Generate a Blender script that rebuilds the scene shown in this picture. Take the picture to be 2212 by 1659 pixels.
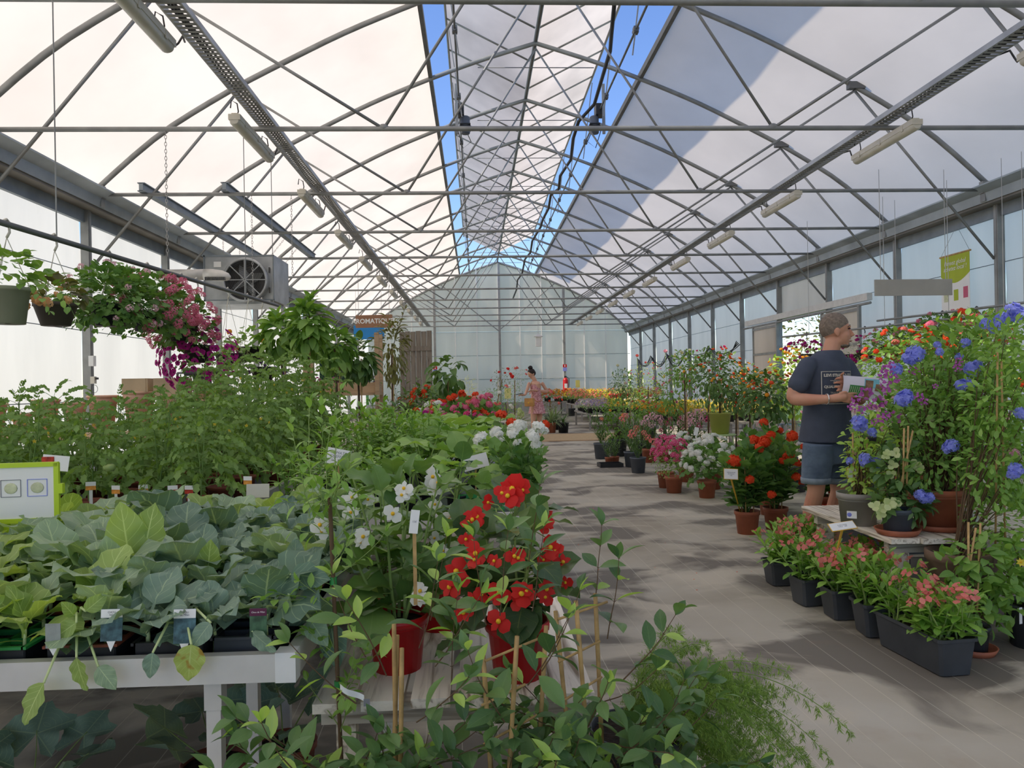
import bpy, math, random
import numpy as np
from mathutils import Matrix, Vector

scene = bpy.context.scene
for o in list(bpy.data.objects):
    bpy.data.objects.remove(o)
col = scene.collection
rnd = random.Random(7)
NR = np.random.RandomState(11)
PI = math.pi

# ------------------------------------------------------------------ camera
CAM_H = 1.27
YAW, PITCH, ROLL = math.radians(2.69), math.radians(.04), math.radians(1.0)
FPX = 1661.0
cam = bpy.data.cameras.new('camera')
cam.sensor_width = 36
cam.lens = 36 * FPX / 2212
cam.clip_start = .02
cam.clip_end = 400
camo = bpy.data.objects.new('camera', cam)
col.objects.link(camo)
camo.matrix_world = (Matrix.Translation((0, 0, CAM_H)) @ Matrix.Rotation(-YAW, 4, 'Z')
                     @ Matrix.Rotation(PI / 2 + PITCH, 4, 'X') @ Matrix.Rotation(-ROLL, 4, 'Z'))
scene.camera = camo

# ------------------------------------------------------------------ light
SUN = Vector((1.04, .30, -1.30)).normalized()
world = bpy.data.worlds.new('world')
scene.world = world
world.use_nodes = True
wn = world.node_tree.nodes
wl = world.node_tree.links
bg = wn['Background']
sky = wn.new('ShaderNodeTexSky')
sky.sky_type = 'NISHITA'
sky.sun_disc = False
sky.sun_elevation = math.asin(-SUN.z)
sky.sun_rotation = math.atan2(-SUN.x, -SUN.y)
sky.altitude = 100
sky.air_density = 1.0
sky.dust_density = .4
sky.ozone_density = 2.5
hsv = wn.new('ShaderNodeHueSaturation')
hsv.inputs['Saturation'].default_value = 1.15
hsv.inputs['Hue'].default_value = .512
wl.new(sky.outputs[0], hsv.inputs['Color'])
wl.new(hsv.outputs[0], bg.inputs[0])
bg.inputs[1].default_value = .18
sun = bpy.data.lights.new('sun', 'SUN')
sun.energy = 2.9
sun.angle = math.radians(.6)
sun.color = (1.0, .91, .78)
suno = bpy.data.objects.new('sun', sun)
col.objects.link(suno)
suno.rotation_euler = SUN.to_track_quat('-Z', 'Y').to_euler()
scene.view_settings.view_transform = 'Standard'
scene.view_settings.look = 'None'
scene.view_settings.gamma = 1
scene.view_settings.exposure = 0.45
scene.view_settings.use_curve_mapping = False

# ------------------------------------------------------------------ helpers
_M3 = camo.matrix_world.to_3x3()


def ray(px, py):
    return _M3 @ Vector(((px - 1106) / FPX, (829.5 - py) / FPX, -1))


def at(px, py, Y):
    "the point of the photograph's pixel at distance Y down the house"
    d = ray(px, py)
    return Vector((0, 0, CAM_H)) + d * (Y / d.y)


def on(px, py, z=0.0):
    "the point of the pixel on the level z"
    d = ray(px, py)
    return Vector((0, 0, CAM_H)) + d * ((z - CAM_H) / d.z)


class MB:
    "collects shapes into one mesh"
    def __init__(self):
        self.v, self.f, self.m, self.uv, self.n = [], [], [], [], 0

    def add(self, V, F, mi=0, UV=None):
        V = np.asarray(V, float).reshape(-1, 3)
        if isinstance(F, np.ndarray):
            F = [F]
        else:
            q = [f for f in F if len(f) == 4]
            t = [f for f in F if len(f) == 3]
            r = [f for f in F if len(f) > 4]
            F = ([np.array(q)] if q else []) + ([np.array(t)] if t else []) + [np.array([x]) for x in r]
        for f in F:
            self.f.append(f + self.n)
            self.m.append(np.full(len(f), mi))
        self.v.append(V)
        self.uv.append(np.zeros((len(V), 2)) if UV is None else np.asarray(UV, float))
        self.n += len(V)
        return self

    def stamp(self, T, mats, mi=0):
        "copies template T=(V,F,UV) by k 4x4 matrices"
        if len(mats) == 0:
            return self
        V, F, UV = T
        Ms = np.array([np.array(m) for m in mats])
        k, n = len(Ms), len(V)
        W = np.einsum('kij,nj->kni', Ms[:, :3, :3], V) + Ms[:, None, :3, 3]
        off = (np.arange(k) * n)[:, None, None] + self.n
        for f, fm in F:
            self.f.append((f[None] + off).reshape(-1, f.shape[1]))
            self.m.append(np.tile(fm + mi, k))
        self.v.append(W.reshape(-1, 3))
        self.uv.append(np.tile(UV, (k, 1)))
        self.n += k * n
        return self

    def box(self, c, s, rz=0, mi=0, M=None):
        x, y, z = (s[0] / 2, s[1] / 2, s[2] / 2)
        V = np.array([(-x, -y, -z), (x, -y, -z), (x, y, -z), (-x, y, -z), (-x, -y, z), (x, -y, z), (x, y, z), (-x, y, z)])
        if rz:
            c_, s_ = math.cos(rz), math.sin(rz)
            V = V @ np.array([(c_, s_, 0), (-s_, c_, 0), (0, 0, 1)])
        V = V + np.array(c)
        if M is not None:
            V = V @ np.array(M.to_3x3()).T + np.array(M.translation)
        return self.add(V, np.array([(0, 3, 2, 1), (4, 5, 6, 7), (0, 1, 5, 4), (1, 2, 6, 5), (2, 3, 7, 6), (3, 0, 4, 7)]), mi)

    def tube(self, P, r, n=8, mi=0, flat=1.0, caps=True, up=None):
        "sweep through points P, r one radius or one per point; flat squeezes it sideways"
        P = np.array([tuple(p) for p in P], float)
        k = len(P)
        r = np.full(k, r) if np.isscalar(r) else np.asarray(r, float)
        T = np.gradient(P, axis=0) if k > 2 else np.tile(P[1] - P[0], (2, 1))
        T /= np.maximum(np.linalg.norm(T, axis=1), 1e-9)[:, None]
        u = np.array(up if up is not None else ((0, 0, 1) if abs(T[0][2]) < .9 else (1, 0, 0)), float)
        a = np.linspace(0, 2 * PI, n, endpoint=False) + PI / n
        V = []
        for i in range(k):
            s = np.cross(T[i], u)
            s /= max(np.linalg.norm(s), 1e-9)
            w = np.cross(s, T[i])
            if up is None:
                u = w
            V.append(P[i] + r[i] * (np.cos(a)[:, None] * s * flat + np.sin(a)[:, None] * w))
        i0 = np.arange(n)
        i1 = (i0 + 1) % n
        F = [np.stack([i0 + j * n, i1 + j * n, i1 + (j + 1) * n, i0 + (j + 1) * n], 1) for j in range(k - 1)]
        F = np.concatenate(F)
        V = np.concatenate(V)
        vs = np.repeat(np.linspace(0, 1, k), n)
        self.add(V, F, mi, np.stack([np.tile(i0 / n, k), vs], 1))
        if caps:
            self.f.append(np.array([[self.n - k * n + n - 1 - q for q in range(n)]]))
            self.m.append(np.array([mi]))
            self.f.append(np.array([[self.n - n + q for q in range(n)]]))
            self.m.append(np.array([mi]))
        return self

    def lathe(self, prof, n=20, c=(0, 0, 0), mi=0, sx=1, sy=1, jag=None):
        "prof: (radius, height) pairs about the vertical through c"
        a = np.linspace(0, 2 * PI, n, endpoint=False)
        V = np.concatenate([np.stack([np.cos(a) * r * sx + c[0], np.sin(a) * r * sy + c[1], np.full(n, h + c[2])], 1) for r, h in prof])
        i0 = np.arange(n)
        i1 = (i0 + 1) % n
        F = np.concatenate([np.stack([i0 + j * n, i1 + j * n, i1 + (j + 1) * n, i0 + (j + 1) * n], 1) for j in range(len(prof) - 1)])
        return self.add(V, F, mi)

    def ell(self, c, r, n=14, k=9, mi=0, M=None):
        "an ellipsoid, M turns it about its centre"
        th = np.linspace(0, PI, k)
        a = np.linspace(0, 2 * PI, n, endpoint=False)
        V = np.array([(math.sin(t) * math.cos(p), math.sin(t) * math.sin(p), -math.cos(t)) for t in th for p in a]) * np.array(r)
        if M is not None:
            V = V @ np.array(M.to_3x3()).T
        V = V + np.array(c)
        i0 = np.arange(n)
        i1 = (i0 + 1) % n
        F = np.concatenate([np.stack([i0 + j * n, i1 + j * n, i1 + (j + 1) * n, i0 + (j + 1) * n], 1) for j in range(k - 1)])
        return self.add(V, F, mi)

    def T(self):
        "as a template for stamp"
        V = np.concatenate(self.v)
        return V, list(zip(self.f, self.m)), np.concatenate(self.uv)

    def mesh(self, name, mats, smooth=True):
        me = bpy.data.meshes.new(name)
        V = np.concatenate(self.v)
        me.vertices.add(len(V))
        me.vertices.foreach_set('co', V.astype(np.float32).ravel())
        li = np.concatenate([f.ravel() for f in self.f])
        tot = np.concatenate([np.full(len(f), f.shape[1]) for f in self.f])
        me.loops.add(len(li))
        me.loops.foreach_set('vertex_index', li.astype(np.int32))
        me.polygons.add(len(tot))
        me.polygons.foreach_set('loop_start', np.concatenate([[0], np.cumsum(tot)[:-1]]).astype(np.int32))
        me.polygons.foreach_set('loop_total', tot.astype(np.int32))
        for m in (mats if isinstance(mats, (list, tuple)) else [mats]):
            me.materials.append(MAT[m] if isinstance(m, str) else m)
        me.polygons.foreach_set('material_index', np.concatenate(self.m).astype(np.int32))
        me.polygons.foreach_set('use_smooth', np.full(len(tot), bool(smooth)))
        UV = np.concatenate(self.uv)
        uvl = me.uv_layers.new(name='UVMap')
        uvl.data.foreach_set('uv', UV[li].astype(np.float32).ravel())
        me.update(calc_edges=True)
        me.validate()
        return me

    def build(self, name, mats, parent=None, smooth=False, **kw):
        return link(name, self.mesh(name, mats, smooth), parent, **kw)


def link(name, me, parent=None, M=None, label=None, cat=None, group=None, kind=None):
    o = bpy.data.objects.new(name, me)
    col.objects.link(o)
    if parent is not None:
        o.parent = parent
    if M is not None:
        o.matrix_local = M if isinstance(M, Matrix) else Matrix([list(map(float, r)) for r in M])
    tag(o, label, cat, group, kind)
    return o


def tag(o, label=None, cat=None, group=None, kind=None):
    if label:
        o['label'] = label
    if cat:
        o['category'] = cat
    if group:
        o['group'] = group
    if kind:
        o['kind'] = kind
    return o


def thing(name, label, cat, loc=(0, 0, 0), rz=0, group=None, kind=None, s=1):
    o = bpy.data.objects.new(name, None)
    o.empty_display_size = .05
    col.objects.link(o)
    o.location = loc
    o.rotation_euler = (0, 0, rz)
    o.scale = (s, s, s)
    return tag(o, label, cat, group, kind)


def TR(x=0, y=0, z=0, rx=0, ry=0, rz=0, s=1):
    return (Matrix.Translation((x, y, z)) @ Matrix.Rotation(rz, 4, 'Z') @ Matrix.Rotation(ry, 4, 'Y')
            @ Matrix.Rotation(rx, 4, 'X') @ Matrix.Scale(s, 4))


# ------------------------------------------------------------------ materials
MAT = {}


def newmat(name):
    m = bpy.data.materials.new(name)
    m.use_nodes = True
    MAT[name] = m
    nt = m.node_tree
    return m, nt, nt.nodes, nt.links, nt.nodes['Principled BSDF'], nt.nodes['Material Output']


def ramp(N, stops):
    r = N.new('ShaderNodeValToRGB')
    el = r.color_ramp.elements
    while len(el) < len(stops):
        el.new(.5)
    for e, (p, c) in zip(el, stops):
        e.position = p
        e.color = (*c, 1)
    return r


def plain(name, c, rough=.6, metal=0, var=.12, scale=8, bump=0, spec=.4, coords='Object'):
    "one colour with soft wear"
    m, nt, N, L, b, out = newmat(name)
    tc = N.new('ShaderNodeTexCoord')
    nz = N.new('ShaderNodeTexNoise')
    nz.inputs['Scale'].default_value = scale
    nz.inputs['Detail'].default_value = 4
    L.new(tc.outputs[coords], nz.inputs['Vector'])
    r = ramp(N, [(.3, [x * (1 - var) for x in c]), (.7, [min(1, x * (1 + var)) for x in c])])
    L.new(nz.outputs[0], r.inputs[0])
    L.new(r.outputs[0], b.inputs['Base Color'])
    b.inputs['Roughness'].default_value = rough
    b.inputs['Metallic'].default_value = metal
    b.inputs['Specular IOR Level'].default_value = spec
    if bump:
        bp = N.new('ShaderNodeBump')
        bp.inputs['Strength'].default_value = bump
        bp.inputs['Distance'].default_value = .01
        L.new(nz.outputs[0], bp.inputs['Height'])
        L.new(bp.outputs[0], b.inputs['Normal'])
    return m


def film(name, c, trans=.6, streak=0.0, clear=0.0, rough=.5, vert=True):
    "thin cloudy plastic: scatters the light that passes through"
    m, nt, N, L, b, out = newmat(name)
    tc = N.new('ShaderNodeTexCoord')
    mp = N.new('ShaderNodeMapping')
    mp.inputs['Scale'].default_value = (1.3, 1.3, .25) if vert else (.5, .35, .5)
    nz = N.new('ShaderNodeTexNoise')
    nz.inputs['Scale'].default_value = 1.6
    nz.inputs['Detail'].default_value = 5
    L.new(tc.outputs['Object'], mp.inputs[0])
    L.new(mp.outputs[0], nz.inputs['Vector'])
    r = ramp(N, [(.3, [x * (1 - streak) for x in c]), (.65, c)])
    L.new(nz.outputs[0], r.inputs[0])
    d = N.new('ShaderNodeBsdfDiffuse')
    t = N.new('ShaderNodeBsdfTranslucent')
    mx = N.new('ShaderNodeMixShader')
    mx.inputs[0].default_value = trans
    for s in (d, t):
        L.new(r.outputs[0], s.inputs[0])
    L.new(d.outputs[0], mx.inputs[1])
    L.new(t.outputs[0], mx.inputs[2])
    last = mx
    if clear:
        g = N.new('ShaderNodeBsdfRefraction')
        g.inputs['IOR'].default_value = 1.12
        g.inputs['Roughness'].default_value = rough
        L.new(r.outputs[0], g.inputs[0])
        m2 = N.new('ShaderNodeMixShader')
        m2.inputs[0].default_value = clear
        L.new(last.outputs[0], m2.inputs[1])
        L.new(g.outputs[0], m2.inputs[2])
        last = m2
    N.remove(b)
    L.new(last.outputs[0], out.inputs[0])
    return m


LEAF_GAIN = (2.05, 1.8, 1.95)


def leafmat(name, c1, c2, vein=None, rough=.45, trans=.3, back=1.0, veins=7, vw=.05, glow=None, blot=None):
    "leaf: c1..c2 from plant to plant and leaf to leaf, midrib and side veins by UV (u -1..1 across, v 0..1 along)"
    if max(c1) == c1[1] and max(c1) < .5:
        c1, c2 = [min(.8, x * g) for x, g in zip(c1, LEAF_GAIN)], [min(.8, x * g) for x, g in zip(c2, LEAF_GAIN)]
    m, nt, N, L, b, out = newmat(name)
    oi = N.new('ShaderNodeObjectInfo')
    geo = N.new('ShaderNodeNewGeometry')
    ad = N.new('ShaderNodeMath')
    ad.operation = 'ADD'
    L.new(oi.outputs['Random'], ad.inputs[0])
    L.new(geo.outputs['Random Per Island'], ad.inputs[1])
    fr = N.new('ShaderNodeMath')
    fr.operation = 'FRACT'
    L.new(ad.outputs[0], fr.inputs[0])
    r = ramp(N, [(0, c1), (1, c2)])
    L.new(fr.outputs[0], r.inputs[0])
    colr = r.outputs[0]
    if vein:
        tc = N.new('ShaderNodeTexCoord')
        sp = N.new('ShaderNodeSeparateXYZ')
        L.new(tc.outputs['UV'], sp.inputs[0])
        ab = N.new('ShaderNodeMath')
        ab.operation = 'ABSOLUTE'
        L.new(sp.outputs[0], ab.inputs[0])
        # side veins: v*k - |u|*q, a thin comb
        k1 = N.new('ShaderNodeMath')
        k1.operation = 'MULTIPLY_ADD'
        L.new(ab.outputs[0], k1.inputs[0])
        k1.inputs[1].default_value = -.28
        L.new(sp.outputs[1], k1.inputs[2])
        k2 = N.new('ShaderNodeMath')
        k2.operation = 'MULTIPLY'
        k2.inputs[1].default_value = veins
        L.new(k1.outputs[0], k2.inputs[0])
        k3 = N.new('ShaderNodeMath')
        k3.operation = 'PINGPONG'
        k3.inputs[1].default_value = .5
        L.new(k2.outputs[0], k3.inputs[0])
        k4 = N.new('ShaderNodeMath')
        k4.operation = 'MULTIPLY_ADD'
        k4.inputs[1].default_value = .9
        k4.inputs[2].default_value = .015
        L.new(k3.outputs[0], k4.inputs[0])
        mn = N.new('ShaderNodeMath')
        mn.operation = 'MINIMUM'
        L.new(ab.outputs[0], mn.inputs[0])
        L.new(k4.outputs[0], mn.inputs[1])
        rv = ramp(N, [(0, (1, 1, 1)), (vw, (0, 0, 0))])
        L.new(mn.outputs[0], rv.inputs[0])
        mx = N.new('ShaderNodeMix')
        mx.data_type = 'RGBA'
        L.new(rv.outputs[0], mx.inputs['Factor'])
        L.new(colr, mx.inputs['A'])
        mx.inputs['B'].default_value = (*[min(.9, x * 1.5) for x in vein], 1)
        colr = mx.outputs['Result']
    if blot:
        tc = N.new('ShaderNodeTexCoord')
        nz = N.new('ShaderNodeTexNoise')
        nz.inputs['Scale'].default_value = blot[1]
        L.new(tc.outputs['Object'], nz.inputs['Vector'])
        rb = ramp(N, [(.52, (0, 0, 0)), (.62, (1, 1, 1))])
        L.new(nz.outputs[0], rb.inputs[0])
        mx = N.new('ShaderNodeMix')
        mx.data_type = 'RGBA'
        L.new(rb.outputs[0], mx.inputs['Factor'])
        L.new(colr, mx.inputs['A'])
        mx.inputs['B'].default_value = (*blot[0], 1)
        colr = mx.outputs['Result']
    L.new(colr, b.inputs['Base Color'])
    b.inputs['Roughness'].default_value = rough
    b.inputs['Specular IOR Level'].default_value = .35
    t = N.new('ShaderNodeBsdfTranslucent')
    g = N.new('ShaderNodeMix')
    g.data_type = 'RGBA'
    g.blend_type = 'MULTIPLY'
    g.inputs['Factor'].default_value = 1
    L.new(colr, g.inputs['A'])
    g.inputs['B'].default_value = (*(glow or (1.5, 1.55, .55)), 1)
    L.new(g.outputs['Result'], t.inputs[0])
    mx = N.new('ShaderNodeMixShader')
    mx.inputs[0].default_value = trans
    L.new(b.outputs[0], mx.inputs[1])
    L.new(t.outputs[0], mx.inputs[2])
    L.new(mx.outputs[0], out.inputs[0])
    return m


def petal(name, c, c2=None, trans=.35, rough=.6):
    return leafmat(name, c, c2 or [min(1, x * 1.25) for x in c], rough=rough, trans=trans, glow=(1.1, 1.1, 1.1))


def woodmat(name, c1, c2, scale=1.0, rough=.75, axis='Y'):
    m, nt, N, L, b, out = newmat(name)
    tc = N.new('ShaderNodeTexCoord')
    oi = N.new('ShaderNodeObjectInfo')
    mp = N.new('ShaderNodeMapping')
    mp.inputs['Scale'].default_value = {'Y': (14 * scale, .9 * scale, 14 * scale), 'Z': (14 * scale, 14 * scale, .9 * scale), 'X': (.9 * scale, 14 * scale, 14 * scale)}[axis]
    L.new(tc.outputs['Object'], mp.inputs[0])
    sc = N.new('ShaderNodeVectorMath')
    sc.operation = 'SCALE'
    sc.inputs['Scale'].default_value = 9
    cx = N.new('ShaderNodeCombineXYZ')
    for i in range(3):
        L.new(oi.outputs['Random'], cx.inputs[i])
    L.new(cx.outputs[0], sc.inputs[0])
    L.new(sc.outputs[0], mp.inputs['Location'])
    nz = N.new('ShaderNodeTexNoise')
    nz.inputs['Scale'].default_value = 3
    nz.inputs['Detail'].default_value = 6
    nz.inputs['Distortion'].default_value = .8
    L.new(mp.outputs[0], nz.inputs['Vector'])
    r = ramp(N, [(.3, c2), (.5, c1), (.75, [min(1, x * 1.12) for x in c1])])
    L.new(nz.outputs[0], r.inputs[0])
    L.new(r.outputs[0], b.inputs['Base Color'])
    b.inputs['Roughness'].default_value = rough
    bp = N.new('ShaderNodeBump')
    bp.inputs['Strength'].default_value = .5
    bp.inputs['Distance'].default_value = .003
    L.new(nz.outputs[0], bp.inputs['Height'])
    L.new(bp.outputs[0], b.inputs['Normal'])
    return m


plain('steel', (.29, .295, .285), .5, .45, .18, 5)
plain('steel_blue', (.24, .275, .30), .55, .3, .15, 4)
plain('steel_dark', (.16, .165, .165), .5, .5, .15, 6)
plain('alu', (.66, .64, .60), .45, .25, .08, 10)
plain('alu_white', (.80, .79, .76), .5, 0, .05, 10)
plain('black_rubber', (.02, .02, .02), .5)
plain('black_plastic', (.022, .022, .024), .42, 0, .2)
plain('anthracite', (.055, .06, .068), .5, 0, .15)
plain('grey_blue_pot', (.10, .115, .14), .5, 0, .15)
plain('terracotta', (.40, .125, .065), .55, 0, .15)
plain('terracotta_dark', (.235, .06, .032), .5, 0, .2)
plain('clay_pale', (.62, .36, .25), .75, 0, .18, 6)
plain('red_pot', (.52, .012, .016), .32, 0, .1)
plain('taupe_pot', (.30, .28, .245), .55, 0, .1)
plain('olive_pot', (.42, .44, .10), .5, 0, .06)
plain('soil', (.028, .018, .012), .95, 0, .5, 60, 1)
plain('white_card', (.88, .87, .84), .6, 0, .02)
plain('white_plastic', (.82, .82, .80), .4, 0, .03)
plain('cream_plastic', (.66, .62, .52), .42, 0, .08)
plain('yellow_plastic', (.72, .42, .05), .5, 0, .06)
plain('lime_plastic', (.52, .70, .03), .4, 0, .04)
plain('ink', (.03, .03, .035), .7, 0, 0)
plain('ink_grey', (.22, .22, .24), .7, 0, 0)
plain('bamboo', (.52, .33, .13), .6, 0, .25, 30)
plain('cardboard', (.50, .33, .19), .8, 0, .1)
plain('galva', (.40, .415, .42), .42, .6, .25, 3)
plain('galva_dark', (.10, .095, .09), .6, .3, .2)
plain('chain', (.45, .44, .42), .45, .6, .1)
# ------------------------------------------------------------------ lettering, made once as flat meshes
TXT = {}


def text_mesh(key, s, size=1.0, shear=0, align='CENTER', space=1.0, bold=0.0):
    cu = bpy.data.curves.new(key, 'FONT')
    cu.body = s
    cu.size = size
    cu.shear = shear
    cu.align_x = align
    cu.align_y = 'CENTER'
    cu.space_line = .9 * space
    cu.offset = bold
    cu.resolution_u = 2
    o = bpy.data.objects.new(key, cu)
    col.objects.link(o)
    bpy.context.view_layer.update()
    me = bpy.data.meshes.new_from_object(o.evaluated_get(bpy.context.evaluated_depsgraph_get()))
    me.name = key
    bpy.data.objects.remove(o)
    bpy.data.curves.remove(cu)
    TXT[key] = me


text_mesh('t_tomates', 'TOMATES\nGREFFEES\nle     20', .34, .15)
text_mesh('t_aromatiques', 'AROMATIQUES', .5, 0, bold=.012)
text_mesh('t_pensez', 'Pensez global\nachetez local !', .3, .2)
text_mesh('t_levi', 'LEVI STRAUSS & CO', .3, 0, bold=.018)
text_mesh('t_original', 'ORIGINAL', .25, .1)
text_mesh('t_quality', 'QUALITY CLOTHING', .3, 0, bold=.016)
text_mesh('t_trade', 'TRADE       MARK', .16, 0)
text_mesh('t_chou_kale', 'CHOU\nkale', .3, 0)
text_mesh('t_chou_milan', 'CHOU\nde Milan', .3, 0)
text_mesh('t_chou_milan2', 'Chou de Milan', .3, .15)
text_mesh('t_euphorbe', 'EUPHORBE\nMILII   18\u20ac', .3, .1)
text_mesh('t_15', '15\u20ac', .4, .1)
text_mesh('t_geranium', 'GERANIUM\nZONALE\n15\u20ac', .28, .1)
# ------------------------------------------------------------------ the house: span 12 m, bays of 2.5 m, ridge along Y
RX, HALF, ZT, ZR = 1.07, 6.02, 3.77, 6.84
XL, XR = RX - HALF, RX + HALF
YB, YF = 35.0, -6.0
BAYS = [-5 + 2.5 * k for k in range(16)]            # arches -5 .. 32.5
_ar = np.array([0, 1.0, 1.87, 2.71, 4.05, 5.04, 5.9, 6.02])
_az = np.array([6.84, 6.53, 6.20, 5.85, 5.17, 4.57, 3.80, 3.68])


def roofz(r):
    return float(np.interp(abs(r), _ar, _az))


def archpts(r0, r1, n):
    "smooth points of the arch between two distances from the ridge"
    rs = np.linspace(r0, r1, n)
    z = np.interp(np.abs(rs), np.linspace(0, 6.02, 60), np.convolve(np.pad(np.interp(np.linspace(0, 6.02, 60), _ar, _az), 3, mode='reflect', reflect_type='odd'), np.ones(7) / 7, 'valid'))
    return rs, z


# floor: woven ground cover, pale marking threads, damp and dusty patches
def floormat():
    m, nt, N, L, b, out = newmat('ground_cover')
    tc = N.new('ShaderNodeTexCoord')

    def noise(sc, det, mpscale=(1, 1, 1), loc=(0, 0, 0), dist=0):
        mp = N.new('ShaderNodeMapping')
        mp.inputs['Scale'].default_value = mpscale
        mp.inputs['Location'].default_value = loc
        L.new(tc.outputs['Object'], mp.inputs[0])
        n = N.new('ShaderNodeTexNoise')
        n.inputs['Scale'].default_value = sc
        n.inputs['Detail'].default_value = det
        n.inputs['Distortion'].default_value = dist
        L.new(mp.outputs[0], n.inputs['Vector'])
        return n

    def mix(f, a, bcol):
        x = N.new('ShaderNodeMix')
        x.data_type = 'RGBA'
        L.new(f, x.inputs['Factor'])
        L.new(a, x.inputs['A'])
        x.inputs['B'].default_value = (*bcol, 1)
        return x.outputs['Result']
    base = noise(1.1, 6)
    r = ramp(N, [(.3, (.36, .315, .24)), (.5, (.48, .435, .345)), (.7, (.55, .515, .43))])
    L.new(base.outputs[0], r.inputs[0])
    c = r.outputs[0]
    damp = noise(.95, 8, (1, 1.25, 1), (3.3, 1.7, 0), .5)
    rd = ramp(N, [(.47, (0, 0, 0)), (.54, (.85, .85, .85))])
    L.new(damp.outputs[0], rd.inputs[0])
    c = mix(rd.outputs[0], c, (.15, .132, .108))
    dust = noise(1.5, 8, (1, 1.4, 1), (9.3, 4.1, 0), .6)
    rs = ramp(N, [(.54, (0, 0, 0)), (.63, (.85, .85, .85))])
    L.new(dust.outputs[0], rs.inputs[0])
    c = mix(rs.outputs[0], c, (.58, .52, .41))
    rust = noise(1.6, 5, (1, 1, 1), (1.3, 14.1, 0))
    rr = ramp(N, [(.64, (0, 0, 0)), (.75, (.5, .5, .5))])
    L.new(rust.outputs[0], rr.inputs[0])
    c = mix(rr.outputs[0], c, (.32, .20, .12))
    # threads woven in, one every 20 cm, running down the house
    mp = N.new('ShaderNodeMapping')
    mp.inputs['Rotation'].default_value = (0, 0, math.radians(-1.5))
    L.new(tc.outputs['Object'], mp.inputs[0])
    sx = N.new('ShaderNodeSeparateXYZ')
    L.new(mp.outputs[0], sx.inputs[0])
    k = N.new('ShaderNodeMath')
    k.operation = 'MULTIPLY'
    k.inputs[1].default_value = 1 / .13
    L.new(sx.outputs[0], k.inputs[0])
    fr = N.new('ShaderNodeMath')
    fr.operation = 'FRACT'
    L.new(k.outputs[0], fr.inputs[0])
    lt = N.new('ShaderNodeMath')
    lt.operation = 'LESS_THAN'
    lt.inputs[1].default_value = .020
    L.new(fr.outputs[0], lt.inputs[0])
    brk = noise(3, 3, (1, .3, 1))
    mb = N.new('ShaderNodeMath')
    mb.operation = 'MULTIPLY'
    L.new(lt.outputs[0], mb.inputs[0])
    L.new(brk.outputs[0], mb.inputs[1])
    c = mix(mb.outputs[0], c, (.75, .70, .55))
    L.new(c, b.inputs['Base Color'])
    b.inputs['Roughness'].default_value = .75
    b.inputs['Specular IOR Level'].default_value = .3
    wv = noise(900, 1)
    bp = N.new('ShaderNodeBump')
    bp.inputs['Strength'].default_value = .25
    bp.inputs['Distance'].default_value = .002
    L.new(wv.outputs[0], bp.inputs['Height'])
    L.new(bp.outputs[0], b.inputs['Normal'])


floormat()
film('roof_film', (.95, .83, .675), .66, .12, vert=False)
film('vent_film', (.88, .79, .68), .62, .30, vert=False)
film('wall_film', (.97, .88, .78), .74, .10, .10, .6)
film('gable_sheet', (.98, .90, .80), .82, .08, .12, .55)
plain('grass', (.10, .17, .04), .9, 0, .4, 2)
plain('hedge', (.05, .10, .03), .9, 0, .5, 3, 1)
plain('concrete', (.33, .33, .31), .85, 0, .15, 4)
plain('gutter_grey', (.36, .40, .42), .5, .35, .2, 2)
plain('grey_brown', (.20, .185, .16), .7, .1, .2, 2)

link('floor', MB().box(((XL + XR) / 2, (YB + YF) / 2, -.05), (XR - XL + .1, YB - YF, .1)).mesh('floor', 'ground_cover', False), kind='structure')
plain('gravel', (.55, .50, .42), .9, 0, .15, 3)
link('gravel_yard', MB().box((RX, -23, -.105), (30, 34, .05)).mesh('gravel_yard', 'gravel', False), kind='structure')  # unseen pale ground, added to bounce sunlight into the front of the house
link('outdoor_lawn', MB().box((0, 10, -.16), (240, 240, .1)).mesh('outdoor_lawn', 'grass', False), kind='structure')


def sheet(name, rs, zs, y0, y1, ny, mat, sag=.02):
    "roof film over the arches, sagging a little between them"
    ys = np.linspace(y0, y1, ny)
    V = [(RX + r, y, z + .045 - sag * (.5 - .5 * math.cos(2 * PI * (y - BAYS[0]) / 2.5))) for y in ys for r, z in zip(rs, zs)]
    k = len(rs)
    F = np.array([(j * k + i, j * k + i + 1, (j + 1) * k + i + 1, (j + 1) * k + i) for j in range(ny - 1) for i in range(k - 1)])
    return link(name, MB().add(V, F).mesh(name, mat, True), kind='structure')


OPEN = 1.74
for s, nm in ((-1, 'ceiling_left'), (1, 'ceiling_right')):
    rs, zs = archpts(s * OPEN, s * 6.0, 22)
    sheet(nm, rs, zs, YF, YB, 165, 'roof_film')

# side walls: film on posts, each panel between two posts a piece
def wall(side, x, skip=()):
    root = thing('wall_' + side, None, None, (x, 0, 0), kind='structure')
    ys = [YF] + BAYS + [YB]
    for a, b_ in zip(ys[:-1], ys[1:]):
        if any(a <= q < b_ for q in skip):
            continue
        n = 8
        V, F = [], []
        for j in range(n + 1):
            for i in range(7):
                z = 0.25 + i * (3.55 - .25) / 6
                V.append((.02 * math.sin(j * 2.3 + i * 1.7 + a), a + (b_ - a) * j / n, z))
        F = np.array([(j * 7 + i, j * 7 + i + 1, j * 7 + i + 8, j * 7 + i + 7) for j in range(n) for i in range(6)])
        MB().add(V, F).build('film_panel', 'wall_film', root, smooth=True)
    MB().box((0, (YB + YF) / 2, .125), (.12, YB - YF, .25)).build('kerb', 'concrete', root)
    for z in (1.15, 2.05, 2.8):
        MB().tube([(-.02 * np.sign(x), YF, z), (-.02 * np.sign(x), YB, z)], .006, 5).build('wire', 'steel_blue', root)
    return root


wall('left', XL - .03)
wall('right', XR + .03, skip=(16.0,))

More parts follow.
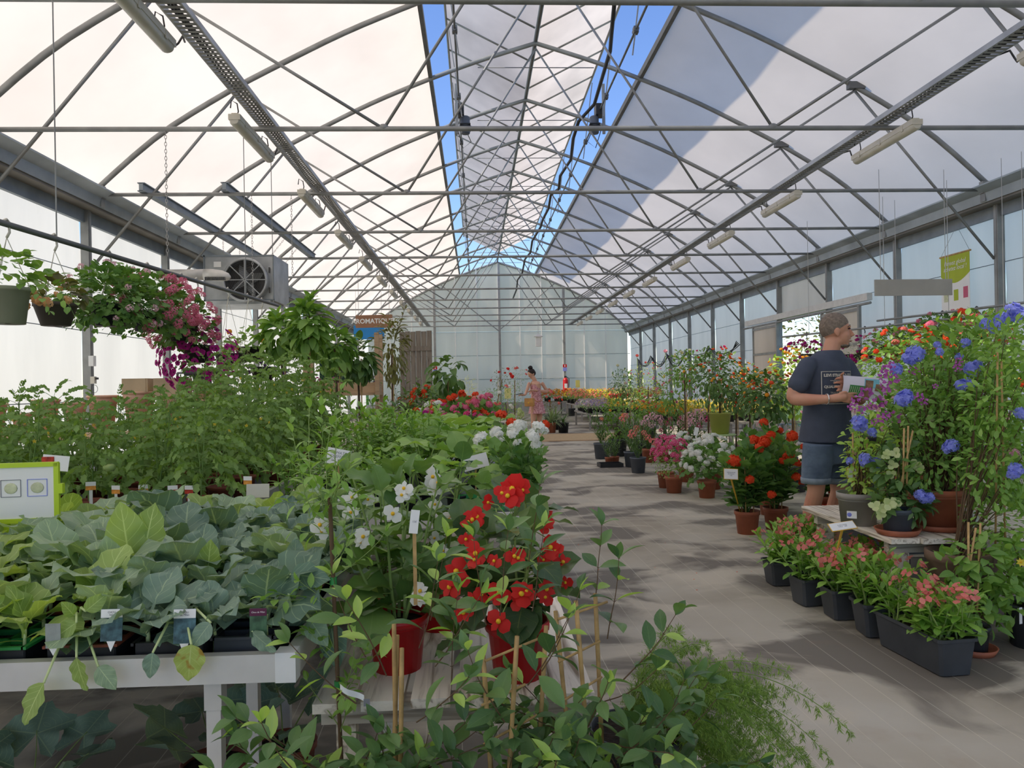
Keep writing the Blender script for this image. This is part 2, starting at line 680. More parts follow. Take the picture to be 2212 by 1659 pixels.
# far gable: posts, glazing bars and sheets
gr = thing('wall_back', None, None, (0, YB, 0), kind='structure')
bars = [RX + k * .98 for k in range(-6, 7)]
lev = [.45, 1.52, 2.60, 3.68]
for a, b_ in zip(bars[:-1], bars[1:]):
    for z0, z1 in zip(lev[:-1], lev[1:]):
        MB().box(((a + b_) / 2, 0, (z0 + z1) / 2), (b_ - a - .03, .012, z1 - z0 - .025)).build('pane', 'gable_sheet', gr)
    za, zb = roofz(a - RX), roofz(b_ - RX)
    MB().add([(a + .015, -.006, 3.70), (b_ - .015, -.006, 3.70), (b_ - .015, -.006, max(zb, 3.74)), (a + .015, -.006, max(za, 3.74)),
              (a + .015, .006, 3.70), (b_ - .015, .006, 3.70), (b_ - .015, .006, max(zb, 3.74)), (a + .015, .006, max(za, 3.74))],
             np.array([(0, 1, 2, 3), (7, 6, 5, 4), (0, 4, 5, 1), (1, 5, 6, 2), (2, 6, 7, 3), (3, 7, 4, 0)])).build('pane', 'gable_sheet', gr)
MB().box(((XL + XR) / 2, .05, .225), (XR - XL, .16, .45)).build('kerb', 'concrete', gr)
for i, a in enumerate(bars):
    MB().box((a, -.03, (.45 + roofz(a - RX)) / 2), (.035, .05, roofz(a - RX) - .45)).build('glazing_bar', 'alu_white', gr)
for k, q in enumerate((-3, 0, 3)):
    x = RX + q * .98
    MB().box((x + .05, -.09, roofz(x - RX) / 2), (.10, .09, roofz(x - RX) - .02)).build('post', 'steel', gr)
for z in lev[1:]:
    MB().box(((XL + XR) / 2, -.02, z), (XR - XL, .03, .022)).build('rail', 'steel_blue', gr)
rs, zs = archpts(-5.95, 5.95, 41)
MB().tube([(RX + r, 0, z) for r, z in zip(rs, zs)], .05, 8).build('edge_tube', 'steel', gr)
for s in (-1, 1):
    MB().tube([(RX, -.12, 3.72), (RX + s * 2.6, -.12, 5.85)], .022, 6).build('brace', 'steel', gr)
# near gable, behind the viewer
fr = thing('wall_front', None, None, (0, YF, 0), kind='structure')
V = [(RX + r, 0, z) for r, z in zip(rs, zs)]    # added opening below lets sky light in from behind
MB().add(V, [tuple(range(len(V)))]).build('sheet', 'wall_film', fr)

# gutters under the eaves
for s, nm in ((-1, 'trim_1'), (1, 'trim_2')):
    x = RX + s * HALF
    g = thing(nm, None, None, (x, 0, 0), kind='structure')
    prof = [(-.03, 3.62), (-.24, 3.60), (-.26, 3.72), (-.40, 3.78), (-.40, 3.80), (-.24, 3.76), (-.22, 3.64), (-.03, 3.66)]
    V = [(s * px, y, pz) for y in (YF, YB) for px, pz in prof]
    n = len(prof)
    MB().add(V, np.array([(i, (i + 1) % n, n + (i + 1) % n, n + i) for i in range(n)])).build('gutter', 'gutter_grey', g)
    MB().box((-s * .02, (YB + YF) / 2, 3.52), (.05, YB - YF, .21)).build('fascia', 'steel_blue', g)
    MB().box((-s * .13, (YB + YF) / 2, 3.585), (.18, YB - YF, .03)).build('soffit', 'grey_brown', g)

# ------------------------------------------------------------------ trusses, one to a bay
def truss_parts():
    parts = []
    rs, zs = archpts(-5.86, 5.86, 49)
    parts.append(('arch', MB().tube([(r, 0, z - .01) for r, z in zip(rs, zs)], .036, 8, flat=.75).mesh('arch', 'steel', True)))
    parts.append(('tie_bar', MB().tube([(-5.85, 0, ZT), (5.85, 0, ZT)], .024, 8).mesh('tie_bar', 'steel', True)))
    zj = roofz(4.05) - .06
    for s in (-1, 1):
        parts.append(('diagonal', MB().tube([(s * 1.92, 0, ZT), (0, 0, ZR - .1)], .016, 6).mesh('diagonal', 'steel', True)))
        parts.append(('diagonal', MB().tube([(s * 1.92, 0, ZT), (s * 4.05, 0, zj)], .016, 6).mesh('diagonal', 'steel', True)))
        parts.append(('knee_brace', MB().tube([(s * 4.05, .035, zj), (s * 5.93, .035, 2.85)], .02, 6).mesh('knee_brace', 'steel', True)))
        parts.append(('splice', MB().box((s * 4.05, 0, roofz(4.05) - .005), (.22, .09, .09), 0).mesh('splice', 'steel_dark', False)))
        parts.append(('joint', MB().ell((s * 1.92, 0, ZT + .015), (.05, .03, .035), 8, 6).mesh('joint', 'steel', True)))
        parts.append(('bracket', MB().box((s * 5.86, 0, 3.72), (.20, .10, .22)).box((s * 5.80, 0, 3.80), (.12, .08, .16)).mesh('bracket', 'steel', False)))
        parts.append(('post', MB().box((s * 5.98, 0, 1.82), (.10, .08, 3.64)).box((s * 5.955, 0, 1.82), (.06, .045, 3.6)).mesh('post', 'steel', False)))
        parts.append(('base_plate', MB().box((s * 5.98, 0, .01), (.18, .18, .02)).mesh('base_plate', 'steel_dark', False)))
    return parts


TP = truss_parts()
stay = MB().tube([(-.95, .0, 6.43), (.95, 0, 6.43)], .008, 6).mesh('stay_wire', 'steel_dark', True)
for k, y in enumerate(BAYS):
    t = thing('roof_truss', 'galvanised arched roof truss with tie bar and crossing diagonals on two posts', 'roof truss', (RX, y, 0), group='roof trusses of the greenhouse', kind='structure')
    for nm, me in TP:
        link(nm, me, t)
    link('stay_wire', stay, t)

# ridge tube and the edges of the roof opening
MB().tube([(RX, YF, ZR + .03), (RX, YB, ZR + .03)], .035, 8).build('ridge_beam', 'steel_dark', smooth=True, kind='structure')
for s in (-1, 1):
    MB().box((RX + s * (OPEN - .02), (YB + YF) / 2, roofz(OPEN) + .05), (.06, YB - YF, .10)).build('vent_kerb', 'steel_dark', kind='structure')

# the two ridge vents, opened past level
FX, FZ = 1.48, .74
for s, nm in ((-1, 'window_1'), (1, 'window_2')):
    w = thing(nm, None, None, (RX, 0, ZR + .10), kind='structure')
    y0, y1 = -5.5, 33.2
    ny = 60
    V = []
    for j in range(ny + 1):
        y = y0 + (y1 - y0) * j / ny
        for i in range(5):
            q = i / 4
            V.append((s * FX * q, y, FZ * q + .03 - .03 * math.sin(PI * q) * (.6 + .4 * math.cos(2 * PI * y / 1.25))))
    F = np.array([(j * 5 + i, j * 5 + i + 1, j * 5 + i + 6, j * 5 + i + 5) for j in range(ny) for i in range(4)])
    MB().add(V, F).build('vent_sheet', 'vent_film', w, smooth=True)
    raf = MB().tube([(s * .03, 0, 0), (s * FX, 0, FZ)], .017, 6).mesh('rafter', 'steel', True)
    for k in range(31):
        link('rafter', raf, w, Matrix.Translation((0, y0 + .2 + k * 1.25, 0)))
    MB().tube([(s * FX, y0, FZ), (s * FX, y1, FZ)], .022, 6).build('edge_tube', 'steel', w)
    # rack drive: one shaft along the opening and toothed push racks up to the flap
    d = thing('vent_drive', 'long drive shaft with toothed racks along the %s side of the roof opening' % ('sunlit' if s < 0 else 'shaded'), 'vent drive', (RX + s * 1.28, 0, 6.26))
    MB().tube([(0, -5, 0), (0, 33, 0)], .017, 8).build('shaft', 'steel_dark', d, smooth=True)
    rack = MB().tube([(-s * .05, 0, -.35), (s * .16, 0, 1.22)], .013, 4).mesh('rack', 'steel', False)
    pin = MB().box((0, 0, 0), (.07, .10, .09)).tube([(0, -.07, 0), (0, .07, 0)], .04, 10).mesh('pinion', 'steel_dark', False)
    for k in range(16):
        y = -4.2 + 2.5 * k
        link('rack', rack, d, Matrix.Translation((0, y, 0)))
        link('pinion', pin, d, Matrix.Translation((0, y, 0)))
    m_ = thing('vent_motor', 'black geared vent motor clamped to the drive shaft on the %s side' % ('sunlit' if s < 0 else 'shaded'), 'motor', (RX + s * 1.28, 13.9, 6.26))
    MB().box((0, .1, 0), (.16, .24, .20)).build('gearbox', 'black_plastic', m_)
    MB().lathe([(0, -.42), (.075, -.42), (.085, -.40), (.085, -.12), (.06, -.10), (0, -.10)], 14, (.10 * -s, .1, 0)).build('motor_barrel', 'grey_blue_pot', m_, smooth=True)
    MB().box((-s * .10, .1, -.26), (.19, .19, .02)).box((-s * .10, .1, -.30), (.19, .19, .02)).box((-s * .10, .1, -.34), (.19, .19, .02)).build('cooling_fins', 'black_plastic', m_)
    MB().tube([(s * .0, .25, -.06), (-s * .2, .3, -.5), (-s * .05, .3, -.62), (s * .06, .15, -.25)], .008, 6).build('cable', 'black_rubber', m_, smooth=True)
    MB().box((s * .05, -.05, -.02), (.05, .05, .9)).build('torque_arm', 'steel', m_)

# ------------------------------------------------------------------ cable trays with tube lights
def tray(x, name, label):
    t = thing(name, label, 'cable tray', (x, 0, ZT + .06))
    y0, y1 = 1.5, 33.5
    for s in (-1, 1):
        MB().box((s * .075, (y0 + y1) / 2, .02), (.006, y1 - y0, .05)).build('side_rail', 'galva', t)
        MB().box((s * .075, (y0 + y1) / 2, -.005), (.02, y1 - y0, .004)).build('flange', 'galva', t)
    b = MB()
    for k in range(int((y1 - y0) / .06)):
        b.box((0, y0 + k * .06, -.006), (.15, .034, .004))
    b.build('perforated_floor', 'steel', t, kind='stuff')
    for k, (dx, dz) in enumerate(((-.03, .012), (0, .01), (.028, .014))):
        P = [(dx + .012 * math.sin(j * 1.7 + k), y0 + j * .8, dz + .006 * math.sin(j * 2.9 + k)) for j in range(41)]
        MB().tube(P, .009, 6).build('cable', 'black_rubber', t, smooth=True)
    return t


tray(RX - 3.05, 'cable_tray', 'perforated cable tray lying on the tie bars above the tomato benches')
tray(RX + 3.05, 'cable_tray', 'perforated cable tray lying on the tie bars above the flower displays')

LB = MB().box((0, 0, .02), (.105, 1.19, .05)).box((0, 0, .05), (.06, 1.15, .02)).mesh('housing', 'cream_plastic', False)


def diffuser():
    b = MB()
    a = np.linspace(0, PI, 9)
    prof = [(.048 * math.cos(q), -.004 - .052 * math.sin(q) ** .7) for q in a]
    ys = [-.59, -.57, .57, .59]
    sc = [.75, 1, 1, .75]
    V = [(x * k, y, z * k) for y, k in zip(ys, sc) for x, z in prof]
    n = len(prof)
    F = np.array([(j * n + i, j * n + i + 1, (j + 1) * n + i + 1, (j + 1) * n + i) for j in range(3) for i in range(n - 1)])
    b.add(V, F)
    b.add([V[i] for i in range(n)], [tuple(range(n))])
    b.add([V[3 * n + i] for i in range(n)], [tuple(range(n))[::-1]])
    return b.mesh('diffuser', 'lamp_cover', True)


plain('lamp_cover', (.60, .57, .48), .3, 0, .08)
LD = diffuser()
LC = MB().box((.054, 0, .005), (.006, .03, .05)).mesh('clip', 'cream_plastic', False)
LH = MB().tube([(0, 0, .06), (.01, 0, .10), (.0, 0, .17), (-.05, 0, .20), (-.06, 0, .13)], .006, 6).mesh('hook', 'black_rubber', True)
LW = MB().tube([(0, .58, .05), (0, .66, .02), (.02, .72, .08), (.03, .78, .16), (.0, .9, .17)], .008, 6).mesh('lead', 'black_rubber', True)
for sx, ys, nm in ((-1, [4.9, 7.55, 10.2, 12.7, 15.2, 17.8, 20.3, 22.8, 25.3, 27.8, 30.3], 'above the tomato benches'),
                   (1, [5.1, 7.7, 10.4, 13.0, 15.6, 18.4, 20.9, 23.4, 25.9, 28.4, 30.9], 'above the flower displays')):
    for y in ys:
        t = thing('tube_light', 'cream plastic tube light hung under the cable tray ' + nm, 'light', (RX + sx * 3.05 - sx * .02 + (.13 if sx > 0 else -.15), y, ZT - .09), group='tube lights ' + nm)
        link('housing', LB, t)
        link('diffuser', LD, t)
        for k in (-.42, 0, .42):
            link('clip', LC, t, Matrix.Translation((0, k, 0)))
            link('clip', LC, t, Matrix.Translation((-.108, k, 0)))
        for k in (-.5, .5):
            link('hook', LH, t, Matrix.Translation((0, k, 0)))
        link('lead', LW, t)

# thick black cable looping down beside the ridge vent, and loose loops on the right wall
P = []
for px, py, Y in ((1332, -40, 9.5), (1322, 60, 10.6), (1318, 110, 11.3), (1284, 225, 13.2), (1250, 262, 13.6), (1238, 300, 14.2), (1233, 345, 15.5), (1210, 380, 16.4), (1207, 408, 17), (1190, 420, 17.5), (1185, 450, 18.4), (1172, 475, 19.4),
                  (1168, 490, 20), (1150, 520, 21.6), (1146, 545, 23), (1134, 560, 24), (1128, 590, 26.5), (1118, 605, 28), (1116, 625, 30), (1108, 645, 32)):
    P.append(at(px, py, Y))
MB().tube(P, .030, 8).build('loose_cable', 'black_rubber', smooth=True, label='thick black cable sagging beside the ridge vent down to the far gable', cat='cable')


def sag(a, b, d, n=9):
    a, b = Vector(a), Vector(b)
    return [a.lerp(b, i / (n - 1)) - Vector((0, 0, d * 4 * (i / (n - 1)) * (1 - i / (n - 1)))) for i in range(n)]


for k in range(4):
    P = []
    ys = [20 + 2.5 * q for q in range(6)]
    for a, b_ in zip(ys[:-1], ys[1:]):
        P += sag((XR - .115 - .028 * k, a, 2.22 + .03 * k), (XR - .115 - .028 * k, b_, 2.22 + .03 * k), .22 + .09 * k + .1 * math.sin(a * 3 + k))[:-1]
    P += [(XR - .115 - .028 * k, ys[-1], 2.22 + .03 * k), (XR - .115 - .028 * k, ys[-1] + .05, .3)]
    MB().tube(P, .012, 6).build('wall_cable', 'black_rubber', smooth=True, label='black hose looped from post to post along the wall by the roses', cat='cable', group='looped hoses on the rose side wall')
# ------------------------------------------------------------------ plant library
def prof(kind, t):
    if kind == 'ovate':
        return np.sin(PI * t ** .72) ** .85
    if kind == 'lance':
        return np.sin(PI * t ** .9) ** 1.0
    if kind == 'obov':
        return np.sin(PI * np.clip(t, 0, 1) ** 1.55) ** .8 * (1 - .15 * (t < .3))
    if kind == 'round':
        return np.sqrt(np.clip(1 - (2 * t - 1) ** 2, 0, 1))
    if kind == 'cabbage':
        return np.where(t < .34, .10 + .0 * t, np.sin(PI * np.clip((t - .34) / .66, 0, 1) ** .62) ** .6 + .10 * (1 - (t - .34) / .66))
    if kind == 'strap':
        return np.clip(1.0 - t ** 3, 0, 1) * np.minimum(1, .5 + t * 4)
    if kind == 'petal':
        return np.sin(PI * np.clip(t, 0, 1) ** 1.25 * .93) ** .7 + .02
    return np.sin(PI * t)


def leaf(L=1., W=.5, nl=5, nw=2, kind='ovate', fold=.25, bend=.6, wave=0., freq=3., serr=0., pucker=0., stem=0., seed=0, lob=0.):
    "one leaf from the origin along +Y, upper side +Z; u -1..1 across, v 0..1 along"
    R = np.random.RandomState(seed)
    t = np.linspace(0, 1, nl + 1)
    w = prof(kind, t)
    w[-1] = max(w[-1] * .15, .0)
    if serr:
        w = w * (1 + serr * np.where(np.arange(nl + 1) % 2, 1, -1))
    if lob:
        w = w * (1 + lob * np.sin(t * PI * 2 * freq))
    us = np.linspace(-1, 1, nw + 1)
    V, UV = [], []
    ph = R.rand(4) * 6
    for i in range(nl + 1):
        a = bend * t[i]
        yy = L * (math.sin(a) / bend if abs(bend) > 1e-3 else t[i])
        zz = -L * ((1 - math.cos(a)) / bend if abs(bend) > 1e-3 else 0)
        ny, nz = math.sin(a), math.cos(a)
        for u in us:
            x = u * W / 2 * w[i]
            h = fold * abs(u) * W / 2 * w[i] + wave * abs(u) ** 2 * math.sin(freq * 2 * PI * t[i] + ph[0 if u < 0 else 1]) * (w[i] > .2)
            if pucker and w[i] > .2:
                h += pucker * (R.rand() - .5)
            V.append((x, yy + ny * h + stem, zz + nz * h))
            UV.append((u, t[i]))
    k = nw + 1
    F = np.array([(i * k + j, i * k + j + 1, (i + 1) * k + j + 1, (i + 1) * k + j) for i in range(nl) for j in range(nw)])
    b = MB()
    b.add(np.array(V), F, 0, np.array(UV))
    if stem:
        b.tube([(0, 0, 0), (0, stem * 1.05, 0)], W * .035 + .0006, 4, caps=False)
    return b


def fan(Rr=1., lobes=5, depth=.25, n=30, rings=3, cup=.2, wave=.05, gap=.35, teeth=.05, seed=0, stem=0):
    "palmate leaf about its stalk, stalk end at the origin, tip along +Y"
    R = np.random.RandomState(seed)
    th = np.linspace(-PI + gap, PI - gap, n)
    V, UV = [(0, 0, 0)], [(0, .5)]
    ph = R.rand() * 6
    for q in range(1, rings + 1):
        f = q / rings
        for i, a in enumerate(th):
            r = Rr * (1 - depth * (.5 - .5 * math.cos(lobes * a)) * f) * (1 + .12 * math.cos(a)) * (1 + (teeth * (-1) ** i if q == rings else 0))
            z = cup * Rr * f * f * (.4 + .6 * math.cos(lobes * a + PI)) * .5 + wave * Rr * f * math.sin(a * 3 + ph)
            V.append((r * f * math.sin(a), r * f * math.cos(a), z))
            UV.append((math.sin(lobes * a / 2) * f if True else 0, f))
    F = [(0, 1 + i + 1, 1 + i) for i in range(n - 1)]
    for q in range(rings - 1):
        o = 1 + q * n
        F += [(o + i, o + i + 1, o + n + i + 1, o + n + i) for i in range(n - 1)]
    b = MB()
    b.add(np.array(V), [tuple(f[::-1]) for f in F], 0, np.array(UV))
    if stem:
        b.tube([(0, 0, 0), (0, -.06 * stem, -stem * .5), (0, -.3 * stem, -stem)], Rr * .035, 5, caps=False, mi=0)
    return b


def pinnate(L=.22, n=3, lw=.05, ll=.09, kind='ovate', serr=.18, bend=.8, nl=5, seed=0, droop=.5, tip=1.2):
    "compound leaf: pairs of leaflets along a drooping rachis and one at the end"
    R = np.random.RandomState(seed)
    b = MB()
    P = []
    for i in range(7):
        a = bend * i / 6
        P.append((0, L * math.sin(a) / bend, -L * (1 - math.cos(a)) / bend))
    b.tube(P, .0018, 3, caps=False)
    lf = leaf(ll, lw, nl, 2, kind, .2, .9, serr=serr).T()
    ms = []
    for i in range(n):
        f = .35 + .55 * i / max(1, n - 1)
        a = bend * f
        p = (0, L * math.sin(a) / bend, -L * (1 - math.cos(a)) / bend)
        for s in (-1, 1):
            ms.append(TR(*p, rz=-s * (1.15 + .2 * R.rand()), ry=s * droop * R.rand(), rx=-a * .6 - .25 * R.rand(), s=.75 + .35 * R.rand() - .12 * (i == 0)))
    ms.append(TR(*P[-1], rx=-bend, s=tip))
    b.stamp(lf, ms)
    return b


def flower(n=5, L=.02, W=.018, cup=.3, mid=.2, kind='petal', fold=-.1, bend=.5, nl=3, nw=2, two=False, mids=None):
    "open flower facing +Z, petals material 0, middle material 1"
    lf = leaf(L, W, nl, nw, kind, fold, bend).T()
    ms = [TR(0, 0, .001 * (i % 2), rz=2 * PI * i / n, rx=0) @ Matrix.Rotation(cup, 4, 'X') for i in range(n)]
    b = MB().stamp(lf, ms)
    if mid:
        b.ell((0, 0, L * mid * .5), (L * mid, L * mid, L * mid * .7), 6, 4, 1)
    return b


def fib(n, zmin=-.2):
    out = []
    for i in range(n):
        z = 1 - (1 - zmin) * (i + .5) / n
        r = math.sqrt(max(0, 1 - z * z))
        a = i * 2.39996
        out.append(Vector((r * math.cos(a), r * math.sin(a), z)))
    return out


def face(p, d, s=1., spin=0.):
    "matrix that turns +Z to d"
    q = Vector(d).to_track_quat('Z', 'Y').to_matrix().to_4x4()
    return Matrix.Translation(p) @ q @ Matrix.Rotation(spin, 4, 'Z') @ Matrix.Scale(s, 4)


def grow(p, d, up=Vector((0, 0, 1)), s=1.):
    "matrix that turns +Y to d and keeps +Z upward"
    y = Vector(d).normalized()
    x = y.cross(up)
    if x.length < 1e-4:
        x = Vector((1, 0, 0))
    x.normalize()
    z = x.cross(y)
    m = Matrix(((x.x, y.x, z.x, p[0]), (x.y, y.y, z.y, p[1]), (x.z, y.z, z.z, p[2]), (0, 0, 0, 1)))
    return m @ Matrix.Scale(s, 4)


def cluster(tpl, n, R, mats, zmin=-.15, jit=.12, sx=1., sz=.8, core=.75, name='flower_head', seed=0):
    "domed head of small flowers"
    r = random.Random(seed)
    b = MB()
    ms = []
    for d in fib(n, zmin):
        e = Vector((d.x + r.uniform(-jit, jit), d.y + r.uniform(-jit, jit), d.z + r.uniform(-jit, jit))).normalized()
        k = R * r.uniform(.85, 1.1)
        ms.append(face((d.x * k * sx, d.y * k * sx, d.z * k * sz), e, r.uniform(.8, 1.15), r.uniform(0, 6)))
    b.stamp(tpl, ms)
    if core:
        b.ell((0, 0, 0), (R * core * sx, R * core * sx, R * core * sz), 8, 5, len(mats) - 1)
    return b.mesh(name, mats, True)


class Recipe:
    "the parts of one kind of plant, placed again and again"
    def __init__(self):
        self.parts = []

    def add(self, name, mesh, mats=None, kind=None, label=None):
        self.parts.append((name, mesh, [Matrix.Identity(4)] if mats is None else mats, kind, label))
        return self

    def place(self, name, label, cat, loc, rz=0, s=1, group=None, tilt=(0, 0), skip=()):
        t = thing(name, label, cat, loc, rz, group, s=s)
        t.rotation_euler = (tilt[0], tilt[1], rz)
        for nm, me, ms, kd, lb in self.parts:
            if nm in skip:
                continue
            for m in ms:
                link(nm, me, t, m, label=lb, kind=kd)
        return t


class Shoots:
    "stems that grow, lean and carry leaves; collects leaf and tip frames"
    def __init__(self, seed=1):
        self.r = random.Random(seed)
        self.stems, self.leaves, self.tips, self.nodes = MB(), [], [], []

    def shoot(self, p, d, L, rise=.3, wob=.12, n=8, rad=.003, leaves=8, first=.15, size=(1., .7), ang=60, pairs=False, pet=0., droop=.2, tipleaf=True, top=1.0, whorl=False):
        r = self.r
        p = Vector(p)
        d = Vector(d).normalized()
        P, D = [p.copy()], [d.copy()]
        for i in range(n):
            d = (d + Vector((r.uniform(-wob, wob), r.uniform(-wob, wob), rise / n + r.uniform(-wob, wob) * .4))).normalized()
            p = p + d * (L / n)
            P.append(p.copy())
            D.append(d.copy())
        self.stems.tube(P, np.linspace(rad, rad * .45, n + 1), 4, caps=False)
        a0 = r.uniform(0, 6)
        for k in range(leaves):
            f = first + (top - first) * k / max(1, leaves - 1)
            q = min(f * n, n - 1e-4)
            i = int(q)
            pp = P[i].lerp(P[i + 1], q - i)
            dd = D[i]
            side = dd.orthogonal().normalized()
            aa = a0 + (k * 2.4 if not pairs else k * PI / 2)
            for h in ((0, PI) if pairs else ((0, 2.1, 4.2) if whorl else (0,))):
                o = Matrix.Rotation(aa + h, 3, dd) @ side
                an = math.radians(ang + r.uniform(-14, 14)) * (1.0 - .45 * f ** 3)
                e = (dd * math.cos(an) + o * math.sin(an)).normalized()
                e = (e - Vector((0, 0, droop * r.uniform(.6, 1.3)))).normalized()
                s = (size[0] + (size[1] - size[0]) * f) * r.uniform(.82, 1.18)
                if pet:
                    self.stems.tube([pp, pp + e * pet * s], rad * .45, 3, caps=False)
                self.leaves.append(grow(pp + e * pet * s, e, s=s))
        if tipleaf:
            self.leaves.append(grow(P[-1], D[-1], up=Vector((r.uniform(-1, 1), r.uniform(-1, 1), .4)).normalized(), s=size[1] * .8))
        self.tips.append((P[-1], D[-1]))
        self.nodes.append(P)
        return P, D


def potmesh(rt, rb, h, mat, rim=.02, lip=.004, n=22, holes=False, name='pot'):
    b = MB()
    b.lathe([(rb * .2, .004), (rb, 0), (rb + (rt - rb) * (1 - rim / h) - lip, h - rim), (rt, h - rim + .001), (rt + .001, h), (rt - .005, h), (rt - .006, h - rim * 1.2)], n)
    return b.mesh(name, mat, True)


def soilmesh(r, z, mat='soil'):
    n = 18
    a = np.linspace(0, 2 * PI, n, endpoint=False)
    V = [(0, 0, z + .006)] + [(r * math.cos(q), r * math.sin(q), z) for q in a]
    return MB().add(V, [(0, 1 + i, 1 + (i + 1) % n) for i in range(n)]).mesh('soil', mat, True)


def potted(rt, rb, h, mat, rim=.02, soil=True):
    R = Recipe()
    R.add('pot', potmesh(rt, rb, h, mat, rim))
    if soil:
        R.add('soil', soilmesh(rt - .007, h - rim * .9))
    return R


def squarepot(w, h, mat, taper=.78, l=None):
    "square or long nursery pot with a rolled rim and notched foot"
    l = l or w
    b = MB()
    rim = .014
    lv = [(taper, .006), (taper, .006), (1 - (1 - taper) * rim / h * 2, h - rim), (1.05, h - rim), (1.05, h), (.97, h), (.95, h - .02), (taper * .95, .012)]
    V = []
    for k, z in lv:
        for sx, sy in ((-1, -1), (1, -1), (1, 1), (-1, 1)):
            c = .012
            x, y = w / 2 * k, l / 2 - w / 2 * (1 - k)
            V += [(sx * x - sx * c * (sx * sy < 0), sy * y - sy * c * (sx * sy > 0), z), (sx * x - sx * c * (sx * sy > 0), sy * y - sy * c * (sx * sy < 0), z)]
    n = 8
    F = [(j * n + i, j * n + (i + 1) % n, (j + 1) * n + (i + 1) % n, (j + 1) * n + i) for j in range(len(lv) - 1) for i in range(n)]
    b.add(V, np.array(F))
    b.add(V[-n:], [tuple(range(n))])
    return b


def tagcard(w, h, mat='white_card', th=.0012):
    return MB().box((0, 0, 0), (w, th, h))


# leaf colours
leafmat('tomato_leaf', (.075, .145, .032), (.125, .215, .06), (.16, .26, .09), .55, .32, veins=5)
leafmat('pepper_leaf', (.085, .19, .03), (.16, .29, .06), (.22, .33, .10), .38, .3)
leafmat('cabbage_leaf', (.115, .19, .108), (.185, .28, .175), (.38, .46, .28), .48, .28, veins=6, vw=.06)
leafmat('cabbage_bright', (.13, .215, .055), (.20, .30, .085), (.42, .50, .22), .48, .35, veins=6, vw=.06)
leafmat('savoy_leaf', (.075, .138, .092), (.13, .21, .145), (.30, .38, .24), .52, .22, veins=7, vw=.06)
leafmat('begonia_leaf', (.045, .105, .030), (.10, .19, .045), (.15, .24, .07), .3, .25, veins=5, vw=.04)
leafmat('begonia_dark', (.028, .060, .026), (.07, .13, .035), (.12, .16, .05), .3, .2, veins=5, vw=.04)
leafmat('squash_leaf', (.10, .205, .05), (.185, .32, .085), (.26, .38, .12), .55, .35, veins=4, vw=.05)
leafmat('vine_leaf', (.035, .085, .030), (.085, .165, .05), (.12, .20, .07), .32, .22, veins=6, vw=.04)
leafmat('vine_young', (.16, .29, .05), (.24, .37, .09), (.28, .40, .14), .35, .35)
leafmat('fern_green', (.075, .15, .025), (.15, .25, .05), None, .6, .3)
leafmat('euphorbia_leaf', (.085, .20, .03), (.17, .32, .06), (.25, .38, .10), .38, .28, veins=9, vw=.035)
leafmat('geranium_leaf', (.045, .115, .028), (.10, .20, .05), None, .55, .25)
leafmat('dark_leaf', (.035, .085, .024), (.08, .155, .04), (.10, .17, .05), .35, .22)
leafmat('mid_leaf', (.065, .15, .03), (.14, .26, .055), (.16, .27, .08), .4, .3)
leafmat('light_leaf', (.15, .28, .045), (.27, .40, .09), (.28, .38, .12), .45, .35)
leafmat('grey_leaf', (.14, .20, .12), (.24, .30, .20), None, .6, .25)
leafmat('pale_leaf', (.30, .36, .20), (.46, .50, .32), None, .5, .3)
leafmat('strap_leaf', (.075, .125, .06), (.145, .21, .10), None, .45, .2)
leafmat('bronze_leaf', (.07, .075, .025), (.11, .13, .04), None, .4, .25)
leafmat('stem_green', (.12, .20, .05), (.18, .27, .08), None, .5, .1)
leafmat('stem_pale', (.26, .36, .15), (.34, .44, .20), None, .5, .15)
leafmat('stem_brown', (.10, .06, .03), (.15, .09, .045), None, .7, .02)
petal('white_petal', (.86, .86, .80), (.92, .92, .86))
petal('cream_petal', (.84, .82, .58), (.90, .88, .70))
petal('red_petal', (.72, .018, .016), (.82, .05, .035))
petal('orange_red', (.80, .07, .018), (.88, .12, .03))
petal('coral_petal', (.80, .20, .17), (.88, .32, .26))
petal('pink_petal', (.78, .16, .28), (.86, .28, .40))
petal('light_pink', (.84, .46, .54), (.90, .60, .66))
petal('hot_pink', (.70, .04, .19), (.80, .10, .30))
petal('magenta_petal', (.42, .008, .20), (.60, .025, .33))
petal('purple_petal', (.10, .025, .20), (.18, .05, .30))
petal('violet_petal', (.45, .10, .42), (.60, .18, .54))
petal('blue_petal', (.25, .29, .80), (.38, .42, .90))
petal('yellow_petal', (.82, .60, .04), (.90, .72, .10))
petal('pale_yellow', (.85, .80, .30), (.90, .86, .45))
petal('orange_petal', (.85, .33, .02), (.90, .45, .05))
petal('peach_petal', (.88, .52, .22), (.92, .62, .32))
petal('lime_bract', (.55, .64, .26), (.68, .74, .38))
petal('lilac_petal', (.40, .32, .55), (.50, .42, .66))
plain('flower_eye', (.85, .50, .02), .6, 0, .1)
plain('eye_dark', (.06, .02, .03), .7, 0, .1)
plain('eye_white', (.85, .80, .72), .6, 0, .05)
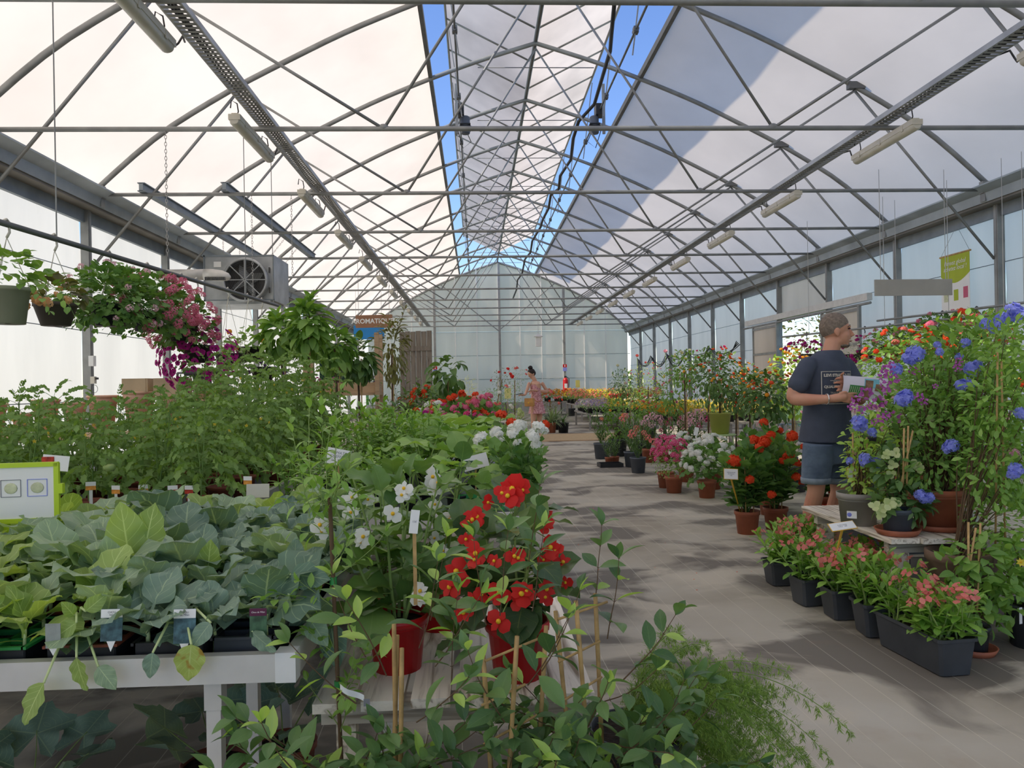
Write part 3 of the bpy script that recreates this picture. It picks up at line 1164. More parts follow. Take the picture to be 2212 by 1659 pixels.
# ------------------------------------------------------------------ benches
def bench(label, x0, x1, y0, y1, z, legs, rim=.058):
    t = thing('aluminium_bench', label, 'bench', ((x0 + x1) / 2, (y0 + y1) / 2, 0))
    cx, cy = (x0 + x1) / 2, (y0 + y1) / 2
    w, d = x1 - x0, y1 - y0
    for s in (-1, 1):
        MB().box((0, s * (d / 2 - .012), z - rim / 2), (w - .06, .024, rim)).build('rim_board', 'alu', t)
        MB().box((s * (w / 2 - .012), 0, z - rim / 2), (.024, d - .06, rim)).build('rim_board', 'alu', t)
        for q in (-1, 1):
            MB().box((s * (w / 2 - .018), q * (d / 2 - .018), z - rim / 2 + .001), (.042, .042, rim + .004)).build('corner_cap', 'alu_white', t)
    MB().box((0, 0, z - rim + .012), (w - .05, d - .05, .012)).build('deck', 'grey_blue_pot', t)
    for lx, ly in legs:
        MB().box((lx - cx, ly - cy, (z - rim) / 2), (.03, .03, z - rim)).box((lx - cx, ly - cy, z - rim - .03), (.036, .036, .07)).build('leg', 'alu', t)
    for ly in sorted({l[1] for l in legs if l[1] > y0 + .1}):
        MB().box((0, ly - cy, z - rim - .02), (w - .1, .03, .035)).build('cross_rail', 'alu', t)
    return t


BX1, BY0, BZ = -.386, 1.615, .72
bench('low white aluminium bench filled with cabbage seedlings', -2.55, BX1, BY0, 2.93, BZ, [(-.563, 1.66), (-.60, 2.06), (-.70, 2.80), (-2.3, 1.66), (-2.3, 2.80)])
bench('aluminium bench holding rows of potted tomato plants', -4.2, -.98, 3.02, 6.1, .79, [(-1.1, 3.2), (-1.1, 5.8), (-2.6, 3.2), (-2.6, 5.8), (-4.0, 3.2), (-4.0, 5.8)])
bench('aluminium bench crowded with squash and pepper seedlings', -.94, .30, 3.30, 6.5, BZ, [(.2, 3.45), (.2, 6.2), (-.85, 3.45), (-.85, 6.2)])

# ------------------------------------------------------------------ cabbage trays
DECK = BZ - .058 + .018


def seed_tray(nx, ny, cw, h, mat, rimmat, label, loc, rz=0, group=None):
    t = thing('seedling_tray', label, 'plant tray', loc, rz, group)
    w, d = nx * cw, ny * cw
    b = MB()
    for s in (-1, 1):
        b.box((s * w / 2, 0, h / 2), (.004, d, h))
        b.box((0, s * d / 2, h / 2), (w, .004, h))
    b.box((0, 0, .002), (w, d, .004))
    b.build('tub', mat, t)
    r = MB()
    for s in (-1, 1):
        r.box((s * (w / 2 + .003), 0, h), (.010, d + .016, .006))
        r.box((0, s * (d / 2 + .003), h), (w + .004, .010, .006))
    r.build('rim', rimmat, t)
    for i in range(1, nx):
        MB().box((-w / 2 + i * cw, 0, h * .5 + .01), (.008, d, h - .024)).build('divider', rimmat, t)
    for j in range(1, ny):
        MB().box((0, -d / 2 + j * cw, h * .5 + .01), (w, .008, h - .024)).build('divider', rimmat, t)
    MB().box((0, 0, h * .5), (w - .006, d - .006, h * .5)).build('soil', 'soil', t)
    return t


plain('green_plastic', (.03, .25, .06), .45, 0, .1)
specs = [(-1.02, 1.725, 'black_plastic', 'green_plastic', 'black seedling tray with a green rim under drooping cabbage leaves'),
         (-.835, 1.725, 'black_plastic', 'terracotta_dark', 'black seedling tray with a brick red insert on the cabbage bench'),
         (-.655, 1.725, 'black_plastic', 'black_plastic', 'plain black seedling tray beside the grey six-cell pack'),
         (-.505, 1.735, 'anthracite', 'anthracite', 'grey six-cell pack at the corner of the cabbage bench')]
for x, y, a, b_, lb in specs:
    seed_tray(2, 3, .068 if a != 'anthracite' else .062, .058, a, b_, lb, (x, y + .03, DECK + .001), .0)
k = 0
for j in range(4):
    for i in range(9):
        x, y = -.50 - i * .19, 2.02 + j * .235
        if x < -(.66 * (y + .1) + .1):
            continue
        seed_tray(2, 3, .07, .055, 'black_plastic', 'black_plastic' if (i + j) % 3 else 'terracotta_dark', 'black cell tray hidden under the cabbage leaves', (x, y, DECK + .001), group='trays under the cabbage leaves')

# ------------------------------------------------------------------ cabbages
CL = {}
for nm, mt, ps in (('smooth', 'cabbage_leaf', 0), ('bright', 'cabbage_bright', 0), ('savoy', 'savoy_leaf', .011)):
    CL[nm] = [leaf(.19, .115 + .015 * q, 13, 8, 'cabbage', .22 - .1 * q, .75 + .35 * q, wave=.010 + .004 * (ps > 0), freq=2.6 + q, pucker=ps, seed=q, lob=.05).mesh('leaf', mt, True) for q in range(3)]
CSTEM = MB().tube([(0, 0, -.042), (.002, 0, .02), (0, .003, .055)], [.006, .005, .004], 6).mesh('stem', 'stem_pale', True)


def cabbage_recipe(kind, seed, n=7):
    r = random.Random(seed)
    R = Recipe()
    R.add('stem', CSTEM)
    per = [[], [], []]
    a = r.uniform(0, 6)
    for k in range(n):
        el = math.radians(26 + 58 * k / (n - 1) + r.uniform(-14, 14))
        a += 2.4 + r.uniform(-.3, .3)
        d = Vector((math.cos(a) * math.cos(el), math.sin(a) * math.cos(el), math.sin(el)))
        up = Vector((0, 0, 1)) if el < 1.2 else Vector((-math.cos(a), -math.sin(a), .3))
        m = grow((0, 0, .02 + .03 * k / n), d, up, r.uniform(.70, 1.20) * (1.0 if k < n - 2 else .75)) @ Matrix.Rotation(r.uniform(-.7, .7), 4, 'Y')
        per[r.randrange(3)].append(m)
    for me, ms in zip(CL[kind], per):
        R.add('leaf', me, ms)
    return R


CR = {'smooth': [cabbage_recipe('smooth', q, 7) for q in range(4)], 'savoy': [cabbage_recipe('savoy', 20 + q, 8) for q in range(3)], 'bright': [cabbage_recipe('bright', 40 + q, 6) for q in range(2)]}
CLAB = {'smooth': 'grey green smooth cabbage seedling growing in a bench tray', 'savoy': 'dark crinkled savoy cabbage seedling growing in a bench tray', 'bright': 'yellow green cabbage seedling growing in a bench tray'}
r = random.Random(5)
y = BY0 + .08
row = 0
while y < 2.86:
    x = BX1 - .075 - (.05 if row % 2 else 0)
    while x > -(.665 * (y + .05) + .12):
        f = (x - BX1) / (-.665 * y - BX1)
        kd = 'savoy' if (f < .55 and r.random() < .8 and y < 2.7) else ('bright' if r.random() < .22 else 'smooth')
        rec = r.choice(CR[kd])
        rec.place(kd + '_cabbage', CLAB[kd], 'cabbage', (x + r.uniform(-.02, .02), y + r.uniform(-.02, .02), DECK + .05), r.uniform(0, 6.2), r.uniform(.74, 1.14) * (.88 if row == 0 else 1.0), {'smooth': 'smooth cabbages on the bench', 'savoy': 'savoy cabbages on the bench', 'bright': 'bright cabbages on the bench'}[kd])
        x -= .122
    y += .128
    row += 1


def leafbetween(parent, me, A, B, L=.19, turn=0., up=None, wide=1.):
    "a leaf of mesh length L from A to B in world space"
    A, B = Vector(A), Vector(B)
    u = up or (Vector((0, 0, CAM_H)) - A).normalized() + Vector((0, 0, .3))
    m = grow(A, B - A, u.normalized(), (B - A).length / L) @ Matrix.Rotation(turn, 4, 'Y') @ Matrix.Diagonal((wide, 1, 1, 1))
    return link('leaf', me, parent, parent.matrix_basis.inverted() @ m if False else Matrix.Translation(-Vector(parent.location)) @ m)


HLf = {m: leaf(.19, .125, 14, 8, 'ovate', .15, .25, wave=.008, freq=3, seed=4, lob=.04).mesh('leaf', m, True) for m in ('cabbage_bright', 'savoy_leaf', 'cabbage_leaf')}
leafmat('sick_leaf', (.17, .27, .06), (.22, .30, .07), (.40, .46, .18), .5, .3, veins=6, vw=.06, blot=((.42, .27, .05), 16))
HLf['sick_leaf'] = leaf(.19, .15, 14, 8, 'ovate', .12, .25, wave=.007, freq=3, seed=6, lob=.05).mesh('leaf', 'sick_leaf', True)


def stray(label, base, items):
    t = thing('cabbage_plant', label, 'cabbage', base)
    link('stem', CSTEM, t)
    for A, B, mt, turn in items:
        b0 = Vector(base) + Vector((0, 0, .03))
        A, B = Vector(A), Vector(B)
        mid = b0.lerp(A, .5) + Vector((0, 0, .03))
        MB().tube([v - Vector(base) for v in (b0, mid, A)], [.0035, .003, .0025], 5).build('stalk', 'stem_pale', t, smooth=True)
        leafbetween(t, HLf[mt], A, B, .19, turn)
    return t


Yf = 1.63
stray('leggy cabbage with long leaves hanging over the bench rim', at(168, 1395, 1.70),
      [(at(95, 1475, 1.57), at(42, 1568, 1.55), 'cabbage_bright', .7), (at(212, 1440, 1.58), at(250, 1490, 1.57), 'cabbage_leaf', .2), (at(165, 1420, 1.585), at(180, 1497, 1.575), 'cabbage_bright', 1.0),
       (at(165, 1345, 1.62), at(105, 1385, 1.60), 'cabbage_bright', .2), (at(185, 1320, 1.62), at(232, 1282, 1.63), 'cabbage_bright', .3), (at(160, 1330, 1.66), at(135, 1300, 1.64), 'cabbage_bright', .1)])
stray('cabbage with one large yellowed leaf folded over the rim', at(395, 1375, 1.70),
      [(at(413, 1392, 1.575), at(405, 1475, 1.565), 'sick_leaf', .1), (at(330, 1410, 1.58), at(322, 1468, 1.572), 'savoy_leaf', .2), (at(455, 1345, 1.60), at(412, 1400, 1.585), 'savoy_leaf', .1)])
stray('savoy cabbage leaning out over the bench corner', at(610, 1345, 1.75),
      [(at(668, 1335, 1.72), at(705, 1395, 1.68), 'cabbage_leaf', .3), (at(715, 1350, 1.74), at(728, 1445, 1.70), 'savoy_leaf', .3), (at(545, 1365, 1.60), at(592, 1412, 1.585), 'savoy_leaf', .9), (at(625, 1285, 1.68), at(600, 1355, 1.66), 'cabbage_leaf', .8), (at(628, 1240, 1.70), at(712, 1250, 1.68), 'savoy_leaf', .1)])
stray('tall cabbage with two broad bright upright leaves', at(285, 1250, 2.05),
      [(at(280, 1215, 2.02), at(262, 1085, 2.0), 'cabbage_bright', .1), (at(310, 1205, 2.03), at(330, 1085, 2.04), 'cabbage_bright', -.3), (at(240, 1260, 1.95), at(232, 1160, 1.92), 'cabbage_leaf', .2)])
stray('bright leaved cabbage standing up behind the savoys', at(455, 1290, 1.95),
      [(at(448, 1240, 1.92), at(455, 1168, 1.90), 'cabbage_bright', .0), (at(395, 1270, 1.90), at(383, 1215, 1.88), 'cabbage_bright', .2), (at(635, 1225, 1.9), at(640, 1160, 1.9), 'savoy_leaf', .1)])

# picture tags pushed into the trays
plain('print_green', (.05, .12, .06), .5, 0, .7, 40)
plain('print_teal', (.06, .13, .15), .5, 0, .7, 60)
plain('print_plum', (.10, .012, .05), .5, 0, .1)
plain('print_pale', (.60, .62, .40), .6, 0, .2, 40)
plain('print_red', (.45, .04, .02), .6, 0, .6, 60)
plain('print_orange', (.78, .30, .05), .6, 0, .4, 60)
plain('tag_grey', (.30, .33, .30), .6, 0, .2, 30)


def textpart(parent, key, M, mat, name='lettering'):
    me = TXT[key].copy()
    me.materials.clear()
    me.materials.append(MAT[mat])
    return link(name, me, parent, M)


def picture_tag(label, px, py0, py1, w_px, Y, key, pic, head='white_card', point=True, tilt=.12, ink='ink'):
    A, B = at(px, py1, Y), at(px, py0, Y)
    h = B.z - A.z
    w = w_px * Y / FPX
    t = thing('plant_tag', label, 'plant tag', A, 0)
    t.rotation_euler = (-tilt, 0, 0)
    MB().box((0, 0, h * .5), (w, .0012, h)).build('card', pic, t)
    MB().box((0, -.001, h * .86), (w, .0014, h * .26)).build('heading', head, t)
    textpart(t, key, TR(0, -.0019, h * .86, rx=PI / 2, s=w * .42 if '2' not in key else w * .45), ink)
    if point:
        MB().add([(-w * .2, -.001, 0), (w * .2, -.001, 0), (0, -.001, -h * .32), (-w * .2, .001, 0), (w * .2, .001, 0), (0, .001, -h * .32)], [(0, 2, 1), (3, 4, 5), (0, 3, 5, 2), (1, 2, 5, 4), (0, 1, 4, 3)]).build('spike', 'white_card', t)
    return t


picture_tag('cabbage picture tag reading CHOU kale in the red tray', 240, 1317, 1385, 45, 1.605, 't_chou_kale', 'print_teal')
picture_tag('cabbage picture tag reading CHOU de Milan half behind a leaf', 398, 1317, 1390, 46, 1.61, 't_chou_milan', 'print_teal')
picture_tag('round-topped plum and green tag reading Chou de Milan', 558, 1314, 1376, 36, 1.60, 't_chou_milan2', 'print_green', 'print_plum', False, .05, 'white_card')
t = thing('plant_tag', 'bare grey tag with a pale point in the green-rimmed tray', 'plant tag', at(115, 1395, 1.60))
MB().box((0, 0, .02), (.03, .0012, .05)).build('card', 'tag_grey', t)
MB().add([(-.008, -.001, -.005), (.008, -.001, -.005), (0, -.001, -.02)], [(0, 2, 1)]).build('spike', 'white_card', t)

# green framed board with vegetable pictures
bo = thing('picture_board', 'lime green framed board with cabbage drawings standing in the seedlings', 'sign', at(60, 1120, 2.45), .12)
W_, H_ = .20, .155
P0 = at(58, 1090, 2.45)
MB().box((-.06, 0, .08), (.28, .006, .165)).build('panel', 'white_card', bo)
for s in (-1, 1):
    MB().box((-.06 + s * .145, 0, .08), (.014, .014, .18)).build('frame_side', 'lime_plastic', bo)
    MB().box((-.06, 0, .08 + s * .086), (.30, .014, .014)).build('frame_side', 'lime_plastic', bo)
MB().box((.098, 0, .09), (.012, .02, .03)).build('clip', 'lime_plastic', bo)
for k, xx in enumerate((.030, -.045, -.12)):
    for s in (-1, 1):
        MB().box((xx + s * .028, -.004, .095), (.0016, .0016, .052)).box((xx, -.004, .095 + s * .026), (.056, .0016, .0016)).build('picture_border', 'blue_petal' if k == 0 else 'ink_grey', bo)
    MB().ell((xx, -.004, .095), (.019, .0016, .017), 12, 7).build('cabbage_drawing', 'print_pale', bo, smooth=True)
MB().box((-.06, .003, -.06), (.016, .01, .12)).build('stake', 'lime_plastic', bo)


def card(name, label, cat, px, py, Y, wpx, hpx, tiltdeg=0, mat='white_card', key=None, ksize=.3, ink='ink_grey', stake=None, stakelen=.12, turn=0, lean=.1, kz=0, edge=None):
    "a small price card, turned in its own plane by tiltdeg"
    c = at(px, py, Y)
    w, h = wpx * Y / FPX, hpx * Y / FPX
    zb = stakelen + h / 2 if stake else h / 2
    t = thing(name, label, cat, (c.x, c.y, c.z - zb), turn)
    M = Matrix.Translation((0, 0, zb)) @ Matrix.Rotation(-lean, 4, 'X') @ Matrix.Rotation(math.radians(tiltdeg), 4, 'Y')
    MB().box((0, 0, 0), (w, .0016, h)).build('card', mat, t, M=M)
    if edge:
        MB().box((0, .0014, 0), (w * 1.07, .0014, h * 1.09)).build('backing', edge, t, M=M)
    if key:
        textpart(t, key, M @ TR(0, -.0012, h * kz, rx=PI / 2, s=ksize * h), ink)
    if stake:
        MB().box((0, .003, (stakelen) / 2), (.008, .003, stakelen)).build('stake', stake, t)
    return t


card('price_card', 'white handwritten card reading TOMATES GREFFEES above the seedlings', 'price card', 731, 987, 3.40, 50, 34, 12, key='t_tomates', ksize=.78, stake='bamboo', stakelen=.24)
tc_ = card('price_card', 'white card with a squash photograph stuck among the squash leaves', 'price card', 1027, 998, 3.75, 55, 30, -14, stake='bamboo', stakelen=.14)
MB().box((-.03, -.0015, .155), (.05, .001, .052)).build('photograph', 'print_green', tc_, M=Matrix.Identity(4))
card('price_card', 'blank cream card standing between cabbages and tomato pots', 'price card', 557, 1060, 2.95, 48, 29, 0, mat='print_pale' if False else 'cream_plastic', stake='bamboo', stakelen=.1)
card('price_card', 'narrow white price label on a stick in the white begonia', 'price card', 895, 1127, 1.72, 19, 50, 8, key='t_15', ksize=.3, stake='bamboo', stakelen=.16, turn=.2)
cc = card('price_card', 'card with a photograph of ripe tomatoes behind the green board', 'price card', 120, 1000, 2.95, 55, 32, 6, stake='bamboo', stakelen=.12)
MB().box((-.027, -.0015, .147), (.045, .001, .05)).build('photograph', 'print_red', cc)

# ------------------------------------------------------------------ plank table in the middle
woodmat('white_plank', (.84, .77, .65), (.26, .19, .12), 1.0, .7, 'Y')
woodmat('white_plank_x', (.62, .57, .48), (.20, .14, .09), 1.0, .7, 'X')
woodmat('grey_plank', (.22, .185, .15), (.10, .08, .065), .8, .85, 'Z')
woodmat('pale_wood', (.50, .34, .20), (.32, .20, .11), .7, .7, 'X')
PZ = .57
pt = thing('plank_table', 'weathered white plank table under the potted begonias', 'table', (-.045, 2.20, 0))
wp = .088
for i in range(6):
    x = -.285 + i * .108
    MB().box((x, 0, PZ - .011), (.088 + .004 * (i % 2), .96 - .01 * (i % 3), .022)).build('plank', 'white_plank', pt)
for yy in (-.40, .40):
    MB().box((-.01, yy, PZ - .045), (.62, .06, .045)).build('batten', 'white_plank_x', pt)
for sx in (-.27, .26):
    for sy in (-.375, .40):
        MB().box((sx, sy, (PZ - .068) / 2), (.045, .045, PZ - .068)).build('leg', 'white_plank', pt)

# begonias: wing-shaped leaves, drooping two-petal flowers
BG = {}
for nm, mt in (('g', 'begonia_leaf'), ('d', 'begonia_dark')):
    BG[nm] = [leaf(.135, .112 - .016 * q, 7, 6, 'ovate', .35 - .2 * q, .5 + .3 * q, wave=.008, freq=2, stem=.0, seed=q, serr=.02 if nm == 'g' else .05).mesh('leaf', mt, True) for q in range(2)]


def begflower(mat, name):
    b = MB()
    big = leaf(.026, .027, 4, 4, 'round', -.15, .35).T()
    sm = leaf(.021, .013, 3, 2, 'petal', -.1, .3).T()
    b.stamp(big, [TR(rz=0, rx=.25), TR(rz=PI, rx=.25)])
    b.stamp(sm, [TR(rz=PI / 2, rx=.35, z=.001), TR(rz=-PI / 2, rx=.35, z=.001)])
    b.ell((0, 0, .004), (.005, .005, .004), 7, 5, 1)
    return b.mesh(name, [mat, 'flower_eye'], True)


BFW, BFR = begflower('white_petal', 'flower'), begflower('red_petal', 'flower')
BUD = MB().ell((0, 0, -.006), (.007, .004, .009), 7, 5).tube([(0, 0, 0), (0, 0, .02)], .0008, 3).mesh('bud', 'red_petal', True)


def begonia(name, label, pot, loc, top, leafkey, fl, nleaf, seed, flowers, ns=6, h0=.13):
    "flowers: (px,py,dY,size); the plant stands at loc, its top at height top"
    r = random.Random(seed)
    t = thing(name, label, 'begonia', loc)
    for nm, me, ms, kd, lb in pot.parts:
        link(nm, me, t, kind=kd)
    S = Shoots(seed)
    hh = top - loc[2] - h0
    for k in range(ns):
        a = k * 2 * PI / ns + r.uniform(-.4, .4)
        tilt = r.uniform(.1, .55) if k else .05
        S.shoot((.02 * math.cos(a), .02 * math.sin(a), h0 - .02), (math.sin(tilt) * math.cos(a), math.sin(tilt) * math.sin(a), math.cos(tilt)), hh * r.uniform(.75, 1.02), .1, .06, 7, .006, leaves=nleaf // ns, first=.10, size=(1.05, .62), ang=72, pet=.035, droop=.22)
    S.stems.build('stems', 'stem_green', t, smooth=True)
    for m in S.leaves:
        link('leaf', r.choice(BG[leafkey]), t, m @ Matrix.Rotation(r.uniform(-.5, .5), 4, 'Y'))
    L0 = Vector(loc)
    for px, py, dy, s in flowers:
        p = at(px, py, loc[1] + dy)
        n = Vector((0, 0, CAM_H)) - p
        n = (n.normalized() + Vector((r.uniform(-.5, .5), r.uniform(-.2, .2), r.uniform(-.2, .5)))).normalized()
        link('flower', fl, t, face(p - L0, n, s, r.uniform(0, 6)))
        # flower stalk back to the nearest stem
        bestp = min((q for P in S.nodes for q in P), key=lambda q: (q - (p - L0)).length)
        MB().tube([bestp, bestp.lerp(p - L0, .6) + Vector((0, 0, .015)), p - L0], .0014, 4).build('flower_stalk', 'stem_green', t)
    return t


redpot = potted(.078, .058, .135, 'red_pot', .022)
redpot_b = potted(.072, .055, .125, 'red_pot', .02)
clay = potted(.065, .048, .11, 'terracotta', .02)
pb = on(856, 1455, PZ)
begonia('white_begonia', 'white flowered begonia in a red pot at the front of the plank table', redpot, (pb.x, 1.93, PZ), 1.07, 'g', BFW, 52, 3,
        [(873, 1056, -.10, .95), (867, 1070, -.11, .8), (848, 1110, -.13, 1.0), (785, 1160, -.12, 1.0), (780, 1172, -.11, .8), (908, 1278, -.16, 1.0), (905, 1296, -.15, .85), (757, 1108, -.02, .9), (690, 1135, -.03, 1.1), (694, 1148, -.03, .9), (880, 1065, -.10, .8), (957, 1190, -.05, .7)], 7)
pb2 = on(935, 1350, PZ)
begonia('white_begonia', 'white flowered begonia in a red pot behind the front one', redpot_b, (pb2.x + .02, 2.24, PZ), 1.10, 'g', BFW, 48, 9,
        [(925, 1007, -.12, .9), (935, 1030, -.14, 1.1), (945, 1043, -.15, 1.0), (930, 1048, -.14, .9), (940, 1060, -.14, .9), (950, 1052, -.14, .9), (985, 1100, -.20, 1.0), (975, 1115, -.2, 1.1), (990, 1118, -.2, 1.0), (980, 1130, -.2, 1.0), (995, 1108, -.2, .9), (970, 1122, -.2, .8), (940, 1090, -.12, .8), (953, 1137, -.12, .8), (939, 1162, -.12, .8), (1195, 1170, -.3, .9)], 7)
pb3 = on(772, 1335, PZ)
begonia('white_begonia', 'white flowered begonia in a clay pot beside the cabbage bench', clay, (-.312, 2.42, PZ), .98, 'g', BFW, 34, 15,
        [(765, 1090, -.1, 1.1), (760, 1075, -.1, 1.0), (795, 1080, -.1, .9), (740, 1085, -.05, 1.0)], 6)
pb4 = on(1122, 1478, PZ)
begonia('red_begonia', 'tall red flowered begonia in a red pot on the plank table', redpot, (pb4.x, 1.85, PZ), 1.03, 'd', BFR, 58, 21,
        [(1108, 1055, -.10, 1.5), (1098, 1072, -.11, 1.2), (1118, 1045, -.09, 1.2), (1085, 1065, -.1, .9), (1112, 1080, -.11, 1.0), (1128, 1058, -.1, .9), (1022, 1122, -.06, 1.1), (1032, 1116, -.06, 1.0), (1012, 1128, -.06, .8), (1175, 1118, -.08, 1.2), (1180, 1135, -.08, .9), (1190, 1183, -.10, 1.2), (1200, 1190, -.1, .9), (1028, 1195, -.14, 1.2), (1026, 1210, -.14, .9), (985, 1235, -.10, 1.4), (990, 1252, -.10, 1.1), (972, 1268, -.10, 1.2), (1110, 1202, -.16, 1.0), (1120, 1206, -.16, .9), (1068, 1212, -.15, .8), (1215, 1215, -.08, 1.0), (1078, 1280, -.17, 1.2), (1070, 1287, -.17, .9), (1125, 1285, -.18, 1.3), (1138, 1278, -.17, 1.0), (1120, 1300, -.17, .9), (1180, 1272, -.12, 1.1), (1177, 1290, -.12, .9), (1000, 1325, -.12, 1.1), (1078, 1342, -.2, 1.2), (1022, 1293, -.13, .9), (1040, 1285, -.14, .8), (1007, 1165, -.08, .8), (1222, 1258, -.05, .8), (1053, 1085, -.05, .8), (1175, 1210, -.1, .7)], 7)

# ------------------------------------------------------------------ climbing plants on canes in front of the table
VL = [leaf(.074, .034, 6, 4, 'lance', .25, .45 + .3 * q, seed=q).mesh('leaf', 'vine_leaf', True) for q in range(2)]
VY = leaf(.062, .025, 5, 4, 'lance', .35, .4).mesh('leaf', 'vine_young', True)
darkpot = potted(.10, .075, .19, 'anthracite', .02)


def cane(b, x0, y0, z0, x1, y1, z1, r=.0045):
    P = [Vector((x0, y0, z0)).lerp(Vector((x1, y1, z1)), i / 8) for i in range(9)]
    return b.tube(P, [r * (1.0 + .12 * (i % 2)) for i in range(9)], 7)


def climber(label, name, xc, yc, canes, cross, shoots, seed, spread=.10, leafn=11, topz=.9, young=.18, pot=None, size=1.0, fixed=()):
    r = random.Random(seed)
    t = thing(name, label, 'climbing plant', (xc, yc, 0))
    for nm, me, ms, kd, lb in (pot or darkpot).parts:
        link(nm, me, t, kind=kd)
    o = Vector((xc, yc, 0))
    for (a, b_) in canes:
        cane(MB(), *(Vector(a) - o), *(Vector(b_) - o)).build('cane', 'bamboo', t, smooth=True)
    for (a, b_) in cross:
        MB().tube([Vector(a) - o, Vector(b_) - o], .0028, 6).build('cross_stick', 'bamboo', t, smooth=True)
    S = Shoots(seed)
    for k in range(shoots):
        a = r.uniform(0, 2 * PI)
        z0 = r.uniform(.30, .56)
        rr = r.uniform(.01, spread * 1.3)
        S.shoot((rr * math.cos(a), min(rr * math.sin(a) * .7, .02), z0), (math.cos(a) * .8 + r.uniform(-.3, .3), -abs(math.sin(a)) * .6, r.uniform(-.1, .75)), r.uniform(.14, .26), .2, .16, 7, .0016, leaves=leafn // 2, first=.12, size=(1.0 * size, .72 * size), ang=66, pairs=True, droop=.22, pet=.005)
    for p, d in fixed:
        S.shoot(Vector(p) - o, d, .17, .5, .1, 6, .0016, leaves=4, first=.2, size=(size, .7 * size), ang=58, pairs=True, droop=.1, pet=.005)
    S.stems.build('stems', 'stem_brown', t, smooth=True)
    for i, m in enumerate(S.leaves):
        up = m.translation.z
        link('leaf', VY if r.random() < young + .25 * (up > topz * .85) else r.choice(VL), t, m @ Matrix.Rotation(r.uniform(-.6, .6), 4, 'Y'))
    return t


def c2(px0, py0, px1, py1, Y, Y1=None):
    a = at(px0, py0, Y)
    b_ = at(px1, py1, Y1 or Y)
    if b_.z > .2:
        d = (b_ - a).normalized()
        b_ = a + d * ((a.z - .16) / max(1e-3, -d.z))
    return (b_, a)


climber('leafy climber on bare canes before the white begonia', 'cane_climber', -.225, 1.50,
        [c2(868, 1400, 866, 1600, 1.50), c2(851, 1348, 852, 1420, 1.52), c2(858, 1372, 856, 1450, 1.54)], [], 42, 31, .11, 11, .80, .22,
        fixed=[(at(905, 1400, 1.5), (.4, 0, 1)), (at(930, 1340, 1.55), (.3, 0, 1)), (at(790, 1420, 1.48), (-.5, 0, .8)), (at(940, 1440, 1.47), (.6, 0, .6)), (at(975, 1480, 1.46), (0, 0, 1)), (at(770, 1520, 1.45), (-.6, 0, .4)), (at(835, 1460, 1.44), (-.3, -.3, .8)), (at(900, 1560, 1.42), (.5, -.4, .4))])
climber('leafy climber on a cane trellis before the red begonia', 'cane_climber', .065, 1.50,
        [c2(1043, 1405, 1060, 1659, 1.48), c2(1117, 1374, 1108, 1530, 1.46), c2(1180, 1352, 1168, 1560, 1.55)],
        [(at(1048, 1428, 1.475), at(1182, 1372, 1.54)), (at(1040, 1524, 1.475), at(1135, 1478, 1.50)), (at(1045, 1608, 1.47), at(1160, 1545, 1.53))], 46, 37, .11, 11, .80, .14,
        fixed=[(at(1080, 1330, 1.52), (.1, 0, 1)), (at(1150, 1320, 1.52), (.2, 0, 1)), (at(1140, 1230, 1.54), (.1, 0, 1)), (at(1050, 1350, 1.5), (-.2, 0, 1)), (at(1090, 1560, 1.42), (-.3, -.3, .5)), (at(1140, 1480, 1.44), (.4, -.3, .5)), (at(1170, 1450, 1.47), (.6, 0, .7))])
climber('leafy climber on a cane trellis leaning over the aisle', 'cane_climber', .275, 1.585,
        [c2(1200, 1320, 1225, 1560, 1.56), c2(1244, 1298, 1268, 1590, 1.54), c2(1286, 1282, 1300, 1600, 1.60)],
        [(at(1205, 1338, 1.555), at(1312, 1300, 1.60)), (at(1206, 1430, 1.555), at(1296, 1385, 1.59)), (at(1215, 1515, 1.55), at(1300, 1462, 1.59))], 40, 43, .10, 11, .82, .12,
        fixed=[(at(1285, 1310, 1.6), (.1, 0, 1)), (at(1312, 1380, 1.58), (.2, 0, 1)), (at(1345, 1470, 1.55), (.7, 0, .5)), (at(1290, 1520, 1.5), (.4, -.4, .3)), (at(1330, 1640, 1.48), (.6, -.2, .4)), (at(1250, 1600, 1.46), (.2, -.4, .4))])
VL_BACK = VL
VL = [leaf(.040, .018, 5, 2, 'lance', .25, .5 + .3 * q, seed=q + 5).mesh('leaf', 'pepper_leaf', True) for q in range(2)]
stk = thing('staked_climber', 'slender twining climber tied to one tall cane at the bench corner', 'climbing plant', (-.30, 1.70, 0))
for nm, me, ms, kd, lb in potted(.085, .065, .17, 'terracotta_dark').parts:
    link(nm, me, stk, kind=kd)
o_ = Vector(stk.location)
cane(MB(), 0, 0, .12, *(at(712, 1075, 1.70) - o_)).build('cane', 'stem_brown', stk, smooth=True)
S = Shoots(51)
r = random.Random(51)
ctop = at(712, 1075, 1.70) - o_
for k in range(34):
    f = r.uniform(.1, 1)
    p = Vector((0, 0, .12)).lerp(ctop, f)
    a = r.uniform(0, 6.28)
    S.shoot(p, (math.cos(a), math.sin(a) * .6, r.uniform(-.1, 1.0)), r.uniform(.06, .16), .3, .2, 6, .0013, leaves=6, first=.2, size=(.95, .8), ang=62, droop=.2, pet=.004)
for px, py in ((655, 960), (700, 930), (640, 1005), (735, 1000), (690, 985)):
    q = at(px, py + 140, 1.72) - o_
    S.shoot(ctop.lerp(q, .6), (at(px, py, 1.74) - o_) - ctop.lerp(q, .6), .24, .2, .1, 9, .0014, leaves=11, first=.15, size=(1.15, .8), ang=50, droop=.05)
S.stems.build('stems', 'stem_green', stk, smooth=True)
for m in S.leaves:
    link('leaf', r.choice(VL), stk, m)
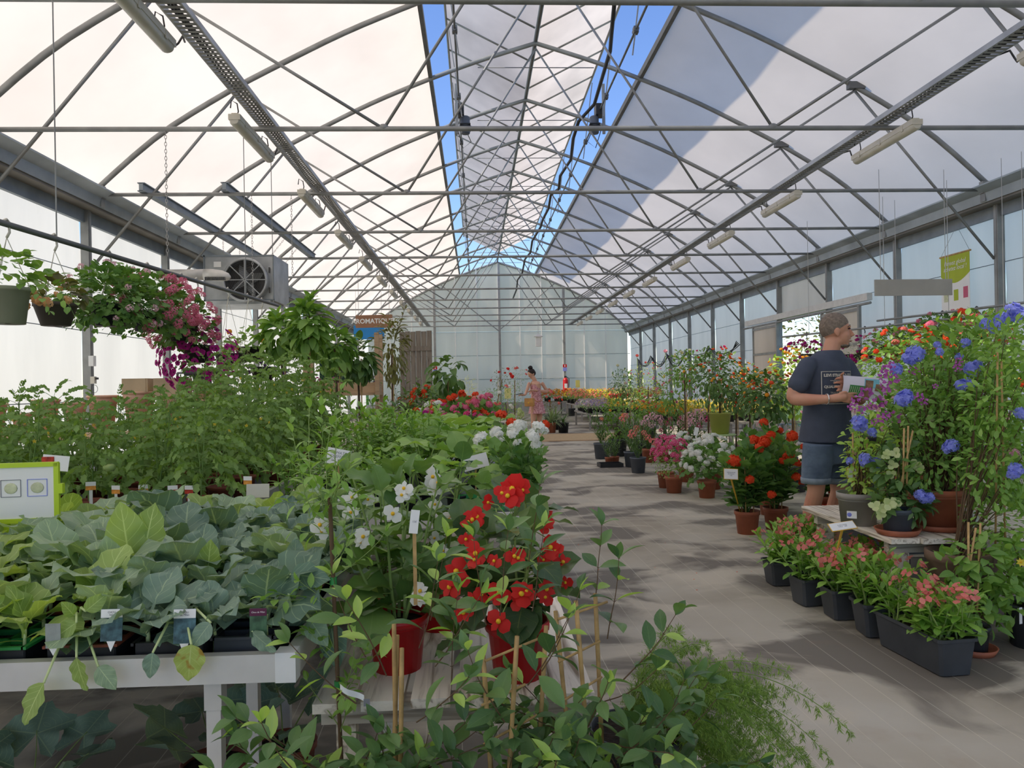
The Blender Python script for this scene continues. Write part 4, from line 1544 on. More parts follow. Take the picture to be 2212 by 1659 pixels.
for f in (.25, .55, .8):
    p = Vector((0, 0, .12)).lerp(ctop, f)
    MB().tube([p - Vector((0, 0, .008)), p + Vector((0, 0, .008))], .008, 8).build('tie', 'green_plastic', stk)
VL = VL_BACK
tg = thing('plant_tag', 'long white curled label hanging from the staked climber', 'plant tag', at(760, 1495, 1.50), .1)
P = [(-.022 + .045 * i / 6, -.004 * math.sin(i), .012 - .026 * (i / 6) ** .8) for i in range(7)]
V = [(x, y, z + s * .006) for x, y, z in P for s in (-1, 1)]
MB().add(V, np.array([(2 * i, 2 * i + 2, 2 * i + 3, 2 * i + 1) for i in range(6)])).build('label_strip', 'white_plastic', tg, smooth=True)
MB().box((.028, -.001, -.022), (.012, .001, .014)).build('barcode', 'ink_grey', tg)

# ------------------------------------------------------------------ asparagus fern spilling into the aisle
def frond(L, seed, curve):
    r = random.Random(seed)
    b = MB()
    n = 22
    P, p, d = [], Vector((0, 0, 0)), Vector((0, .55, .85)).normalized()
    for i in range(n + 1):
        P.append(p.copy())
        d = (d + Vector((r.uniform(-.03, .03), .02, -curve / n))).normalized()
        p = p + d * L / n
    b.tube(P, np.linspace(.0022, .0009, n + 1), 3, caps=False)
    nd = leaf(.014, .0020, 2, 1, 'lance', 0, .3).T()
    ms = []
    for i in range(3, n + 1):
        tdir = (P[min(i + 1, n)] - P[i - 1]).normalized()
        for k in range(4):
            a = r.uniform(0, 6.28)
            side = Matrix.Rotation(a, 3, tdir) @ tdir.orthogonal().normalized()
            bl = .045 * (1 - .6 * i / n) * r.uniform(.6, 1.2)
            e = (side + tdir * .7).normalized()
            q0 = P[i - 1].lerp(P[i], r.random())
            for j in range(6):
                q = q0 + e * bl * (j + 1) / 6
                for h in range(3):
                    s2 = Matrix.Rotation(r.uniform(0, 6.28), 3, e) @ e.orthogonal().normalized()
                    ms.append(grow(q, e * .7 + s2 * .8, s=r.uniform(.7, 1.3)))
    b.stamp(nd, ms)
    return b.mesh('frond', 'fern_green', False)


FR = [frond(.52, 1, 2.0), frond(.44, 2, 1.6), frond(.60, 3, 2.4)]
fl_ = on(1270, 1659, .0)
fern = thing('asparagus_fern', 'feathery asparagus fern arching over the aisle beside the plank table', 'fern', (.385, 1.88, 0))
tall = potted(.12, .09, .42, 'anthracite', .02)
for nm, me, ms, kd, lb in tall.parts:
    link(nm, me, fern)
r = random.Random(8)
for k in range(60):
    a = r.uniform(-1.25, 1.3)
    link('frond', r.choice(FR), fern, TR(.03 * math.sin(a), .03 * math.cos(a), .40, rz=-PI / 2 - a * .95, rx=r.uniform(-.75, .25), s=r.uniform(.62, 1.0)), kind='stuff')
for k in range(10):
    link('frond', r.choice(FR), fern, TR(0, 0, .40, rz=-PI / 2 + r.uniform(-1.2, 1.2), rx=r.uniform(.1, .4), s=r.uniform(.7, .9)), kind='stuff')

# ------------------------------------------------------------------ things in the shade under the bench
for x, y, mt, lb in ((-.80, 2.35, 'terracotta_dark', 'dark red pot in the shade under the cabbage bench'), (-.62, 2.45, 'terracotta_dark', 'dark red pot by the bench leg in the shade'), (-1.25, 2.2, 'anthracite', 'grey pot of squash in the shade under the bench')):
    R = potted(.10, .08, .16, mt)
    sq = [fan(.09, 5, .3, 24, 3, .3, .06, seed=q).mesh('leaf', 'savoy_leaf', True) for q in range(1)]
    S = Shoots(int(-x * 100))
    for k in range(6):
        a = k * 1.05
        S.shoot((0, 0, .14), (math.cos(a), math.sin(a), 1.1), .2, -.2, .1, 6, .003, leaves=1, first=.95, size=(1, 1), ang=20, droop=.2, tipleaf=False, top=.98)
    R.add('stems', S.stems.mesh('stems', 'stem_green', True))
    R.add('leaf', sq[0], S.leaves)
    R.place('shaded_plant', lb, 'potted plant', (x, y, 0))
ct = thing('black_crate', 'black slotted plastic crate on the floor under the bench', 'crate', (-.86, 1.95, 0), .1)
b = MB()
MB().box((0, 0, .01), (.36, .26, .02)).build('base', 'black_plastic', ct)
for s in (-1, 1):
    for z in (.05, .10, .15, .20):
        MB().box((s * .18, 0, z), (.012, .26, .03)).build('slat', 'black_plastic', ct)
        MB().box((0, s * .13, z), (.36, .012, .03)).build('slat', 'black_plastic', ct)
    for q in (-1, 1):
        MB().box((s * .175, q * .125, .11), (.02, .02, .22)).build('corner_post', 'black_plastic', ct)
# ------------------------------------------------------------------ tomatoes
def bushmesh(rx, ry, rz, n, T, mat, seed=0, zc=0., lo=-1., droop=.35, inner=.55, smin=.75, smax=1.2, name='foliage', stems=0, base=(0, 0, 0)):
    "a rounded mass of leaves, each leaf real"
    r = random.Random(seed)
    b = MB()
    ms = []
    for i in range(n):
        z = r.uniform(lo, 1)
        a = r.uniform(0, 2 * PI)
        q = math.sqrt(max(0, 1 - z * z))
        k = inner + (1 - inner) * r.random() ** .6
        d = Vector((q * math.cos(a), q * math.sin(a), z))
        p = Vector((d.x * rx * k, d.y * ry * k, zc + d.z * rz * k))
        e = d + Vector((r.uniform(-.6, .6), r.uniform(-.6, .6), r.uniform(-.5, .5) - droop))
        up = (d + Vector((0, 0, .9))).normalized()
        ms.append(grow(p, e, up, r.uniform(smin, smax)) @ Matrix.Rotation(r.uniform(-.5, .5), 4, 'Y'))
    b.stamp(T, ms)
    for i in range(stems):
        a = r.uniform(0, 6.28)
        k = r.uniform(.3, .9)
        e = Vector((rx * k * math.cos(a), ry * k * math.sin(a), zc + rz * r.uniform(-.3, .8)))
        m = Vector(base).lerp(e, .5) + Vector((0, 0, .15 * rz))
        b.tube([base, m, e], [.003, .0025, .0012], 3, caps=False)
    return b.mesh(name, mat, True)


def standard(label, name, px, pyb, Y, crown, pot, T, mat, fl, nf, seed, zb=0., h0=.25, cat='flowering tree', fs=1., flo=.0, nl=420, size=(.8, 1.2), fname='flower_head', trunk=True, group=None, flaps=.98):
    "crown: (px,py,rx_px,rz_px)"
    b = at(px, pyb, Y)
    t = thing(name, label, cat, (b.x, Y, zb), group=group)
    if pot:
        for nm, me, ms, kd, lb in pot.parts:
            link(nm, me, t)
    c = at(crown[0], crown[1], Y) - Vector((b.x, Y, zb))
    rx, rz_ = crown[2] * Y / FPX, crown[3] * Y / FPX
    if trunk:
        MB().tube([(0, 0, h0 - .04), (.01, .01, (h0 + c.z) / 2), (c.x, 0, c.z)], [.014, .012, .009], 6).build('trunk', 'stem_brown', t, smooth=True)
        MB().tube([(.03, 0, h0 - .04), (.03, 0, c.z)], .006, 6).build('stake', 'bamboo', t)
    link('foliage', bushmesh(rx, rx, rz_, nl, T, mat, seed, 0, -.95, .35, .3, *size), t, Matrix.Translation(c), kind='stuff')
    rr = random.Random(seed)
    fls = fl if isinstance(fl, (list, tuple)) else [fl]
    for k in range(nf):
        d = Vector((rr.gauss(0, 1), rr.gauss(0, 1) - .5, rr.gauss(0, 1) + flo * 2)).normalized()
        if d.z < flo - .6:
            d.z = -d.z
        k_ = flaps * rr.uniform(.9, 1.18)
        link(fname, rr.choice(fls), t, face(c + Vector((d.x * rx * k_, d.y * rx * k_, d.z * rz_ * k_)), d + Vector((0, -.2, .4)), fs * rr.uniform(.75, 1.2), rr.uniform(0, 6)))
    return t


TOML = [pinnate(.19, 4, .028, .058, 'ovate', .30, 1.1, 5, q, .8).T() for q in range(3)]
tomato_pot = potted(.058, .044, .10, 'terracotta_dark', .014)
FRUIT = MB().lathe([(0, 0), (.014, .002), (.020, .012), (.019, .022), (.010, .029), (0, .027)], 10).mesh('tomato', 'unripe', True) if 'unripe' in MAT else None
plain('unripe', (.24, .33, .10), .3, 0, .1)
FRUIT = MB().lathe([(0, 0), (.014, .002), (.020, .012), (.019, .022), (.010, .029), (0, .027)], 10).mesh('tomato', 'unripe', True)
YST = flower(5, .010, .005, .4, .25, 'lance', nl=2).mesh('flower', ['yellow_petal', 'flower_eye'], True)


def tomato_recipe(seed, H=.36, n=15, lean=.12):
    r = random.Random(seed)
    R = Recipe()
    for p in tomato_pot.parts:
        R.parts.append(p)
    b = MB()
    S = Shoots(seed)
    for k in range(2):
        S.shoot((.01 * k, 0, .09), (r.uniform(-lean, lean), r.uniform(-lean, lean), 1), H * (1 - .25 * k), .3, .07, 9, .004, leaves=n - 4 * k, first=.16, size=(1.0, .55), ang=68, droop=.05, pet=.01)
    b.v, b.f, b.m, b.uv, b.n = S.stems.v, S.stems.f, S.stems.m, S.stems.uv, S.stems.n
    for q in range(3):
        b.stamp(TOML[q], S.leaves[q::3])
    R.add('foliage', b.mesh('foliage', 'tomato_leaf', True), kind='stuff')
    tips = S.nodes[0]
    R.add('flower', YST, [face(tips[7] + Vector((.03, -.02, .0)), (0.3, -1, .2)), face(tips[6] + Vector((-.03, -.03, .01)), (-.3, -1, .2))])
    return R


TR_ = [tomato_recipe(100 + q) for q in range(4)]
TRT = [tomato_recipe(120 + q, .55, 20, .16) for q in range(3)]
r = random.Random(77)
for j in range(10):
    y = 3.14 + .30 * j
    x = -1.09
    while x > -(.64 * y + .1):
        if y > 4.5 and x < -.40 * y:
            x -= .235
            continue
        tall = (y > 4.3 and x > -.36 * y and r.random() < .85)
        rec = r.choice(TRT if tall else TR_)
        rec.place('tomato_plant', 'tall bushy tomato plant at the back of the tomato bench' if tall else 'bushy tomato plant in a small brown pot on its bench', 'tomato plant', (x + r.uniform(-.04, .04), y + r.uniform(-.03, .03), .75), r.uniform(0, 6.2), r.uniform(.92, 1.1) if not tall else r.uniform(.95, 1.15), 'tall tomato plants' if tall else 'tomato plants in rows')
        x -= .235
tf = thing('tomato_cluster', 'pair of green unripe tomatoes hanging among the tomato leaves', 'tomato', at(238, 1012, 3.02))
for dx, dz, s in ((0, 0, 1.0), (-.012, .002, .8)):
    link('tomato', FRUIT, tf, TR(dx, 0, dz - .012, s=s))
# printed pot labels along the front row
for k, (px, py, key) in enumerate(((196, 1052, 'o'), (250, 1060, 'o'), (310, 1058, 'o'), (373, 1060, 'r'), (408, 1060, 'r'), (535, 1040, 'o'))):
    p = at(px, py, 3.05)
    t = thing('plant_tag', ('orange and white' if key == 'o' else 'red and white') + ' variety label standing in a front tomato pot', 'plant tag', p, r.uniform(-.3, .3), group='labels in the front tomato pots')
    MB().box((0, 0, .012), (.036, .0012, .016)).build('heading', 'white_card', t)
    MB().box((0, 0, -.004), (.036, .0012, .016)).build('picture', 'print_orange' if key == 'o' else 'print_red', t)
    MB().box((0, .001, -.04), (.012, .001, .07)).build('stick', 'white_plastic', t)

# ------------------------------------------------------------------ peppers, seedlings and squash on the second bench
PEPL = leaf(.075, .034, 5, 2, 'ovate', .25, .7).T()
PEPS = leaf(.05, .026, 4, 2, 'ovate', .25, .6).T()


def shrublet(seed, H, ns, nl, T, mat, pot, size=(1, .7), spread=.5, ang=62, pet=.02, droop=.25, rise=.25, h0=.09, rad=.003, stemmat=None):
    R = Recipe()
    if pot:
        R.parts += pot.parts
    S = Shoots(seed)
    rr = random.Random(seed)
    for k in range(ns):
        a = k * 2.4
        tl = spread * (k / max(1, ns - 1)) ** .7
        S.shoot((.008 * math.cos(a), .008 * math.sin(a), h0), (math.cos(a) * math.sin(tl), math.sin(a) * math.sin(tl), math.cos(tl)), H * rr.uniform(.75, 1.05), rise, .09, 8, rad, leaves=nl, first=.12, size=size, ang=ang, pet=pet, droop=droop)
    b = MB()
    b.v, b.f, b.m, b.uv, b.n = S.stems.v, S.stems.f, S.stems.m, S.stems.uv, S.stems.n
    b.stamp(T, S.leaves)
    R.add('foliage', b.mesh('foliage', mat, True), kind='stuff')
    R.tips = S.tips
    R.nodes = S.nodes
    return R


smallpot = potted(.048, .038, .085, 'black_plastic', .012)
PEP = [shrublet(200 + q, .30, 5, 12, PEPL, 'pepper_leaf', smallpot, spread=.6) for q in range(3)]
PEPSM = [shrublet(210 + q, .15, 4, 8, PEPS, 'pepper_leaf', smallpot, spread=.6) for q in range(2)]
for j in range(6):
    for i in range(4):
        x, y = -.82 + i * .17, 4.55 + j * .24
        if x > -.28:
            continue
        r.choice(PEP).place('pepper_plant', 'glossy green pepper plant in a black pot on the squash bench', 'pepper plant', (x + r.uniform(-.015, .015), y, DECK), r.uniform(0, 6), r.uniform(.95, 1.3), 'pepper plants')
for j in range(4):
    for i in range(4):
        x, y = -.845 + i * .135, 3.40 + j * .24
        r.choice(PEPSM).place('pepper_seedling', 'low leafy pepper seedling in a small pot on the squash bench', 'seedling', (x + r.uniform(-.005, .005), y, DECK), r.uniform(0, 6), r.uniform(.95, 1.25), 'pepper seedlings')
SQ = [fan(.085, 5, .22, 31, 4, .35, .08, .3, .05, q).mesh('leaf', 'squash_leaf', True) for q in range(3)]
for k, (x, y, s, n) in enumerate(((-.27, 3.68, .8, 7), (-.10, 3.55, .75, 6), (-.28, 4.1, 1.0, 8), (-.02, 4.0, 1.0, 8), (-.15, 4.62, 1.15, 8), (.03, 4.5, 1.1, 9), (-.18, 5.1, 1.2, 8), (.04, 5.0, 1.2, 9), (-.12, 5.6, 1.2, 8), (.05, 5.55, 1.1, 8), (-.30, 3.48, .7, 6))):
    t = thing('squash_plant', 'broad-leaved squash plant crowding the end of its bench', 'squash plant', (x, y, DECK), r.uniform(0, 6), 'squash plants')
    for nm, me, ms, kd, lb in smallpot.parts:
        link(nm, me, t)
    for q in range(n):
        a = q * 2.4 + r.uniform(-.3, .3)
        el = .45 + .9 * q / n
        L = r.uniform(.16, .26) * s
        d = Vector((math.cos(a) * math.cos(el), math.sin(a) * math.cos(el), math.sin(el)))
        p0 = Vector((0, 0, .08))
        p1 = p0 + d * L * .6 + Vector((0, 0, .02))
        p2 = p0 + d * L + Vector((0, 0, .01))
        MB().tube([p0, p1, p2], [.004, .0035, .003], 5).build('leaf_stalk', 'stem_green', t, smooth=True)
        e = Vector((math.cos(a), math.sin(a), .1 + r.uniform(-.25, .35)))
        link('leaf', r.choice(SQ), t, grow(p2, e, Vector((0, 0, 1)) + Vector((r.uniform(-.4, .4), r.uniform(-.6, .2), 0)), s * r.uniform(.8, 1.15)))
gt = thing('green_tray', 'green slotted plastic tray at the aisle end of the squash bench', 'plant tray', (.015, 3.46, DECK), 0)
for s in (-1, 1):
    for z in (.02, .05, .08):
        MB().box((0, s * .08, z), (.20, .006, .018)).build('slat', 'green_plastic', gt)
        MB().box((s * .10, 0, z), (.006, .16, .018)).build('slat', 'green_plastic', gt)

# ------------------------------------------------------------------ geranium heads and plants
FLT = flower(5, .019, .016, .3, 0, nl=2, nw=2).T()
HEAD = {}
for nm, mt in (('orange', 'orange_red'), ('white', 'white_petal'), ('pink', 'pink_petal'), ('hot', 'hot_pink'), ('coral', 'coral_petal'), ('light', 'light_pink'), ('magenta', 'magenta_petal'), ('red', 'red_petal'), ('violet', 'violet_petal')):
    HEAD[nm] = cluster(FLT, 22, .032, [mt, mt], -.15, .4, 1.0, .62, .55)
GL = fan(.042, 5, .18, 21, 2, .3, .06, .3, .04, 3).T()


def geranium(seed, H, ns, head, nh, pot, mat='geranium_leaf', size=(1.1, .7), spread=.7, hs=1.0, leafn=9, face_up=.5):
    R = shrublet(seed, H, ns, leafn, GL, mat, pot, size=size, spread=spread, pet=.045, droop=-.05, rise=.3, h0=.09, rad=.004)
    rr = random.Random(seed + 1)
    st = MB()
    ms = []
    for i in range(nh):
        P, D = R.tips[i % len(R.tips)]
        if i >= len(R.tips):
            P = R.nodes[i % len(R.nodes)][rr.randrange(4, 8)]
        e = (Vector((P.x, P.y, 0)) * 3 + Vector((rr.uniform(-.5, .5), rr.uniform(-.5, .5), .8))).normalized()
        q = P + e * rr.uniform(.05, .11)
        st.tube([P, P.lerp(q, .5) + Vector((0, 0, .01)), q], .0018, 4, caps=False)
        ms.append(face(q, e, hs * rr.uniform(.75, 1.2), rr.uniform(0, 6)))
    R.add('flower_head', HEAD[head], ms)
    R.add('flower_stalks', st.mesh('flower_stalks', 'stem_green', True), kind='stuff')
    return R


gw = geranium(301, .22, 7, 'white', 8, smallpot, hs=.8)
for p, lb in (((.20, 3.52, DECK), 'white geranium drooping off the aisle end of the squash bench'), ((.22, 3.85, DECK), 'white geranium behind the drooping one at the bench end')):
    gw.place('white_geranium', lb, 'geranium', p, r.uniform(0, 6), 1.05)
geranium(305, .26, 4, 'orange', 3, smallpot, hs=.9).place('orange_geranium', 'orange geranium standing at the far end of the squash bench', 'geranium', (.20, 4.6, DECK), 1.0)
# geranium bed beyond the squash bench
hd = ['white', 'hot', 'light', 'magenta', 'white', 'pink', 'orange']
GRX = {h: geranium(320 + i, .22, 6, h, 4, smallpot, hs=.85, leafn=12, size=(1.4, 1.0)) for i, h in enumerate(['white', 'hot', 'light', 'magenta', 'pink', 'orange', 'coral'])}
gbench = bench('grey bench of mixed geraniums beyond the squash', -.62, .16, 7.3, 9.6, .66, [(-.5, 7.5), (.05, 7.5), (-.5, 9.4), (.05, 9.4)])
names = {'white': 'white', 'hot': 'crimson pink', 'light': 'pale pink', 'magenta': 'purple', 'pink': 'rose pink', 'orange': 'orange', 'coral': 'coral'}
for j in range(6):
    for i in range(4):
        x, y = -.50 + i * .19, 7.45 + j * .36
        h = r.choice(list(GRX)) if j < 4 else r.choice(['orange', 'coral', 'pink'])
        GRX[h].place(h + '_geranium', '%s geranium on the bench beyond the squash' % names[h], 'geranium', (x + r.uniform(-.015, .015), y, .62), r.uniform(0, 6), r.uniform(.9, 1.15) * (1 + .06 * j), '%s geraniums beyond the squash' % names[h])

# ------------------------------------------------------------------ small trees behind the tomatoes
TL_ = leaf(.125, .062, 6, 4, 'ovate', .3, .7).T()
TLL = leaf(.11, .030, 6, 2, 'lance', .25, .8).T()
bigpot = potted(.17, .13, .30, 'anthracite', .03)


def tree(label, name, x, y, H, trunk, seed, ns, nl, T, mat, size=(1, .75), spread=.75, L=.6, cat='tree', pot=bigpot, stake=True, up=.5, droop=.25, low=0.):
    rr = random.Random(seed)
    t = thing(name, label, cat, (x, y, 0))
    for nm, me, ms, kd, lb in pot.parts:
        link(nm, me, t)
    P = [(0, 0, .28), (.015, 0, .28 + trunk * .5), (0, .01, .28 + trunk)]
    MB().tube(P, [.014, .012, .010], 7).build('trunk', 'stem_brown', t, smooth=True)
    if stake:
        MB().tube([(.03, 0, .2), (.02, 0, .28 + trunk + .25)], .006, 6).build('stake', 'bamboo', t)
    S = Shoots(seed)
    for k in range(int(ns * 1.8)):
        a = k * 2.4
        f = k / max(1, ns - 1)
        tl = spread * (.25 + .75 * rr.random()) * 1.35 if k else .02
        z = .28 + trunk * (1 - (.35 + low) * rr.random())
        S.shoot((0, 0, z), (math.cos(a) * math.sin(tl), math.sin(a) * math.sin(tl), math.cos(tl)), (H - z) * rr.uniform(.5, .95) if k else H - z, up * 1.6, .12, 9, .005, leaves=int(nl * 1.25), first=.12, size=size, ang=62, pet=.012, droop=droop)
    S.stems.build('branches', 'stem_brown', t, smooth=True)
    MB().stamp(T, S.leaves).build('foliage', mat, t, smooth=True, kind='stuff')
    return t, S


TREES = []
for lb, nm, px, Y, cr, mt, T, n, sd in (('young citrus tree with broad glossy leaves rising to the heater', 'citrus_tree', 664, 6.9, (666, 708, 32, 66), 'mid_leaf', TL_, 180, 61),
                                       ('citrus tree under the heater with one low crown', 'citrus_tree', 610, 7.2, (606, 720, 40, 44), 'mid_leaf', TL_, 150, 62),
                                       ('citrus tree with a forked trunk before the wooden shelf', 'citrus_tree', 728, 7.28, (722, 748, 33, 46), 'mid_leaf', TL_, 150, 63),
                                       ('small citrus tree beside the forked one', 'citrus_tree', 775, 7.6, (772, 775, 34, 44), 'dark_leaf', TL_, 140, 64),
                                       ('narrow dark-leaved loquat before the grey plank screen', 'loquat_tree', 846, 10.0, (846, 755, 34, 80), 'bronze_leaf', TLL, 260, 65)):
    TREES.append(standard(lb, nm, px, 880, Y, cr, bigpot, T, mt, [], 0, sd, 0, .3, 'tree', nl=n, size=(.85, 1.35)))
for tr_, x, z, y, T, mt, sd in ((TREES[0], 672, 640, 6.9, TL_, 'mid_leaf', 68), (TREES[4], 872, 665, 10.0, TLL, 'bronze_leaf', 69)):
    tip, low = at(x, z, y) - tr_.location, at(664 if sd == 68 else 846, 715 if sd == 68 else 760, y) - tr_.location
    S = Shoots(sd)
    S.shoot(low, tip - low, (tip - low).length, .0, .03, 10, .007, leaves=20, first=.3, size=(1.0, .8), ang=62, droop=.1, pet=.01)
    S.stems.build('leading_shoot', 'stem_brown', tr_, smooth=True)
    MB().stamp(T, S.leaves).build('shoot_foliage', mt, tr_, smooth=True, kind='stuff')
p = at(852, 880, 10.0)
tree('leafy dark laurel bush below the loquat', 'laurel_bush', p.x + .10, 11.0, 1.45, .3, 66, 13, 13, TLL, 'dark_leaf', (1.1, .9), .8, cat='shrub', low=.3)
tree('broad laurel bush in front of the plank panel', 'laurel_bush', p.x + .08, 8.3, 1.15, .25, 67, 13, 12, TL_, 'dark_leaf', (.9, .7), .55, cat='shrub', low=.3)

# ------------------------------------------------------------------ wooden shelf, plank panel and signs
sh = thing('wooden_shelf', 'pale wooden display shelf with a dark green back board', 'shelf', at(740, 900, 9.0))
o = Vector(sh.location)
sh.location.z = 0
o.z = 0
for zz in (.35, .80, 1.19):
    MB().box((0, .15, zz), (.86, .36, .03)).build('shelf_board', 'pale_wood', sh)
for s in (-1, 1):
    for d in (-.02, .32):
        MB().box((s * .41, d, .95), (.05, .05, 1.9)).build('post', 'pale_wood', sh)
plain('board_green', (.012, .05, .03), .6, 0, .1)
MB().box((-.12, .33, 1.55), (.40, .02, .50)).build('back_board', 'board_green', sh)
for k in range(4):
    tb = thing('wooden_box', 'small pale wooden planter box on the display shelf', 'box', (o.x - .33 + k * .22, o.y + .12, 1.205), group='planter boxes on the display shelf')
    for s in (-1, 1):
        MB().box((s * .095, 0, .06), (.012, .18, .12)).build('side_board', 'pale_wood', tb)
        MB().box((0, s * .09, .06), (.20, .012, .12)).build('side_board', 'pale_wood', tb)
    MB().box((0, 0, .04), (.18, .17, .06)).build('soil', 'soil', tb)
PAN = flower(5, .018, .018, .2, .2, nl=2, nw=2).mesh('flower', ['yellow_petal', 'eye_dark'], True)
PANP = flower(5, .018, .018, .2, .2, nl=2, nw=2).mesh('flower', ['purple_petal', 'flower_eye'], True)
PANM = flower(5, .018, .018, .2, .2, nl=2, nw=2).mesh('flower', ['magenta_petal', 'eye_dark'], True)
for k, (fm, nmc) in enumerate(((PANM, 'magenta'), (PANM, 'crimson'), (PAN, 'yellow'), (PANP, 'purple'))):
    t = thing('pansy_plant', nmc + ' pansies growing in a planter box on the shelf', 'flowers', (o.x - .33 + k * .22, o.y + .12, 1.275))
    link('foliage', bushmesh(.08, .07, .07, 60, PEPS, 'mid_leaf', k, .03, -.2), t, kind='stuff')
    for i, d in enumerate(fib(12, .0)):
        link('flower', fm, t, face((d.x * .09, d.y * .08, .04 + d.z * .08), d + Vector((0, -.5, 0)), 1.2))
pp = at(900, 857, 15.0)
pn = thing('wooden_screen', 'grey weathered plank panel standing upright behind the laurels', 'wooden panel', (pp.x, 15.0, 0), -.25)
for k in range(6):
    MB().box((-.275 + k * .11, 0, 1.18), (.098, .022, 2.30 + .02 * (k % 2))).build('plank', 'grey_plank', pn)
for zz in (.95, 2.0):
    MB().box((0, -.025, zz), (.66, .03, .09)).build('batten', 'grey_plank', pn)
MB().box((.22, -.06, .62), (.10, .02, 1.05)).build('brace', 'grey_plank', pn, M=Matrix.Translation((0.02, 0, 0)) @ Matrix.Rotation(.2, 4, 'Y'))
plain('sign_brown', (.34, .17, .095), .6, 0, .06)
plain('sign_blue', (.02, .22, .55), .6, 0, .06)


def hung_board(name, label, px, py, Y, wpx, hpx, mat, key=None, ks=.3, ink='white_card', rz=0, rope=.9, th=.02):
    c = at(px, py, Y)
    w, h = wpx * Y / FPX, hpx * Y / FPX
    t = thing(name, label, 'sign', c, rz)
    MB().box((0, 0, 0), (w, th, h)).build('board', mat, t)
    if key:
        textpart(t, key, TR(0, -th / 2 - .002, 0, rx=PI / 2, s=ks * h), ink)
    for s in (-1, 1):
        MB().tube([(s * w * .42, 0, h / 2), (s * w * .42, 0, ZT - c.z)], .004, 5).build('hanging_wire', 'chain', t)
    return t


hung_board('hanging_sign', 'brown hanging sign lettered AROMATIQUES', 808, 694, 14.9, 80, 27, 'sign_brown', 't_aromatiques', 1.05, rz=-.12)
hung_board('hanging_sign', 'bright blue hanging sign behind the brown lettered one', 797, 718, 20.0, 66, 30, 'sign_blue', rz=-.1)

# ------------------------------------------------------------------ clay pots, boxes and a roll stand behind the tomatoes
ct_ = thing('trestle_table', 'plain wooden trestle carrying stacked clay pots behind the tomatoes', 'table', (-3.45, 6.95, 0))
MB().box((0, 0, .88), (2.3, .9, .04)).build('top', 'pale_wood', ct_)
for sx in (-1.0, 1.0):
    for sy in (-.35, .35):
        MB().box((sx, sy, .43), (.06, .06, .86)).build('leg', 'pale_wood', ct_)
plain('clay_light', (.66, .42, .30), .8, 0, .15, 5)
plain('sandstone', (.55, .42, .27), .85, 0, .15, 5)
rr = random.Random(4)
clay_x, clay_top = -4.28, []
for k, (px, py0, wpx, hpx, mt, shp) in enumerate(((85, 905, 44, 60, 'clay_pale', 'r'), (118, 885, 34, 40, 'clay_light', 'r'), (155, 900, 48, 66, 'clay_pale', 'r'), (200, 895, 40, 60, 'clay_light', 'r'), (240, 900, 54, 72, 'clay_pale', 'r'),
                                                 (285, 905, 60, 78, 'clay_light', 'r'), (335, 905, 58, 70, 'clay_pale', 'r'), (378, 905, 44, 60, 'clay_light', 'r'))):
    w = wpx * 6.85 / FPX / 2 * 1.02
    h = hpx * 6.85 / FPX * 1.12
    clay_x += w * 1.10 + .016
    p = Vector((clay_x, 6.85 + .03 * (k % 2), 0))
    clay_x += w * 1.10 + .016
    clay_top.append((p.x, p.y, .901 + h))
    t = thing('clay_pot', 'large empty pinkish clay pot stored behind the tomatoes', 'pot', (p.x, p.y, .901), group='clay pots stored behind the tomatoes')
    MB().lathe([(w * .2, .01), (w * .7, 0), (w * .95, h * .78), (w * 1.04, h * .8), (w * 1.04, h), (w * .92, h), (w * .85, h * .7), (w * .6, .03)], 24).build('pot_body', mt, t, smooth=True)
    MB().tube([(w * 1.05 * math.cos(a), w * 1.05 * math.sin(a), h * .98) for a in np.linspace(0, 2 * PI, 25)], .012, 6, caps=False).build('rolled_rim', mt, t, smooth=True)
for px, py, wpx, hpx, Y, lb in ((280, 856, 40, 26, 7.5, 'sandy trough lying on the stored clay pots'), (345, 858, 52, 34, 7.45, 'wide sandy box planter on the stored clay pots')):
    w, h = wpx * Y / FPX, hpx * Y / FPX
    p = Vector(clay_top[5 if px == 280 else 6])
    t = thing('stone_trough', lb, 'planter', p, .1)
    for s in (-1, 1):
        MB().box((s * w / 2, 0, h / 2), (.03, .22, h)).build('side', 'sandstone', t)
        MB().box((0, s * .10, h / 2), (w, .03, h)).build('side', 'sandstone', t)
    MB().box((0, 0, .012), (w, .2, .024)).build('base', 'sandstone', t)
bx = at(462, 880, 7.78)
t = thing('cardboard_box', 'closed cardboard box with a domed lid behind the tall tomatoes', 'box', (bx.x, 7.78, bx.z - .03), .2)
MB().box((0, 0, .09), (.32, .26, .18)).build('box_body', 'cardboard', t)
MB().box((0, 0, .205), (.34, .28, .05)).build('lid', 'cardboard', t)
t = thing('box_stand', 'low wooden stand under the cardboard box', 'stand', (bx.x, 7.78, 0), .2)
zt = bx.z - .03
MB().box((0, 0, zt - .02), (.5, .4, .035)).build('top', 'pale_wood', t)
for sx in (-.2, .2):
    for sy in (-.15, .15):
        MB().box((sx, sy, (zt - .04) / 2), (.05, .05, zt - .04)).build('leg', 'pale_wood', t)
p = at(432, 830, 8.55)
t = thing('cloth_roll_stand', 'roll of black cover cloth on a steel stand by the wall film', 'roll stand', (p.x, 8.55, 0), 0)
plain('cover_cloth', (.045, .06, .05), .8, 0, .25, 30)
zt = at(432, 805, 8.55).z
MB().tube([(-.16, 0, zt), (.22, 0, zt)], .035, 14).build('roll', 'black_plastic', t, smooth=True)
MB().tube([(-.24, 0, zt), (.30, 0, zt)], .012, 8).build('spindle', 'steel_dark', t)
MB().box((.02, .02, zt - .25), (.20, .008, .48)).build('hanging_cloth', 'cover_cloth', t)
